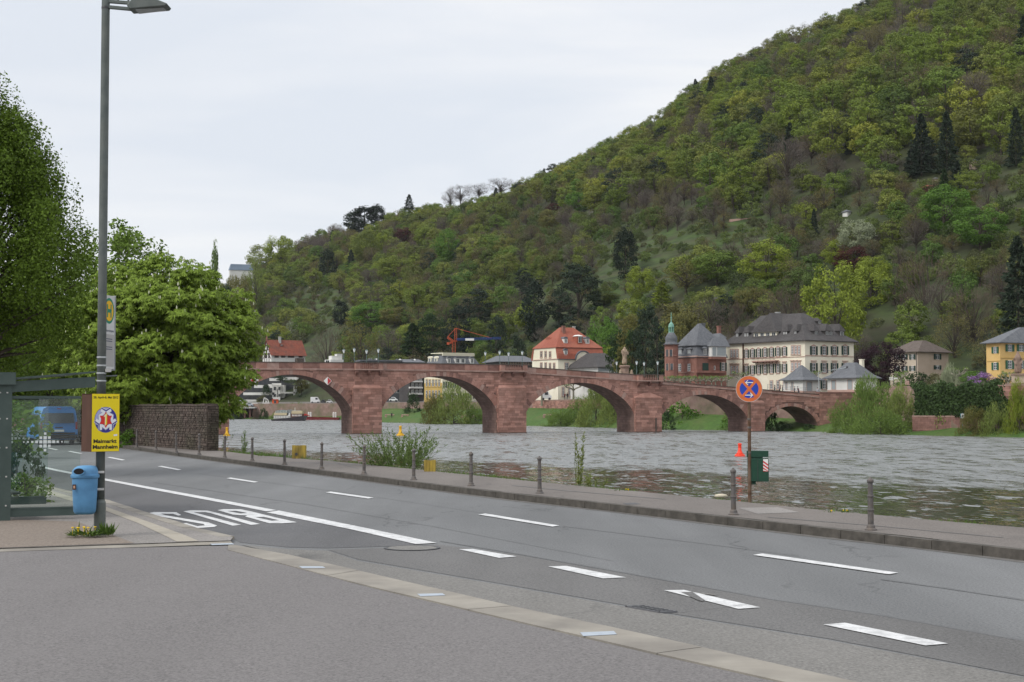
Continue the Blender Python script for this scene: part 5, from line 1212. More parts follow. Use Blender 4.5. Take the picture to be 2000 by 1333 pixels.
for px0, px1, py0, py1, Y in [(462, 502, 781, 786, 652), (475, 536, 767, 772, 655), (496, 513, 752.5, 758, 660), (523, 533, 751, 758, 660), (553, 582, 737, 743, 668), (526, 544, 739, 744.5, 668), (531, 549, 749, 752.5, 660), (605, 648, 776, 780.5, 652), (606, 626, 758, 762, 660), (549, 576, 766, 769, 655), (600, 640, 766, 768, 656), (580, 604, 748, 751, 664)]:
    abox('balcony_parapet', px0, px1, py0, py1, Y, Y + 3, M_whiter)
abox('white_facade', 531.5, 541.5, 752.5, 778, 655, 662, M_whiter); abox('white_facade', 543, 548, 752.5, 778, 655, 662, M_whiter); abox('white_facade', 541.5, 543, 752.5, 760, 655, 662, M_whiter); abox('white_pier', 573, 576, 754, 777, 655, 662, M_whiter); abox('white_facade', 548, 555, 752.5, 778, 657, 662, M_whiter)
for px, a, b_ in ((536.5, 756, 762), (545.7, 756, 762), (536.5, 770, 775), (545.7, 770, 775)): abox('window', px - 2, px + 2, a, b_, 654.8, 655, M_dg)
abox('stair_wall', 533, 547, 776, 790, 650, 652, M_whiter)
# ivy and planting on the terraces is added with the plants
# ------------------------------------------------------------------ left quay with arches, seen through the first arch
qa = empty('quay_wall', A(590, 800, 600), 'red stone quay wall with dark arches and ivy behind the moored boat', 'wall')
q0 = qa.location
def qbox(name, px0, px1, py0, py1, Y0, Y1, m):
    a = A(px0, py1, Y0); b_ = A(px1, py0, Y0); k_ = MB(); k_.box(a.x - q0.x, b_.x - q0.x, Y0 - q0.y, Y1 - q0.y, a.z - q0.z, b_.z - q0.z); return k_.build(name, m, qa)
qbox('wall_face', 497, 537, 791, 822, 606, 625, M_sstone); qbox('wall_face', 537, 580, 794, 822, 608, 625, M_sstone); qbox('wall_face', 580, 668, 788.5, 822, 604, 625, M_sstone)
for px in (530, 658): 
    a = A(px - 3.5, 812, 603.9); hh = 16 / 3000 * 604; ww = 7 / 3000 * 604
    m_ = MB(); m_.prism([(0, 0, 0), (ww, 0, 0), (ww, 0, hh * .6), (ww * .8, 0, hh * .88), (ww / 2, 0, hh), (ww * .2, 0, hh * .88), (0, 0, hh * .6)], (0, -.15, 0), (0, .5, 0)); m_.build('arch_opening', M_dg, qa, a - q0)
qbox('deck_slab', 440, 498, 795, 798, 596, 625, M_conc); 
for px in (467, 478, 488, 496): qbox('deck_pier', px - 2, px + 2, 798, 820, 598, 602, M_sstone3)
qbox('under_deck', 440, 497, 798, 820, 612, 620, M_dg); qbox('parapet', 463, 502, 787, 790, 610, 612, M_whiter)
# ------------------------------------------------------------------ things on the far quay
def vehicle(name, lab, cat, px0, px1, yb, Z, hgt, col, kind='van', group='vehicles parked on the far quay'):
    a = A(px0, yb, Z); b_ = A(px1, yb, Z); L = b_.x - a.x; o = empty(name, ((a.x + b_.x) / 2, Z, a.z), lab, cat, group)
    m = mat('paint_' + col[0], col[1], .35, spec=.5); w = 1.9; H_ = hgt
    if kind == 'van': prof = [(-L/2, .35), (-L/2, H_), (L/2 - .9, H_), (L/2 - .3, H_ * .55), (L/2, H_ * .5), (L/2, .35)]
    else: prof = [(-L/2, .35), (-L/2 + .05, H_ * .62), (-L/2 + .6, H_ * .65), (-L * .22, H_), (L * .15, H_), (L * .3, H_ * .65), (L/2 - .1, H_ * .55), (L/2, .35)]
    m_ = MB(); m_.prism([(x, 0, z) for x, z in prof], (0, -w/2, 0), (0, w/2, 0)); bevel(m_.build('body', m, o), .08)
    if kind == 'van': MB().box(L/2 - 1.7, L/2 - .85, -w/2 - .02, w/2 + .02, H_ * .58, H_ * .88).build('side_window', M_glass, o)
    else: MB().prism([(-L * .2, 0, H_ * .93), (L * .13, 0, H_ * .93), (L * .25, 0, H_ * .68), (-L * .32, 0, H_ * .68)], (0, -w/2 - .02, 0), (0, w/2 + .02, 0)).build('side_window', M_glass, o)
    for x in (-L * .31, L * .31):
        for y in (-w/2, w/2 - .2): 
            t_ = MB(); t_.prism([(x + .33 * math.cos(k * math.pi / 6), 0, .33 + .33 * math.sin(k * math.pi / 6)) for k in range(12)], (0, y - .03, 0), (0, y + .2, 0)); t_.build('wheel', M_iron, o)
    return o
for a in [('parked_van', 'white box van parked on the quay seen through the first arch', 'van', 607, 625, 788, 602, 2.4, ('white', (.7, .7, .7)), 'van'),
          ('parked_car', 'dark car parked right of the white van seen through the first arch', 'car', 627, 636, 788.3, 601, 1.5, ('dark', (.03, .03, .035)), 'car'),
          ('parked_car', 'white car parked rightmost on the quay seen through the first arch', 'car', 638, 650, 788.5, 601, 1.45, ('white', (.7, .7, .7)), 'car'),
          ('parked_car', 'white car under the left end of the second arch', 'car', 760, 777, 785.5, 470, 1.45, ('white', (.7, .7, .7)), 'car'),
          ('parked_car', 'silver car on the concrete deck at the far left quay', 'car', 481, 495, 794.6, 600, 1.45, ('silver', (.35, .38, .42)), 'car'),
          ('white_van', 'white van with blue stripe beside the red roofed house seen through the third arch', 'van', 1057, 1077, 782, 396, 2.3, ('white', (.7, .7, .7)), 'van')]: vehicle(*a)
o = empty('orange_kiosk', A(537, 789, 607), 'small orange red kiosk on the quay above the moored boat', 'kiosk'); kw = 11 / 3000 * 607; kh = 8 / 3000 * 607
MB().box(-kw/2, kw/2, 0, 2, 0, kh).build('cabin', mat('orange_red', (.60, .09, .02), .6), o); MB().box(-kw/2 - .1, kw/2 + .1, -.3, 2.1, kh, kh + .15).build('roof', M_red, o); MB().box(-.4, .5, -.04, 0, .2, kh - .3).build('window', M_glass, o)
o = empty('slipway_frame', A(519, 791, 606), 'white slanting steel frame structure on the quay left of the orange kiosk', 'frame'); s_ = 606 / 3000
for (a, b_) in (((-6, 0), (-3, 14)), ((-3, 14), (4, 10)), ((4, 10), (7, 0)), ((-2, 13), (5, 0)), ((0, 12), (0, 0))): MB().bar((a[0] * s_, 0, a[1] * s_), (b_[0] * s_, 0, b_[1] * s_), .3).build('strut', M_whiter, o)
MB().box(-6 * s_, 7 * s_, 0, 2, 0, 4 * s_).build('base', M_whiter, o)
# moored passenger boat and red barge
b0_ = G(563, 822.5, WL); ZB = b0_.y; s_ = ZB / 3000
bo = empty('passenger_boat', b0_, 'moored excursion boat with cream upper deck and glazed cabins', 'boat')
def bb(name, x0, x1, y0, y1, m, d0=-2, d1=2): return MB().box((x0 - 563) * s_, (x1 - 563) * s_, d0, d1, (822 - y1) * s_, (822 - y0) * s_).build(name, m, bo)
m_ = MB(); m_.prism([((531 - 563) * s_, 0, .5), ((534 - 563) * s_, 0, -.3), ((594 - 563) * s_, 0, -.3), ((599 - 563) * s_, 0, 1.9), ((585 - 563) * s_, 0, 1.5), ((570 - 563) * s_, 0, 1.1)], (0, -2.5, 0), (0, 2.5, 0)); m_.build('hull', mat('dark_hull', (.035, .03, .035), .4), bo)
bb('lower_cabin', 536, 570, 811, 818, mat('boat_white', (.40, .39, .37), .5)); bb('lower_cabin', 570, 592, 808, 815, mat('boat_brown', (.16, .07, .05), .5))
for k_ in range(10): bb('cabin_window', 537.5 + k_ * 3.2, 539.3 + k_ * 3.2, 812.5, 816.5, M_whiter, -2.1, -2)
for k_ in range(7): bb('cabin_window', 572 + k_ * 2.8, 573.6 + k_ * 2.8, 809.5, 813, M_whiter, -2.1, -2)
bb('upper_deck', 537, 562, 806.5, 811, mat('boat_cream', (.50, .42, .27), .6), -2.2, 2.2); bb('upper_deck', 571, 592, 803, 808, mat('boat_cream', (0, 0, 0)), -2.2, 2.2)
m_ = MB(); m_.prism([((538 - 563) * s_, 0, 15.5 * s_), ((541 - 563) * s_, 0, 20 * s_), ((552 - 563) * s_, 0, 21.5 * s_), ((562 - 563) * s_, 0, 20 * s_), ((564 - 563) * s_, 0, 15.5 * s_)], (0, -1.8, 0), (0, 1.8, 0)); m_.build('glazed_saloon', mat('saloon_glass', (.16, .20, .19), .2, (.30, .33, .32), scale=2), bo)
for k_ in range(8): bb('saloon_mullion', 540 + k_ * 3, 540.4 + k_ * 3, 802, 806.5, M_whiter, -1.9, -1.8)
bb('wheelhouse', 563, 570, 800, 811, mat('boat_grey', (.2, .21, .21), .5), -1.5, 1.5); bb('roof_railing', 571, 590, 802, 802.6, M_whiter, -2, -1.9)
MB().bar(((576 - 563) * s_, 0, 19 * s_), ((576 - 563) * s_, 0, 26 * s_), .12).build('mast', M_whiter, bo); MB().lathe([(.3, 0), (.2, .8), (.05, 1.1)], 8, c=((567 - 563) * s_, -2.3, 9 * s_)).build('lifebuoy', M_whiter, bo)
b1_ = G(630, 820.5, WL); s_ = b1_.y / 3000
bg = empty('red_barge', b1_, 'long flat dark red barge moored right of the excursion boat', 'barge')
m_ = MB(); m_.prism([(-34 * s_, 0, 0), (32 * s_, 0, 0), (34 * s_, 0, 4.5 * s_), (-36 * s_, 0, 6.5 * s_)], (0, -2, 0), (0, 2, 0)); m_.build('hull', mat('barge_red', (.18, .02, .022), .6, (.12, .02, .02), scale=1), bg)
MB().box(-36 * s_, 34 * s_, -2.05, -1.9, 4.3 * s_, 4.8 * s_).build('rail', mat('barge_red', (0, 0, 0)), bg)
MB().prism([(-36 * s_, 0, 6 * s_), (-26 * s_, 0, 8 * s_), (-32 * s_, 0, 12 * s_), (-37 * s_, 0, 12 * s_)], (0, -1.5, 0), (0, 1.5, 0)).build('bow_cabin', mat('barge_bright', (.35, .03, .02), .6), bg)
for px, lab in ((603, 'left post of the white mooring pair behind the boat'), (607, 'second white mooring post beside the boat'), (651.5, 'white mooring post near the right end of the red barge'), (655.5, 'rightmost white mooring post at the red barge')):
    p = A(px, 815, b1_.y + 4); o = empty('mooring_post', p, lab, 'post', 'white mooring posts'); MB().lathe([(.32, -1.5), (.32, 1.7), (.1, 1.85)], 8).build('post', M_whiter, o)
# grass bank bits: benches of stone, person
for px, py, w_, lab in ((761, 812.5, 18, 'low pinkish stone bench row on the grass bank at left of the second arch'), (791, 815.5, 14, 'short pinkish stone bench right of the standing person on the grass bank'), (931, 802.5, 20, 'low stone bench high on the grass bank under the second arch'), (911, 817, 22, 'low brown stone bench near the white marker on the grass bank'), (1070, 813, 18, 'low pinkish stone bench on the grass bank under the third arch')):
    Z = float(np.interp(px, BPX, BY)) + 12; p = A(px, py, Z); p.z = TH(p.x, p.y); L = w_ / 3000 * Z; o = empty('stone_bench', p, lab, 'bench', 'stone benches on the grass bank')
    MB().box(-L/2, L/2, -.3, .3, .35, .6).build('seat', M_pink, o); [MB().box(x - .3, x + .3, -.25, .25, -.3, .35).build('leg', M_sstone2, o) for x in (-L * .4, L * .4)]
Z = float(np.interp(765, BPX, BY)) + 8; p = A(765, 820, Z); p.z = TH(p.x, p.y); person(p, 1.75, cl('blackish', (.02, .02, .025)), cl('blackish', (.02, .02, .025)), M_hair, 'person in black standing on the grass bank seen through the second arch')
for px, z_, lab, c_ in ((1103, 398, 'person in dark red walking before the red roofed house seen through the third arch', (.12, .02, .02)), (1108, 396, 'person in black on the promenade right of the dark red walker', (.02, .02, .025))):
    p = A(px, 782, z_); p.z = TH(p.x, p.y); person(p, 1.72, cl('c%d' % px, c_), cl('navy', (0, 0, 0)), M_hair, lab)
p = A(925, 818, 418); p.z = TH(p.x, p.y); o = empty('white_marker', p, 'small white marker post on the grass bank under the second arch', 'post'); MB().box(-.15, .15, -.1, .1, -.3, .9).build('post', M_whiter, o)
# ------------------------------------------------------------------ crane
M_or = mat('crane_orange', (.46, .09, .035), .5); M_blue = mat('crane_blue', (.025, .06, .22), .5)
Zc_ = 502; s_ = Zc_ / 3000; cb = A(886, 730, Zc_)
cr = empty('tower_crane', cb, 'orange tower crane with blue jib behind the mansard house', 'crane')
def cpt(px, py, y=0): q = A(px, py, Zc_); return Vector((q.x - cb.x, y, q.z - cb.z))
def lattice(name, p, q, w_, m, n, tri=False):
    b_ = MB(); d = (q - p).normalized(); a = d.orthogonal().normalized() if abs(d.z) < .9 else Vector((1, 0, 0)); c = d.cross(a).normalized(); cor = [a + c, a - c, -a - c, -a + c]
    for v in cor: b_.bar(p + v * w_ / 2, q + v * w_ / 2, .11)
    for k_ in range(n):
        p0 = p.lerp(q, k_ / n); p1 = p.lerp(q, (k_ + 1) / n)
        for i in range(4): b_.bar(p0 + cor[i] * w_ / 2, p1 + cor[(i + 1) % 4] * w_ / 2, .06)
    return b_.build(name, m, cr)
lattice('lower_mast', cpt(886, 730), cpt(886.5, 666), 1.0, M_or, 14); lattice('upper_mast', cpt(890, 668), cpt(890, 641), .7, M_or, 7)
lattice('jib', cpt(891, 663.5), cpt(979, 661), .5, M_blue, 26); lattice('counter_jib', cpt(886, 668), cpt(874, 659), .5, M_or, 5); lattice('counter_strut', cpt(884, 668), cpt(876, 672), .4, M_or, 3)
b_ = MB(); b_.tube([cpt(890, 641.5), cpt(935, 654), cpt(960, 660.5)], .07, 4); b_.build('tie_rod', M_or, cr); b_ = MB(); b_.tube([cpt(890, 641.5), cpt(874, 659)], .07, 4); b_.build('tie_rod', M_or, cr)
q = cpt(909, 666, -.9); q2 = cpt(926, 661.5, -.9); MB().box(q.x, q2.x, -.95, -.85, q.z, q2.z).build('sign_board', M_whiter, cr); q = cpt(874, 672); MB().box(q.x - .2, q.x + .5, -.4, .4, q.z - .3, q.z + .5).build('counterweight', M_or, cr)
# ------------------------------------------------------------------ signs on the right bank
p = A(1745, 752, 268); o = empty('direction_sign', p, 'white finger direction signs on a grey post right of the pavilions', 'sign'); MB().lathe([(.06, 0), (.05, 1.6)], 8).build('post', M_gutter, o)
for (x0, x1, z_) in ((-.75, -.05, 1.1), (.05, .75, 1.0), (-.7, -.02, .8)): MB().box(x0, x1, -.06, -.02, z_, z_ + .24).build('sign_arm', M_whiter, o)
p = A(1600, 770, 296); o = empty('traffic_light_mast', p, 'grey mast with a long arm carrying traffic lights between the two pavilions', 'traffic light'); s_ = 296 / 3000
MB().tube([(0, 0, 0), (-.1, 0, 42 * s_), (2, 0, 46 * s_), (3 * 1.9, 0, 52 * s_)], [.1, .07, .06, .05], 8).build('mast', mat('mast_grey', (.35, .38, .38), .5), o)
for x, z_ in ((5.4, 51), (1.6, 46)): MB().box(x - .15, x + .15, -.2, .1, z_ * s_ - .5, z_ * s_ + .3).build('signal_head', M_iron, o)
p = A(1880, 836, 243); p.z = TH(p.x, p.y); o = empty('river_sign', p, 'small white blue edged sign on a thin pole at the foot of the right bank', 'sign'); zs_ = A(0, 812, 243).z - p.z
MB().lathe([(.05, 0), (.05, zs_ + .4)], 6).build('pole', mat('pole_blue', (.1, .2, .3), .5), o); MB().box(-.27, .27, -.08, -.05, zs_ - .45, zs_ + .3).build('panel', M_whiter, o); MB().box(-.34, -.27, -.08, -.05, zs_ - .45, zs_ + .3).build('edge', mat('teal', (.02, .25, .35), .5), o); MB().box(-.1, .1, -.09, -.08, zs_ - .2, zs_ + .05).build('symbol', M_iron, o)
p = A(1772, 752, 262); o = empty('red_post_box', p, 'short reddish pillar with white cap beside the garden railing', 'pillar')
MB().box(-.3, .3, -.2, .2, 0, .7).build('pillar', M_pink, o)
# stone figure on a pillar at the right edge
p = A(1989, 768, 238); o = empty('pillar_statue', p, 'weathered reddish stone figure on a square pillar at the right edge', 'statue'); s_ = 238 / 3000
MB().box(-10 * s_, 10 * s_, -.7, .7, -1, 36 * s_).build('pillar', M_beige, o); MB().box(-11 * s_, 11 * s_, -.85, .85, 34 * s_, 38 * s_).build('pillar_cap', M_buffd, o)
J = [(0, 0, 55, 6), (0, 0, 66, 6.5), (0, 0, 73, 5.5), (0, 0, 77, 2.5), (0, 0, 82, 3), (2.5, 0, 45, 5), (3, 0, 38, 4.5), (-2.5, 0, 46, 5), (-3, 0, 38, 5), (7, -2, 62, 2.5), (4, -5, 56, 2), (-7, -1, 62, 2.5), (-5, -5, 54, 2)]
skin_body('figure', [(a * s_, b_ * s_, c * s_, r * s_) for a, b_, c, r in J], [(0, 1), (1, 2), (2, 3), (3, 4), (0, 5), (5, 6), (0, 7), (7, 8), (2, 9), (9, 10), (2, 11), (11, 12)], o, [M_buffd], sub=2)
# retaining walls and parapets right
def wall_thing(name, lab, px0, px1, y_top, y_bot, Z0, Z1, m, stones=True, coping=M_sstone2):
    a = A(px0, y_bot, Z0); b_ = A(px1, y_bot, Z1); d = Vector((b_.x - a.x, b_.y - a.y, 0)); L = d.length; rz = math.atan2(d.y, d.x); H_ = A(px0, y_top, Z0).z - a.z
    o = empty(name, (a.x, a.y, a.z), lab, 'wall', rz=rz); MB().box(0, L, .0, .8, -1, H_ - .2).build('wall_core', M_mortar, o)
    k_ = MB(); ashlar(k_, .02, L, -.5, H_ - .2, 0, h=.38); q = k_.build('wall_stones', m, o); q['kind'] = 'stuff'
    x = 0
    while x < L - .2: e1 = min(L, x + 1.4); MB().box(x + .01, e1 - .01, -.1, .85, H_ - .2, H_).build('coping_stone', coping, o); x = e1
    return o
wall_thing('garden_wall', 'brownish low quay wall at the foot of the right bank above the waterline', 1782, 1925, 812, 835, 253, 239.4, M_sstone3)
wall_thing('garden_wall', 'tall red stone retaining wall stub beside the willow at the right edge', 1941, 2040, 771, 812, 237.6, 229.6, M_sstone)
wall_thing('garden_wall', 'red stone parapet behind the ivy hedge under the stone figure', 1950, 2080, 752, 768, 236, 226, M_sstone)
wall_thing('garden_wall', 'pink stone quay parapet between the willow and the direction sign', 1713, 1790, 757, 790, 290, 268, M_sstone2)
wall_thing('quay_parapet', 'red promenade retaining wall above the grass seen through the third arch', 1040, 1200, 782, 797, 404, 357, M_sstone)
# ------------------------------------------------------------------ foliage
def foliage_mat(name, cols, trans=.25, island=.28, rough=.75, objrand=True):
    return mat(name, cols[0], rough, objrand=cols if objrand and len(cols) > 1 else None, island=island, trans=trans, spec=.2)
F_leafy = foliage_mat('foliage_spring', [(.145, .205, .032), (.085, .150, .030), (.195, .235, .036), (.065, .112, .024), (.215, .240, .052), (.105, .125, .030), (.150, .195, .026)])
F_canopy = foliage_mat('foliage_canopy', [(.185, .235, .028), (.110, .160, .026), (.245, .260, .038), (.070, .100, .022), (.165, .165, .042), (.150, .215, .026), (.115, .145, .030)])
F_bud = foliage_mat('foliage_budding', [(.125, .108, .048), (.150, .140, .052), (.115, .086, .056), (.155, .130, .044), (.105, .100, .050)])
F_bare = foliage_mat('twigs', [(.115, .096, .080), (.090, .072, .064), (.135, .114, .094)], trans=0)
F_conif = foliage_mat('needles', [(.020, .034, .020), (.028, .045, .024), (.017, .028, .018)], trans=0)
F_shrub = foliage_mat('foliage_shrub', [(.080, .130, .032), (.125, .160, .040), (.068, .098, .030), (.110, .098, .050), (.135, .185, .040)])
F_bright = foliage_mat('foliage_yellow_green', [(.20, .25, .030)]); F_green = foliage_mat('foliage_fresh_green', [(.095, .185, .026)]); F_red = foliage_mat('foliage_copper', [(.070, .022, .018)]); F_purple = foliage_mat('foliage_purple', [(.032, .014, .020)])
F_blossom = foliage_mat('foliage_blossom', [(.26, .29, .18)]); F_willow = foliage_mat('foliage_willow', [(.20, .25, .065)]); F_willowg = foliage_mat('foliage_willow_green', [(.145, .215, .048)]); F_brown = foliage_mat('foliage_brown', [(.12, .090, .068)])
F_dark = foliage_mat('foliage_dark', [(.032, .060, .020)]); F_olive = foliage_mat('foliage_olive', [(.145, .140, .040)])
F_near = foliage_mat('foliage_hornbeam', [(.105, .165, .020)], trans=.3, island=.35); F_chest = foliage_mat('foliage_chestnut', [(.175, .250, .034)], trans=.3, island=.35); F_far2 = foliage_mat('foliage_lime', [(.13, .20, .034)], trans=.3, island=.35)
F_candle = mat('chestnut_candles', (.50, .50, .36), .8); F_rhodo = foliage_mat('rhododendron_blossom', [(.24, .13, .30)], trans=.1)
M_bark = mat('bark', (.045, .036, .028), .95, (.085, .070, .055), scale=3, bump=.05, bscale=6); M_barkg = mat('grey_bark', (.11, .095, .08), .95, (.17, .15, .125), scale=2)
def unit(v): return v / np.maximum(1e-9, np.linalg.norm(v, axis=1, keepdims=True))
def quads(P_, U, V, mats, name, mi=None):
    n = len(P_); co = np.empty((n * 4, 3)); co[0::4] = P_ - U; co[1::4] = P_ + V; co[2::4] = P_ + U; co[3::4] = P_ - V
    me = bpy.data.meshes.new(name); me.vertices.add(n * 4); me.vertices.foreach_set('co', co.reshape(-1)); me.loops.add(n * 4); me.loops.foreach_set('vertex_index', np.arange(n * 4, dtype=np.int32))
    me.polygons.add(n); me.polygons.foreach_set('loop_start', np.arange(n, dtype=np.int32) * 4)
    for m in (mats if isinstance(mats, (list, tuple)) else [mats]): me.materials.append(m)
    if mi is not None: me.polygons.foreach_set('material_index', mi.astype(np.int32))
    me.update(calc_edges=True); return me
def rand_dirs(g, n): return unit(g.normal(size=(n, 3)))
def leaves(g, P_, size, aspect=.6, up=.5, out=None, outw=.4, var=.35, droop=0.0):
    n = len(P_); nn = rand_dirs(g, n); nn[:, 2] += up
    if out is not None: nn += out * outw
    nn = unit(nn); a = unit(np.cross(nn, rand_dirs(g, n))); b = np.cross(nn, a); s = size * (1 + var * g.uniform(-1, 1, n))[:, None]
    if droop: a[:, 2] -= droop; a = unit(a)
    return P_, a * s, b * s * aspect
def crown_points(g, R, z0, z1, nclump, per, clr, shape='round', flat=.6, shell=.55):
    """points and outward directions of a crown made of separate clumps"""
    c = rand_dirs(g, nclump); rad = g.uniform(shell, 1.0, nclump) ** .6; 
    zc = (z0 + z1) / 2; hz = (z1 - z0) / 2
    C_ = c * rad[:, None]
    if shape == 'cone': k = (C_[:, 2] + 1) / 2; f = np.clip(1.08 - k, .05, 1) ** .8; C_[:, 0] *= f * 1.2; C_[:, 1] *= f * 1.2
    if shape == 'cone2': k = (C_[:, 2] + 1) / 2; f = np.clip(1.18 - .95 * k ** 1.6, .1, 1.2); C_[:, 0] *= f; C_[:, 1] *= f
    if shape == 'egg': k = (C_[:, 2] + 1) / 2; f = 1.15 - .55 * k; C_[:, 0] *= f; C_[:, 1] *= f
    if shape == 'dome': C_[:, 2] = np.abs(C_[:, 2]) * 2 - 1; 
    cen = np.stack([C_[:, 0] * R, C_[:, 1] * R, zc + C_[:, 2] * hz], 1)
    cs = clr * g.uniform(.6, 1.25, nclump)
    idx = np.repeat(np.arange(nclump), per); d = rand_dirs(g, len(idx)); r = g.uniform(.25, 1, len(idx)) ** .5
    off = d * r[:, None] * cs[idx][:, None]; off[:, 2] *= flat
    P_ = cen[idx] + off; out = unit(off + (cen[idx] - np.array([0, 0, zc])) * .25)
    return P_, out, cen
def tree_skeleton(g, cen, z0, H, tr, mb, n=10, sides=5):
    mb.tube([(0, 0, -2.5), (g.normal() * .1, g.normal() * .1, z0), (g.normal() * .3, g.normal() * .3, z0 + (H - z0) * .5), (0, 0, H * .92)], [tr * 1.25, tr, tr * .5, tr * .08], sides)
    sel = cen[g.choice(len(cen), min(n, len(cen)), replace=False)]
    for c in sel:
        s = g.uniform(.75, 1.1) * z0 + max(0, (c[2] - z0)) * g.uniform(.15, .45); m = np.array([c[0] * .45, c[1] * .45, s + (c[2] - s) * .62])
        mb.tube([(0, 0, s), tuple(m), tuple(c)], [tr * .42, tr * .25, tr * .06], 4, caps=False)
def make_tree(kind, seed, mats_):
    """returns (trunk mesh, crown mesh, H, R)"""
    g = rng(seed); mb = MB(); H, R = 13.0, 5.2
    if kind == 'leafy':
        P_, out, cen = crown_points(g, R, 2.2, H, 58, 62, 1.6, 'round', .6); L = leaves(g, P_, .25, .75, .75, out, 1.1); tree_skeleton(g, cen, 2.6, H, .28, mb, 10)
    elif kind == 'fine':
        P_, out, cen = crown_points(g, R, 2.0, H, 85, 120, 1.5, 'round', .62); L = leaves(g, P_, .165, .75, .7, out, 1.0); tree_skeleton(g, cen, 2.6, H, .28, mb, 14)
    elif kind == 'bud':
        P_, out, cen = crown_points(g, R, 2.5, H, 58, 42, 1.5, 'round', .8, .35); L = leaves(g, P_, .15, .7, .2, out, .4); tree_skeleton(g, cen, 2.4, H, .24, mb, 40, 4)
    elif kind == 'bare':
        P_, out, cen = crown_points(g, R, 2.5, H, 80, 26, 1.3, 'round', 1.0, .4)
        d = unit(cen[np.repeat(np.arange(80), 26)] - np.array([0, 0, 3.5]) + g.normal(size=(len(P_), 3)) * 2.2)
        q = unit(np.cross(d, rand_dirs(g, len(d)))); L = (P_, d * .55, q * .028); tree_skeleton(g, cen, 2.2, H, .22, mb, 60, 4)
    elif kind == 'conifer':
        H, R = 18.0, 3.6; n = 4600; k = g.uniform(0, 1, n) ** 1.25; z = 1.5 + k * (H - 1.5); tier = np.sin(z * 3.4 + g.uniform(0, 6)) * .18 + .85
        a = g.uniform(0, 2 * math.pi, n); rr_ = R * 1.15 * (1 - k) ** .62 * tier * g.uniform(.35, 1.0, n) ** .5 + .12; lob = 1 + .30 * np.sin(a * 3 + z * 1.7) + .15 * np.sin(a * 7 - z * 3)
        P_ = np.stack([rr_ * lob * np.cos(a), rr_ * lob * np.sin(a), z - rr_ * .22], 1); out = np.stack([np.cos(a), np.sin(a), -.25 * np.ones(n)], 1)
        u = unit(out + rand_dirs(g, n) * .5); v = unit(np.cross(u, rand_dirs(g, n))); L = (P_, u * .42, v * .16); mb.tube([(0, 0, -2), (0, 0, H * .9)], [.3, .05], 5)
    elif kind == 'cedar':
        H, R = 15.0, 6.2; P_, out, cen = crown_points(g, R, 1.5, H, 70, 60, 1.9, 'egg', .32, .5); L = leaves(g, P_, .30, .5, .4, out, .4); tree_skeleton(g, cen, 1.5, H, .35, mb, 14)
    elif kind == 'column':
        H, R = 16.0, 3.4; P_, out, cen = crown_points(g, R, .6, H, 75, 60, 1.25, 'egg', 1.25, .55); L = leaves(g, P_, .28, .5, .2, out, .5); mb.tube([(0, 0, -2), (0, 0, H * .8)], [.3, .05], 5)
    elif kind == 'shrub':
        H, R = 4.2, 3.2; P_, out, cen = crown_points(g, R, -.4, H, 34, 46, .95, 'dome', .75, .5); L = leaves(g, P_, .17, .7, .4, out, .6); tree_skeleton(g, cen, .3, H, .10, mb, 6, 4)
    elif kind == 'willow':
        H, R = 6.5, 5.4; P_, out, cen = crown_points(g, R, -.8, H, 95, 90, 1.15, 'dome', 1.15, .45)
        d = unit(out * .6 + np.array([0, 0, .9]) + rand_dirs(g, len(P_)) * .55); v = unit(np.cross(d, rand_dirs(g, len(d)))); L = (P_, d * .26, v * .055); tree_skeleton(g, cen, .2, H, .16, mb, 22, 4)
    return mb.mesh('trunk', M_bark), quads(*L, mats_, 'crown'), H, R
KINDS = {}
def proto(kind, seed, m):
    key = (kind, seed, m.name)
    if key not in KINDS: KINDS[key] = make_tree(kind, seed, m)
    return KINDS[key]
def place_tree(name, p, H, R, kind, seed, m, label, group=None, cat='tree', rz=0.0):
    tm, cm, h0, r0 = proto(kind, seed, m)
    o = empty(name, p, label, cat, group, rz); o.scale = (R / r0, R / r0, H / h0)
    link('trunk', tm, o); link('crown', cm, o); return o
NAMES = {'leafy': 'leafy_tree', 'bud': 'budding_tree', 'bare': 'bare_tree', 'conifer': 'conifer', 'cedar': 'cedar', 'column': 'conifer', 'shrub': 'shrub', 'willow': 'willow_bush'}
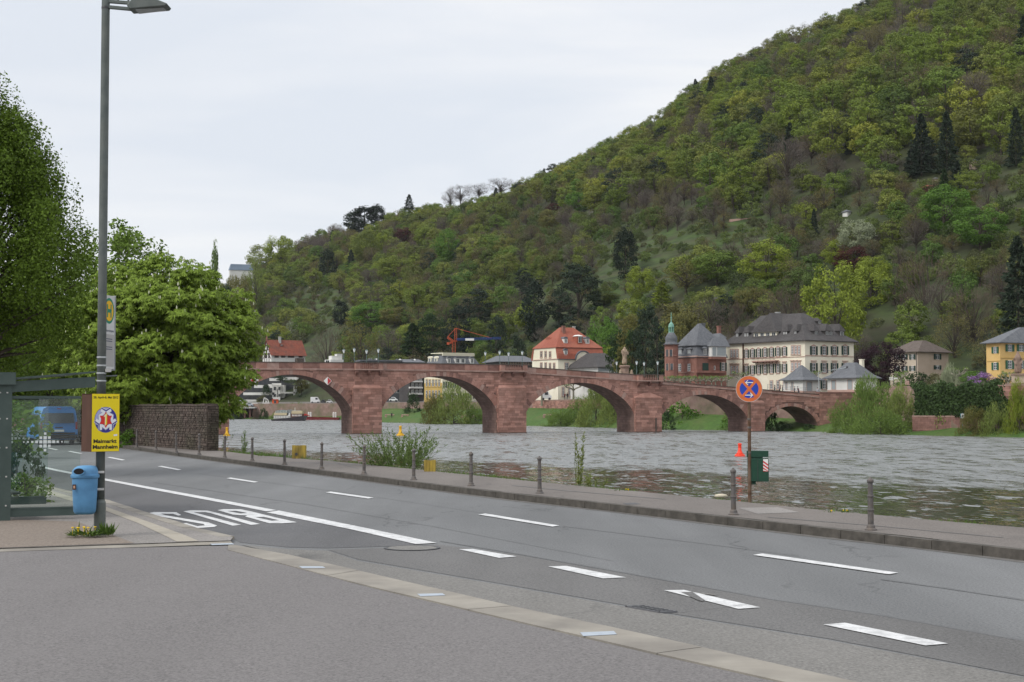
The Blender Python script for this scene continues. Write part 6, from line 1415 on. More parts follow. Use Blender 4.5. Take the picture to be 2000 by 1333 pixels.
# trees one can pick out: px of centre, py of foot, py of top, half width px, kind, material, label, Z (None = where the ray meets the hill)
T = [
 (1222, 550, 445, 24, 'column', F_conif, 'tall dark columnar conifer standing alone at the green hillside terraces', None), (1043, 668, 543, 30, 'column', F_conif, 'broad dark columnar conifer just left above the red roofed house', None),
 (1130, 640, 508, 48, 'cedar', F_conif, 'wide dark cedar above the red roofed house', None), (1092, 636, 560, 28, 'cedar', F_conif, 'smaller dark cedar leaning on the left side of the wide cedar', None), (640, 548, 487, 18, 'column', F_conif, 'dark pointed conifer on the left hillside among olive trees', None),
 (935, 640, 560, 38, 'cedar', F_conif, 'dark spreading cedar on the slope above the crane jib', None), (1406, 655, 595, 16, 'column', F_dark, 'dark evergreen behind the red villa chimneys', None), (1990, 660, 462, 42, 'conifer', F_conif, 'very tall dark spruce at the right edge behind the yellow house', 330),
 (1262, 722, 588, 30, 'cedar', F_conif, 'dark spreading evergreen immediately left of the red villa tower', 352), (1284, 722, 622, 22, 'cedar', F_conif, 'lower dark evergreen touching the red villa tower', 345), (1240, 722, 640, 24, 'cedar', F_dark, 'dark evergreen directly right of the bridge statue', 358), (1232, 722, 606, 34, 'cedar', F_olive, 'loose yellowish pine behind the bridge statue', 362), (1208, 722, 640, 26, 'cedar', F_dark, 'dark pine just left of the bridge statue', 366),
 (895, 700, 590, 30, 'cedar', F_conif, 'dark evergreen behind the orange crane mast', 560), (845, 705, 610, 36, 'cedar', F_dark, 'dark evergreen left above the mansard house', 570), (806, 706, 632, 30, 'conifer', F_dark, 'grey green fir left of the mansard house', 570), (970, 690, 612, 22, 'cedar', F_conif, 'dark round evergreen beside the crane jib end', 520), (1012, 690, 652, 18, 'column', F_conif, 'low dark evergreen right of the crane jib', 480),
 (704, 700, 628, 40, 'bud', F_olive, 'olive brown budding round tree behind the first bastion lamps', 600), (640, 700, 640, 34, 'bare', F_brown, 'brown thin tree right of the half timbered house', 640), (760, 704, 640, 24, 'bud', F_bare, 'greyish bare tree left of the grey green fir', 590),
 (665, 640, 585, 16, 'column', F_conif, 'dark blue green conifer in the middle of the left slope', None), (712, 445, 404, 30, 'column', F_conif, 'dark pine crown on the left skyline', None), (692, 456, 412, 24, 'column', F_conif, 'second dark pine just left below the skyline pine', None), (735, 440, 399, 18, 'column', F_conif, 'dark pine right end of the skyline pine group', None), (799, 410, 380, 9, 'conifer', F_conif, 'small dark pointed conifer alone on the skyline', None),
 (1660, 305, 245, 11, 'conifer', F_conif, 'slim dark conifer high on the right hillside', None), (1800, 345, 222, 22, 'conifer', F_conif, 'dark spruce in the upper right, left one of a pair', None), (1850, 345, 218, 22, 'conifer', F_conif, 'dark spruce in the upper right, right one of a pair', None), (1780, 350, 290, 16, 'conifer', F_conif, 'short dark spruce left of the upper right pair', None), (1590, 462, 408, 8, 'conifer', F_conif, 'small dark fir near the flag hut on the hillside', None), (1870, 385, 315, 16, 'conifer', F_conif, 'dark spruce right of the orange roofed garden hut', None), (1845, 400, 330, 14, 'conifer', F_dark, 'brownish dark spruce beside the orange roofed garden hut', None), (1985, 330, 210, 18, 'conifer', F_conif, 'dark spruce at the right edge of the upper hillside', None), (1725, 200, 165, 9, 'conifer', F_conif, 'small spruce tip high in the forest', None),
 (1497, 568, 470, 50, 'leafy', F_bright, 'brilliant yellow green round tree above the cream mansion', None), (1250, 598, 520, 28, 'leafy', F_bright, 'bright light green tree above the bridge statue', None), (1292, 605, 550, 20, 'conifer', F_bright, 'yellowish pointed tree right of the bright light green tree', None), (1676, 515, 428, 36, 'leafy', F_blossom, 'pale blossoming chestnut on the mid right hillside', None), (1915, 490, 402, 50, 'leafy', F_green, 'large fresh green dome shaped tree at right', None), (1845, 468, 362, 46, 'leafy', F_green, 'fresh green round tree left above the dome shaped tree', None),
 (1630, 660, 515, 62, 'leafy', F_bright, 'big yellow green tree right behind the cream mansion roof', 372), (1700, 640, 520, 50, 'leafy', F_bright, 'yellow green tree between the mansion and the big brown crown', 400), (1812, 690, 490, 74, 'bare', F_brown, 'huge reddish brown bare crown above the beige house', 380), (1722, 756, 668, 42, 'leafy', F_purple, 'dark purple leaved tree between pavilion and beige house', 312), (1685, 755, 690, 20, 'leafy', F_purple, 'small purple tree behind the pavilion chimney', 318), (1900, 700, 560, 48, 'bare', F_brown, 'grey brown bare tree between the beige and the yellow house', 350), (1930, 720, 620, 36, 'bud', F_bud, 'brownish budding tree left behind the yellow house', 330), (1865, 720, 610, 40, 'bud', F_bud, 'brown budding tree directly right of the beige house', 345), (1665, 548, 480, 36, 'leafy', F_red, 'reddish bronze young tree below the blossoming chestnut', None), (1705, 575, 500, 34, 'leafy', F_bright, 'pale yellow green tree right of the bronze tree', None), (1640, 530, 470, 34, 'leafy', F_bright, 'yellow green tree left below the blossoming chestnut', None),
 (1400, 560, 490, 46, 'leafy', F_leafy, 'green wide tree on the slope above the villa', None), (1340, 580, 505, 48, 'bud', F_olive, 'bronze green budding tree above the villa tower', None), (1335, 640, 590, 46, 'leafy', F_olive, 'yellow olive tree behind the villa roof', 400), (1440, 640, 585, 34, 'bare', F_brown, 'grey bare tree behind the left end of the mansion roof', 400), (1460, 620, 560, 30, 'leafy', F_olive, 'olive tree above the left end of the mansion', 430), (1560, 610, 525, 40, 'leafy', F_leafy, 'mid green tree above the mansion ridge', None), (1540, 615, 560, 44, 'bare', F_brown, 'brown twiggy tree behind the mansion ridge', 400),
 (875, 520, 448, 28, 'leafy', F_green, 'fresh green tree in the middle of the left hill', None), (790, 480, 444, 20, 'leafy', F_red, 'copper red tree on the left part of the hill', None), (1081, 416, 397, 13, 'leafy', F_red, 'small dark red tree near the crest saddle', None), (745, 500, 455, 14, 'leafy', F_bright, 'narrow yellow tree left of the copper red tree', None), (715, 520, 450, 24, 'leafy', F_leafy, 'tall green tree left of the narrow yellow tree', None), (548, 530, 460, 30, 'leafy', F_bright, 'light yellow green tree near the left end of the skyline', None), (508, 540, 478, 26, 'leafy', F_leafy, 'soft green tree at the left end of the hill', None), (770, 560, 500, 34, 'leafy', F_leafy, 'round mid green tree below the copper red tree', None), (985, 560, 495, 30, 'leafy', F_leafy, 'green tree in the centre of the hill above the cedars', None), (1130, 420, 375, 24, 'leafy', F_green, 'fresh green round tree under the forest edge at centre', None), (1135, 395, 350, 24, 'leafy', F_green, 'light green tree just above the fresh green round one', None),
 (725, 650, 590, 40, 'leafy', F_green, 'wide light green tree above the first bastion', None), (770, 640, 600, 30, 'leafy', F_olive, 'olive tree right of the wide light green tree', None), (570, 650, 620, 12, 'shrub', F_blossom, 'white blossoming small tree above the half timbered house', None), (1075, 455, 410, 24, 'leafy', F_olive, 'olive tree near the crest saddle', None), (900, 400, 362, 28, 'bare', F_bare, 'bare grey tree on the skyline saddle, left of three', None), (935, 390, 358, 26, 'bare', F_bare, 'bare grey tree on the skyline saddle, middle of three', None), (978, 385, 348, 28, 'bare', F_bare, 'bare grey tree on the skyline saddle, right of three', None), (880, 410, 372, 22, 'bare', F_bare, 'thin bare tree left beside the skyline saddle trio', None),
 (419, 562, 474, 10, 'column', F_willowg, 'slender poplar standing alone against the sky at left', 880), (470, 580, 540, 26, 'leafy', F_olive, 'olive tree in front of the skyline building', 850), (499, 575, 488, 16, 'bud', F_willow, 'thin pale tree at the left end of the skyline', 870),
 (455, 600, 541, 22, 'leafy', F_olive, 'olive tree below the left corner of the skyline building', 880), (490, 596, 528, 22, 'leafy', F_leafy, 'green tree hiding the right part of the skyline building', 885), (442, 600, 556, 20, 'leafy', F_dark, 'dark green tree between poplar and skyline building', 870),
 (589, 769, 739, 14, 'leafy', F_olive, 'yellow olive tree in front of the terraced apartments', 650),
 (1180, 600, 560, 26, 'leafy', F_leafy, 'green tree right of the wide cedar', None), (1180, 680, 618, 34, 'leafy', F_green, 'bright green tree behind the right side of the red mansard roof', 430), (1195, 715, 676, 20, 'leafy', F_bright, 'yellow green bush between red roof and statue', 400),
]
for i, (px, pf, pt_, hw, kind, m, lab, Z) in enumerate(T):
    p = hillhit(px, pf) if Z is None else A(px, pf, Z)
    if Z is not None: p.z = min(p.z, TH(p.x, p.y) if p.y < 1200 else p.z); 
    H = A(px, pt_, p.y).z - p.z; R = hw / 3000 * p.y
    place_tree(NAMES[kind], p, H, R, 'fine' if kind == 'leafy' else kind, i % 2, m, lab, rz=i * 1.7)
# bushes and trees on the far bank and below the bridge arches
T2 = [
 (885, 829, 752, 46, 'willow', F_willow, 'pale yellow willow on the bank under the second arch', 416), (850, 829, 775, 30, 'willow', F_olive, 'olive willow scrub at the waterline left of the pale willow', 418), (928, 828, 790, 20, 'willow', F_willowg, 'low green scrub right of the pale willow by the pier', 414), (806, 804, 766, 17, 'shrub', F_dark, 'dense dark green bush on the grass bank under the second arch', 470),
 (1095, 834, 800, 34, 'willow', F_willowg, 'low green willow scrub at the waterline under the third arch', 362), (1165, 836, 755, 42, 'willow', F_willow, 'tall yellow green willow under the right half of the third arch', 350), (1130, 834, 780, 30, 'willow', F_willowg, 'green willow in the middle of the third arch', 360), (1200, 838, 760, 32, 'willow', F_willow, 'willow scrub beside the third pier', 342),
 (1330, 840, 776, 40, 'shrub', F_green, 'fresh green bush filling the left half of the fourth arch', 316), (1395, 826, 785, 42, 'shrub', F_shrub, 'green scrub on the bank in the right half of the fourth arch', 322), (1425, 840, 812, 22, 'shrub', F_green, 'small green bush near the fourth pier', 302), (1300, 840, 800, 18, 'shrub', F_dark, 'darker bush at the left edge of the fourth arch', 308),
 (1508, 840, 796, 16, 'shrub', F_dark, 'dark shrub left under the fifth arch', 289), (1530, 838, 822, 18, 'shrub', F_dark, 'low dark scrub under the fifth arch', 291), (1580, 838, 826, 12, 'shrub', F_dark, 'tuft of dark scrub at the right end of the fifth arch', 287),
 (1700, 853, 745, 62, 'willow', F_willowg, 'largest green willow bush at the water right of the bridge end', 262), (1650, 848, 785, 36, 'willow', F_willowg, 'willow bush at the left flank of the largest willow', 268), (1755, 852, 762, 40, 'willow', F_willow, 'yellow green willow bush at the right flank of the largest willow', 258), (1720, 854, 800, 60, 'willow', F_willowg, 'low spreading willow scrub in front of the largest willow', 254),
 (1905, 854, 800, 36, 'willow', F_olive, 'olive willow scrub near the river sign', 238), (1950, 856, 790, 36, 'willow', F_willow, 'yellow green willow scrub right of the river sign', 235), (1992, 856, 752, 34, 'willow', F_bright, 'bright yellow green willow at the right edge of the bank', 232), (2040, 858, 745, 44, 'willow', F_willow, 'willow at the right edge of the bank partly out of view', 230),
 (1850, 812, 722, 30, 'willow', F_blossom, 'grey white blossoming shrub before the ivy hedge', 252), (1858, 835, 770, 26, 'shrub', F_willow, 'thin greyish shrub under the blossoming one', 248),
 (1760, 752, 725, 22, 'shrub', F_green, 'round light green bush in front of the beige house', 292), (1795, 754, 722, 28, 'shrub', F_dark, 'dark green bush in front of the beige house corner', 290), (1828, 752, 728, 20, 'shrub', F_shrub, 'green bush right of the dark one before the beige house', 285), (1900, 742, 722, 30, 'shrub', F_green, 'green bushes before the brown trees left of the yellow house', 290),
 (1918, 748, 727, 28, 'shrub', F_rhodo, 'purple flowering rhododendron left of the stone figure', 262), (1965, 750, 732, 30, 'shrub', F_dark, 'low clipped dark hedge bush below the yellow house', 258),
 (577, 812, 786, 26, 'shrub', F_green, 'bright green bush above the moored boat', 597), (515, 820, 793, 9, 'shrub', F_dark, 'dark green tree at the waterline left of the boat', 592), (456, 820, 798, 15, 'willow', F_dark, 'dark scrub at the left end of the far quay', 596), (500, 820, 800, 9, 'willow', F_brown, 'dry brownish reeds at the waterline left of the boat', 594), (535, 820, 806, 8, 'shrub', F_willow, 'light bush close left of the boat', 592),
 (608, 808, 790, 30, 'shrub', F_olive, 'ivy mass hanging on the quay wall right of the boat', 602.5), (636, 808, 790, 20, 'shrub', F_shrub, 'ivy mass on the quay wall above the barge', 602.5), (600, 786, 770, 22, 'shrub', F_dark, 'dark planting on the apartment terrace', 648), (630, 774, 762, 20, 'shrub', F_shrub, 'green planting on the right apartment terrace', 652), (520, 770, 748, 9, 'shrub', F_dark, 'dark climbing plants left of the white stair facade', 654), (512, 786, 772, 11, 'shrub', F_shrub, 'green planting under the long white balcony', 648), (570, 748, 740, 14, 'shrub', F_shrub, 'planting on the upper apartment terrace', 664), (548, 742, 733, 14, 'shrub', F_dark, 'dark planting between the top two balconies', 664), (470, 790, 776, 12, 'shrub', F_green, 'light green bush at the left end of the apartments', 640),
 (655, 706, 686, 14, 'shrub', F_bright, 'light green roof bush beside the white roof terrace', 600), (1430, 822, 800, 22, 'shrub', F_shrub, 'scrub beside the stones at the fourth arch', 305),
]
for i, (px, pf, pt_, hw, kind, m, lab, Z) in enumerate(T2):
    p = A(px, pf, Z); H = A(px, pt_, Z).z - p.z; R = hw / 3000 * Z
    place_tree('bush' if kind == 'shrub' else 'willow_bush', p, H, R, kind, 3 + i % 2, m, lab, cat='bush', rz=i * 2.1)
# ivy hedge hanging over the retaining wall on the right bank
g = rng(77); n = 20000
pa, pb = A(1786, 780, 253.9), A(1965, 780, 235.4); tt = g.uniform(0, 1, n); top = A(1860, 754, 250).z; bot = A(1860, 812, 250).z
zz_ = bot + (top - bot) * g.uniform(0, 1, n) ** .8; lump = np.sin(tt * 30) * .35 + np.sin(tt * 71 + zz_ * 2) * .25
topw = top + np.sin(tt * 23) * .35 + np.sin(tt * 61 + 1) * .25 + np.sin(tt * 140) * .12; zz_ = bot + (zz_ - bot) * (topw - bot) / (top - bot)
P_ = np.stack([pa.x + (pb.x - pa.x) * tt + g.normal(size=n) * .2, pa.y + (pb.y - pa.y) * tt - .9 - lump + g.uniform(0, 2.0, n) * (zz_ > top - .5), zz_ + g.normal(size=n) * .18], 1)
o_ = np.tile(np.array([[0, -1, .3]]), (n, 1)); L = leaves(g, P_, .20, .75, .3, o_, 1.2)
ih = link('ivy_hedge', quads(*L, foliage_mat('foliage_ivy', [(.040, .070, .020)], island=.5), 'ivy_hedge')); tag(ih, 'long dark ivy hedge hanging over the retaining wall on the right bank', 'hedge')
# pollarded plane trees
def pollard_mesh(seed):
    g = rng(seed); b = MB(); b.tube([(0, 0, -1), (0, 0, 1.1), (.05, .05, 2.2)], [.24, .2, .17], 7); tips = []
    for k in range(6):
        a = k * 1.05 + g.uniform(-.3, .3); l = g.uniform(1.3, 2.1); el = g.uniform(.1, .9)
        p1 = np.array([.4 * math.cos(a), .4 * math.sin(a), 2.4]); p2 = p1 + np.array([math.cos(a) * l * .6, math.sin(a) * l * .6, l * el * .5]); p3 = p2 + np.array([math.cos(a + .5) * .5, math.sin(a + .5) * .5, .45 + el * .3])
        b.tube([(0, 0, 2.0), tuple(p1), tuple(p2), tuple(p3)], [.15, .13, .10, .09], 5); b.lathe([(.05, -.16), (.17, 0), (.15, .12), (.03, .2)], 6, c=tuple(p3)); tips.append(p3)
        p4 = p2 + np.array([g.normal() * .3, g.normal() * .3, .6]); b.tube([tuple(p2), tuple(p4)], [.09, .07], 4); b.lathe([(.05, -.14), (.14, 0), (.03, .16)], 6, c=tuple(p4)); tips.append(p4)
    tips = np.array(tips); idx = np.repeat(np.arange(len(tips)), 16); d = rand_dirs(g, len(idx)); d[:, 2] += .6; d = unit(d); v = unit(np.cross(d, rand_dirs(g, len(d))))
    return b.mesh('trunk', mat('plane_bark', (.17, .16, .12), .9, (.28, .26, .20), scale=3)), quads(tips[idx] + d * .28, d * .28, v * .05, F_willowg, 'shoots')
pm = [pollard_mesh(s_) for s_ in (1, 2, 3)]
pl = [(1306 + i * 10.2 + (i % 3) * 1.2, 760, 734 + (i % 3), 312 + (i % 2) * 4) for i in range(12)] + [(1578, 770, 722, 306), (1448, 762, 728, 304), (1760, 756, 726, 275), (1868, 760, 716, 255), (1970, 768, 726, 246), (1058, 784, 748, 393), (1120, 784, 744, 392)]
for i, (px, pf, pt_, Z) in enumerate(pl):
    p = A(px, pf, Z); H = A(px, pt_, Z).z - p.z
    lab = ('pollarded plane tree before the red villa, ' + (['leftmost'] + [w_ + ' from left' for w_ in 'second third fourth fifth sixth seventh eighth ninth tenth eleventh'.split()] + ['rightmost'])[i] + ' in the promenade row') if i < 12 else ['pollarded plane tree left of the first gate pavilion', 'pollarded plane tree left of the no stopping sign before the mansion', 'pollarded tree beside the finger direction signs', 'pale branched pollard behind the blossoming shrub', 'pale pollarded branches left of the stone figure', 'pollarded tree at the left edge of the third arch', 'pollarded plane tree in the middle of the third arch'][i - 12]
    o = empty('pollard_tree', p, lab, 'tree', 'pollarded trees along the promenade', i * .9); k = H / 3.9; o.scale = (k, k, k); tm, sm = pm[i % 3]; link('trunk', tm, o); link('shoots', sm, o)
# ------------------------------------------------------------------ the woods
FPX = [-800, 440, 1000, 1150, 1300, 1450, 1550, 1650, 1800, 2000, 3400]; FPY = [560, 560, 400, 425, 402, 398, 388, 345, 335, 296, 250]
TYPES = []   # (kind, seed, mat)
TYPES += [('leafy', s_, F_canopy) for s_ in (10, 11, 12)] + [('leafy', s_, F_leafy) for s_ in (13, 14, 15)] + [('bud', s_, F_bud) for s_ in (10, 11)] + [('bare', s_, F_bare) for s_ in (10, 11)] + [('conifer', 10, F_conif), ('cedar', 10, F_conif)] + [('shrub', s_, F_shrub) for s_ in (10, 11)]
IDX = {'canopy': [0, 1, 2], 'leafy': [3, 4, 5], 'bud': [6, 7], 'bare': [8, 9], 'con': [10], 'ced': [11], 'shrub': [12, 13]}
rr = random.Random(42); pts = []; cells = {}
def ok_spacing(x, y, d):
    c = (int(x // 12), int(y // 12))
    for i in range(-1, 2):
        for j in range(-1, 2):
            for (a, b_, e_) in cells.get((c[0] + i, c[1] + j), ()):
                if (a - x) ** 2 + (b_ - y) ** 2 < (max(d, e_) * .5 + min(d, e_) * .5) ** 2 * .8: return False
    cells.setdefault(c, []).append((x, y, d)); return True
for (px, pf, pt_, hw, kind, m, lab, Z) in T:
    p = hillhit(px, pf) if Z is None else A(px, pf, Z); ok_spacing(p.x, p.y, hw / 3000 * p.y * 1.5)
keep = [(q[0], q[1], q[2], q[3]) for q in T]
for _ in range(34000):
    t = rr.uniform(-.42, .52); pxx = 1000 + 3000 * t; yb, d1, h1, h2, yh, yr, hr = col_params(t)
    y = math.sqrt(rr.uniform((yh - 28) ** 2, (yr * 1.12) ** 2)); x = t * y; z = TH(x, y); px, py = P(x, y, z)
    if px > 700 and y < yh - (2 if px < 1700 else 4): continue
    if 1700 < px < 1880 and y < 352: continue
    if 440 < px < 670 and y < 735: continue
    forest = py < float(np.interp(px, FPX, FPY)); right = px > 1000
    if in_meadow(px, py):
        if rr.random() < .25: continue
        k = 'shrub' if rr.random() < .93 else 'bud'; s_ = rr.uniform(.3, .9) if k == 'shrub' else rr.uniform(.35, .6); sp = 4.2
    elif forest:
        r = rr.random(); k = 'canopy' if r < (.66 if right else .45) else 'leafy' if r < (.76 if right else .68) else 'bud' if r < .88 else 'bare' if r < .965 else 'con' if r < .972 else 'ced'
        cl_ = mnoise.noise(Vector((x * .012, y * .012, 9))); 
        if cl_ > .22 and r < .5: k = 'bud' if r < .3 else 'bare'
        q_ = min(1, (y - yh) / (yr - yh)); s_ = rr.uniform(.7, 1.45 - .45 * q_ ** 2) * (1.05 - .22 * q_ ** 2); sp = 8.6 * s_ ** .95
    elif right:
        low = py > 560
        r = rr.random()
        if low: k = 'leafy' if r < .36 else 'bud' if r < .55 else 'bare' if r < .76 else 'ced' if r < .80 else 'shrub'; s_ = rr.uniform(.55, 1.0); sp = 9.0 * s_ + (0 if k != 'shrub' else -2)
        else: k = 'shrub' if r < .66 else 'leafy' if r < .80 else 'bud' if r < .90 else 'bare'; s_ = rr.uniform(.42, .85) if k != 'shrub' else rr.uniform(.7, 1.5); sp = 5.2 * s_
    else:
        r = rr.random(); k = 'leafy' if r < .36 else 'bud' if r < .53 else 'bare' if r < .62 else 'ced' if r < .65 else 'con' if r < .655 else 'shrub' if r < .93 else 'canopy'; s_ = rr.uniform(.62, 1.08) if k != 'shrub' else rr.uniform(.8, 1.8); sp = 7.6 * s_ if k != 'shrub' else 5.4 * s_
    # keep the hand placed trees and houses in view
    H = (13 if k != 'shrub' else 4) * s_; top = P(x, y, z + H)[1]; blk = False
    for (kx, kf, kt, kw) in keep:
        if abs(px - kx) < kw * .95 and py > kf + 1 and top < kf - (kf - kt) * .32: blk = True; break
    if blk: continue
    if not ok_spacing(x, y, sp): continue
    pts.append((x, y, z, k, s_, px, py))
print('forest points', len(pts))
vis = [q for q in pts if -30 < q[5] < 2030 and q[6] > -40 and q[3] != 'shrub']
vis.sort(key=lambda q: -q[4] * 13 / q[1]); NI = 190
ind = set(id(q) for q in vis[:NI]); shr = sorted([q for q in pts if -10 < q[5] < 2010 and q[3] == 'shrub'], key=lambda q: -q[4] / q[1])[:60]; ind |= set(id(q) for q in shr)
def near_mark(px, py):
    m_ = [('the moored boat', 560, 700), ('the half timbered house', 560, 640), ('the first bridge bastion', 720, 660), ('the crane', 890, 640), ('the second bridge bastion', 1000, 660), ('the wide dark cedar', 1120, 560), ('the red roofed house', 1110, 640), ('the bridge statue', 1220, 660), ('the villa tower', 1310, 620), ('the red villa', 1370, 600), ('the brilliant yellow green tree', 1497, 520), ('the cream mansion', 1540, 610), ('the pavilions', 1640, 640), ('the beige house', 1795, 660), ('the dome shaped green tree', 1915, 440), ('the yellow house', 1960, 620), ('the blossoming chestnut', 1676, 460), ('the grassy terraces', 1330, 480), ('the copper red tree', 790, 460), ('the skyline saddle', 940, 380), ('the columnar conifer', 1222, 490), ('the spruce pair', 1825, 280)]
    q = min(m_[1:], key=lambda q: (q[1] - px) ** 2 + (q[2] - py) ** 2); a = math.degrees(math.atan2(q[2] - py, px - q[1])) % 360
    dirs = ['right of', 'up and right of', 'straight above', 'up and left of', 'left of', 'down and left of', 'straight below', 'down and right of']
    d = math.hypot(px - q[1], py - q[2]); far = 'just ' if d < 35 else '' if d < 90 else 'far ' if d < 200 else 'very far '
    dd = dirs[int((a + 22.5) // 45) % 8]; return (far + dd).replace('just straight', 'just').replace('far straight', 'far') + ' ' + q[0]
ADJ = {'canopy': ('leafy_tree', 'olive green leafy tree'), 'leafy': ('leafy_tree', 'green leafy tree'), 'bud': ('budding_tree', 'brownish budding tree'), 'bare': ('bare_tree', 'grey bare tree'), 'con': ('conifer', 'dark pointed conifer'), 'ced': ('conifer', 'dark spreading conifer'), 'shrub': ('shrub', 'rounded shrub')}
fp = []; SAME = {}
for i, q in enumerate(pts):
    x, y, z, k, s_, px, py = q; ti = IDX[k][i % len(IDX[k])]; rz = (i * 2.399) % 6.283
    if id(q) in ind:
        kind, seed, m = TYPES[ti]; tm, cm, h0, r0 = proto(kind, seed, m); nm, ad = ADJ[k]; mk = near_mark(px, py)
        sz = 'small ' if s_ < .7 else 'medium ' if s_ < .9 else 'large ' if s_ < 1.15 else 'very large '
        lab = sz + ad + ' ' + mk
        o = empty(nm, (x, y, z - .3), lab, 'shrub' if k == 'shrub' else 'tree', sz + ad + 's ' + mk, rz); o.scale = (s_, s_, s_ * (.9 + .25 * ((i * 7) % 10) / 10)); link('trunk', tm, o); link('crown', cm, o); SAME.setdefault(lab, []).append((px, o))
    else: fp.append((x, y, z - .3, ti, s_, rz))
NW = ['zero', 'one', 'two', 'three', 'four', 'five', 'six', 'seven', 'eight', 'nine', 'ten', 'eleven', 'twelve']; OW = ['first', 'second', 'third', 'fourth', 'fifth', 'sixth', 'seventh', 'eighth', 'ninth', 'tenth', 'eleventh', 'twelfth']
for lab, lst in SAME.items():
    if len(lst) > 1:
        lst.sort(key=lambda q: q[0])
        for k, (_, o) in enumerate(lst):
            if len(lst) <= 12: o['label'] = lab.replace(' ' + near_word, '') if False else lab.replace('grassy ', '').replace('dome shaped ', 'domed ').replace('brilliant yellow green', 'brilliant').replace('wide dark ', '').replace('very large ', 'huge ').replace('olive green ', 'olive ') + (', leftmost' if k == 0 else ', rightmost' if k == len(lst) - 1 else ', ' + OW[k] + ' from left')
pc = bpy.data.collections.new('wood_kinds')
for i, (kind, seed, m) in enumerate(TYPES):
    tm, cm, h0, r0 = proto(kind, seed, m)
    import bmesh
    bm = bmesh.new(); bm.from_mesh(cm); bm.from_mesh(tm); me = bpy.data.meshes.new('wood_tree'); nc = len(cm.polygons); 
    bm.to_mesh(me); bm.free(); me.materials.append(m); me.materials.append(M_bark)
    mi = np.zeros(len(me.polygons), dtype=np.int32); mi[nc:] = 1; me.polygons.foreach_set('material_index', mi); me.update()
    po = bpy.data.objects.new('wood_tree.%03d' % i, me); pc.objects.link(po)
fm = bpy.data.meshes.new('hill_woods'); fm.from_pydata([q[:3] for q in fp], [], [])
for nm, ty, ix in (('kind_index', 'INT', 3), ('size', 'FLOAT', 4), ('turn', 'FLOAT', 5)):
    a_ = fm.attributes.new(nm, ty, 'POINT'); a_.data.foreach_set('value', [q[ix] for q in fp])
fo = link('hill_woods', fm); fo['kind'] = 'stuff'; tag(fo, 'spring woods of olive, green and brown trees covering the hillside', 'woods')
ng = bpy.data.node_groups.new('scatter_woods', 'GeometryNodeTree'); ng.interface.new_socket('Geometry', in_out='INPUT', socket_type='NodeSocketGeometry'); ng.interface.new_socket('Geometry', in_out='OUTPUT', socket_type='NodeSocketGeometry')
gi = ng.nodes.new('NodeGroupInput'); go = ng.nodes.new('NodeGroupOutput'); m2p = ng.nodes.new('GeometryNodeMeshToPoints'); iop = ng.nodes.new('GeometryNodeInstanceOnPoints'); ci = ng.nodes.new('GeometryNodeCollectionInfo')
ci.inputs['Collection'].default_value = pc; ci.inputs['Separate Children'].default_value = True; ci.inputs['Reset Children'].default_value = True
def named(nm, ty): n_ = ng.nodes.new('GeometryNodeInputNamedAttribute'); n_.data_type = ty; n_.inputs['Name'].default_value = nm; return n_.outputs[0]
ng.links.new(gi.outputs[0], m2p.inputs[0]); ng.links.new(m2p.outputs[0], iop.inputs['Points']); ng.links.new(ci.outputs[0], iop.inputs['Instance']); iop.inputs['Pick Instance'].default_value = True
ng.links.new(named('kind_index', 'INT'), iop.inputs['Instance Index']); cx_ = ng.nodes.new('ShaderNodeCombineXYZ'); ng.links.new(named('turn', 'FLOAT'), cx_.inputs[2]); ng.links.new(cx_.outputs[0], iop.inputs['Rotation'])
ng.links.new(named('size', 'FLOAT'), iop.inputs['Scale']); ng.links.new(iop.outputs[0], go.inputs[0])
md = fo.modifiers.new('scatter', 'NODES'); md.node_group = ng
# low stone terrace walls in the hillside meadow
for i, (pts_, lab) in enumerate([([(1335, 446), (1378, 440)], 'short reddish terrace wall at the top of the hillside meadow'), ([(1425, 434), (1475, 430)], 'reddish terrace wall right above the hillside meadow'), ([(1232, 442), (1300, 440), (1400, 424)], 'long thin grey green terrace wall with railing along the meadow top'), ([(1210, 500), (1300, 486), (1400, 470)], 'overgrown terrace wall through the middle of the meadow'), ([(1190, 545), (1290, 525)], 'lower overgrown terrace wall in the meadow'), ([(1200, 600), (1160, 612)], 'lowest short terrace wall in the meadow')]):
    qs = [hillhit(a, b_) for a, b_ in pts_]; o = empty('terrace_wall', qs[0], lab, 'wall', 'terrace walls in the hillside meadow')
    for a, b_ in zip(qs[:-1], qs[1:]):
        d = b_ - a; n_ = max(1, int(d.length / 2.2))
        for k in range(n_):
            p = a.lerp(b_, k / n_); q = a.lerp(b_, (k + 1) / n_); m_ = MB(); c = p - qs[0]; e_ = q - p
            m_.hexa([c + Vector((0, 0, -2)), c + e_ + Vector((0, 0, -2)), c + e_ + Vector((0, .8, -2)), c + Vector((0, .8, -2)), c + Vector((0, 0, .9)), c + e_ + Vector((0, 0, .85)), c + e_ + Vector((0, .8, .85)), c + Vector((0, .8, .9))]); m_.build('wall_segment', M_sstone2 if i < 2 else mat('mossy_wall', (.10, .095, .06), .95, (.07, .10, .035), scale=.8), o)
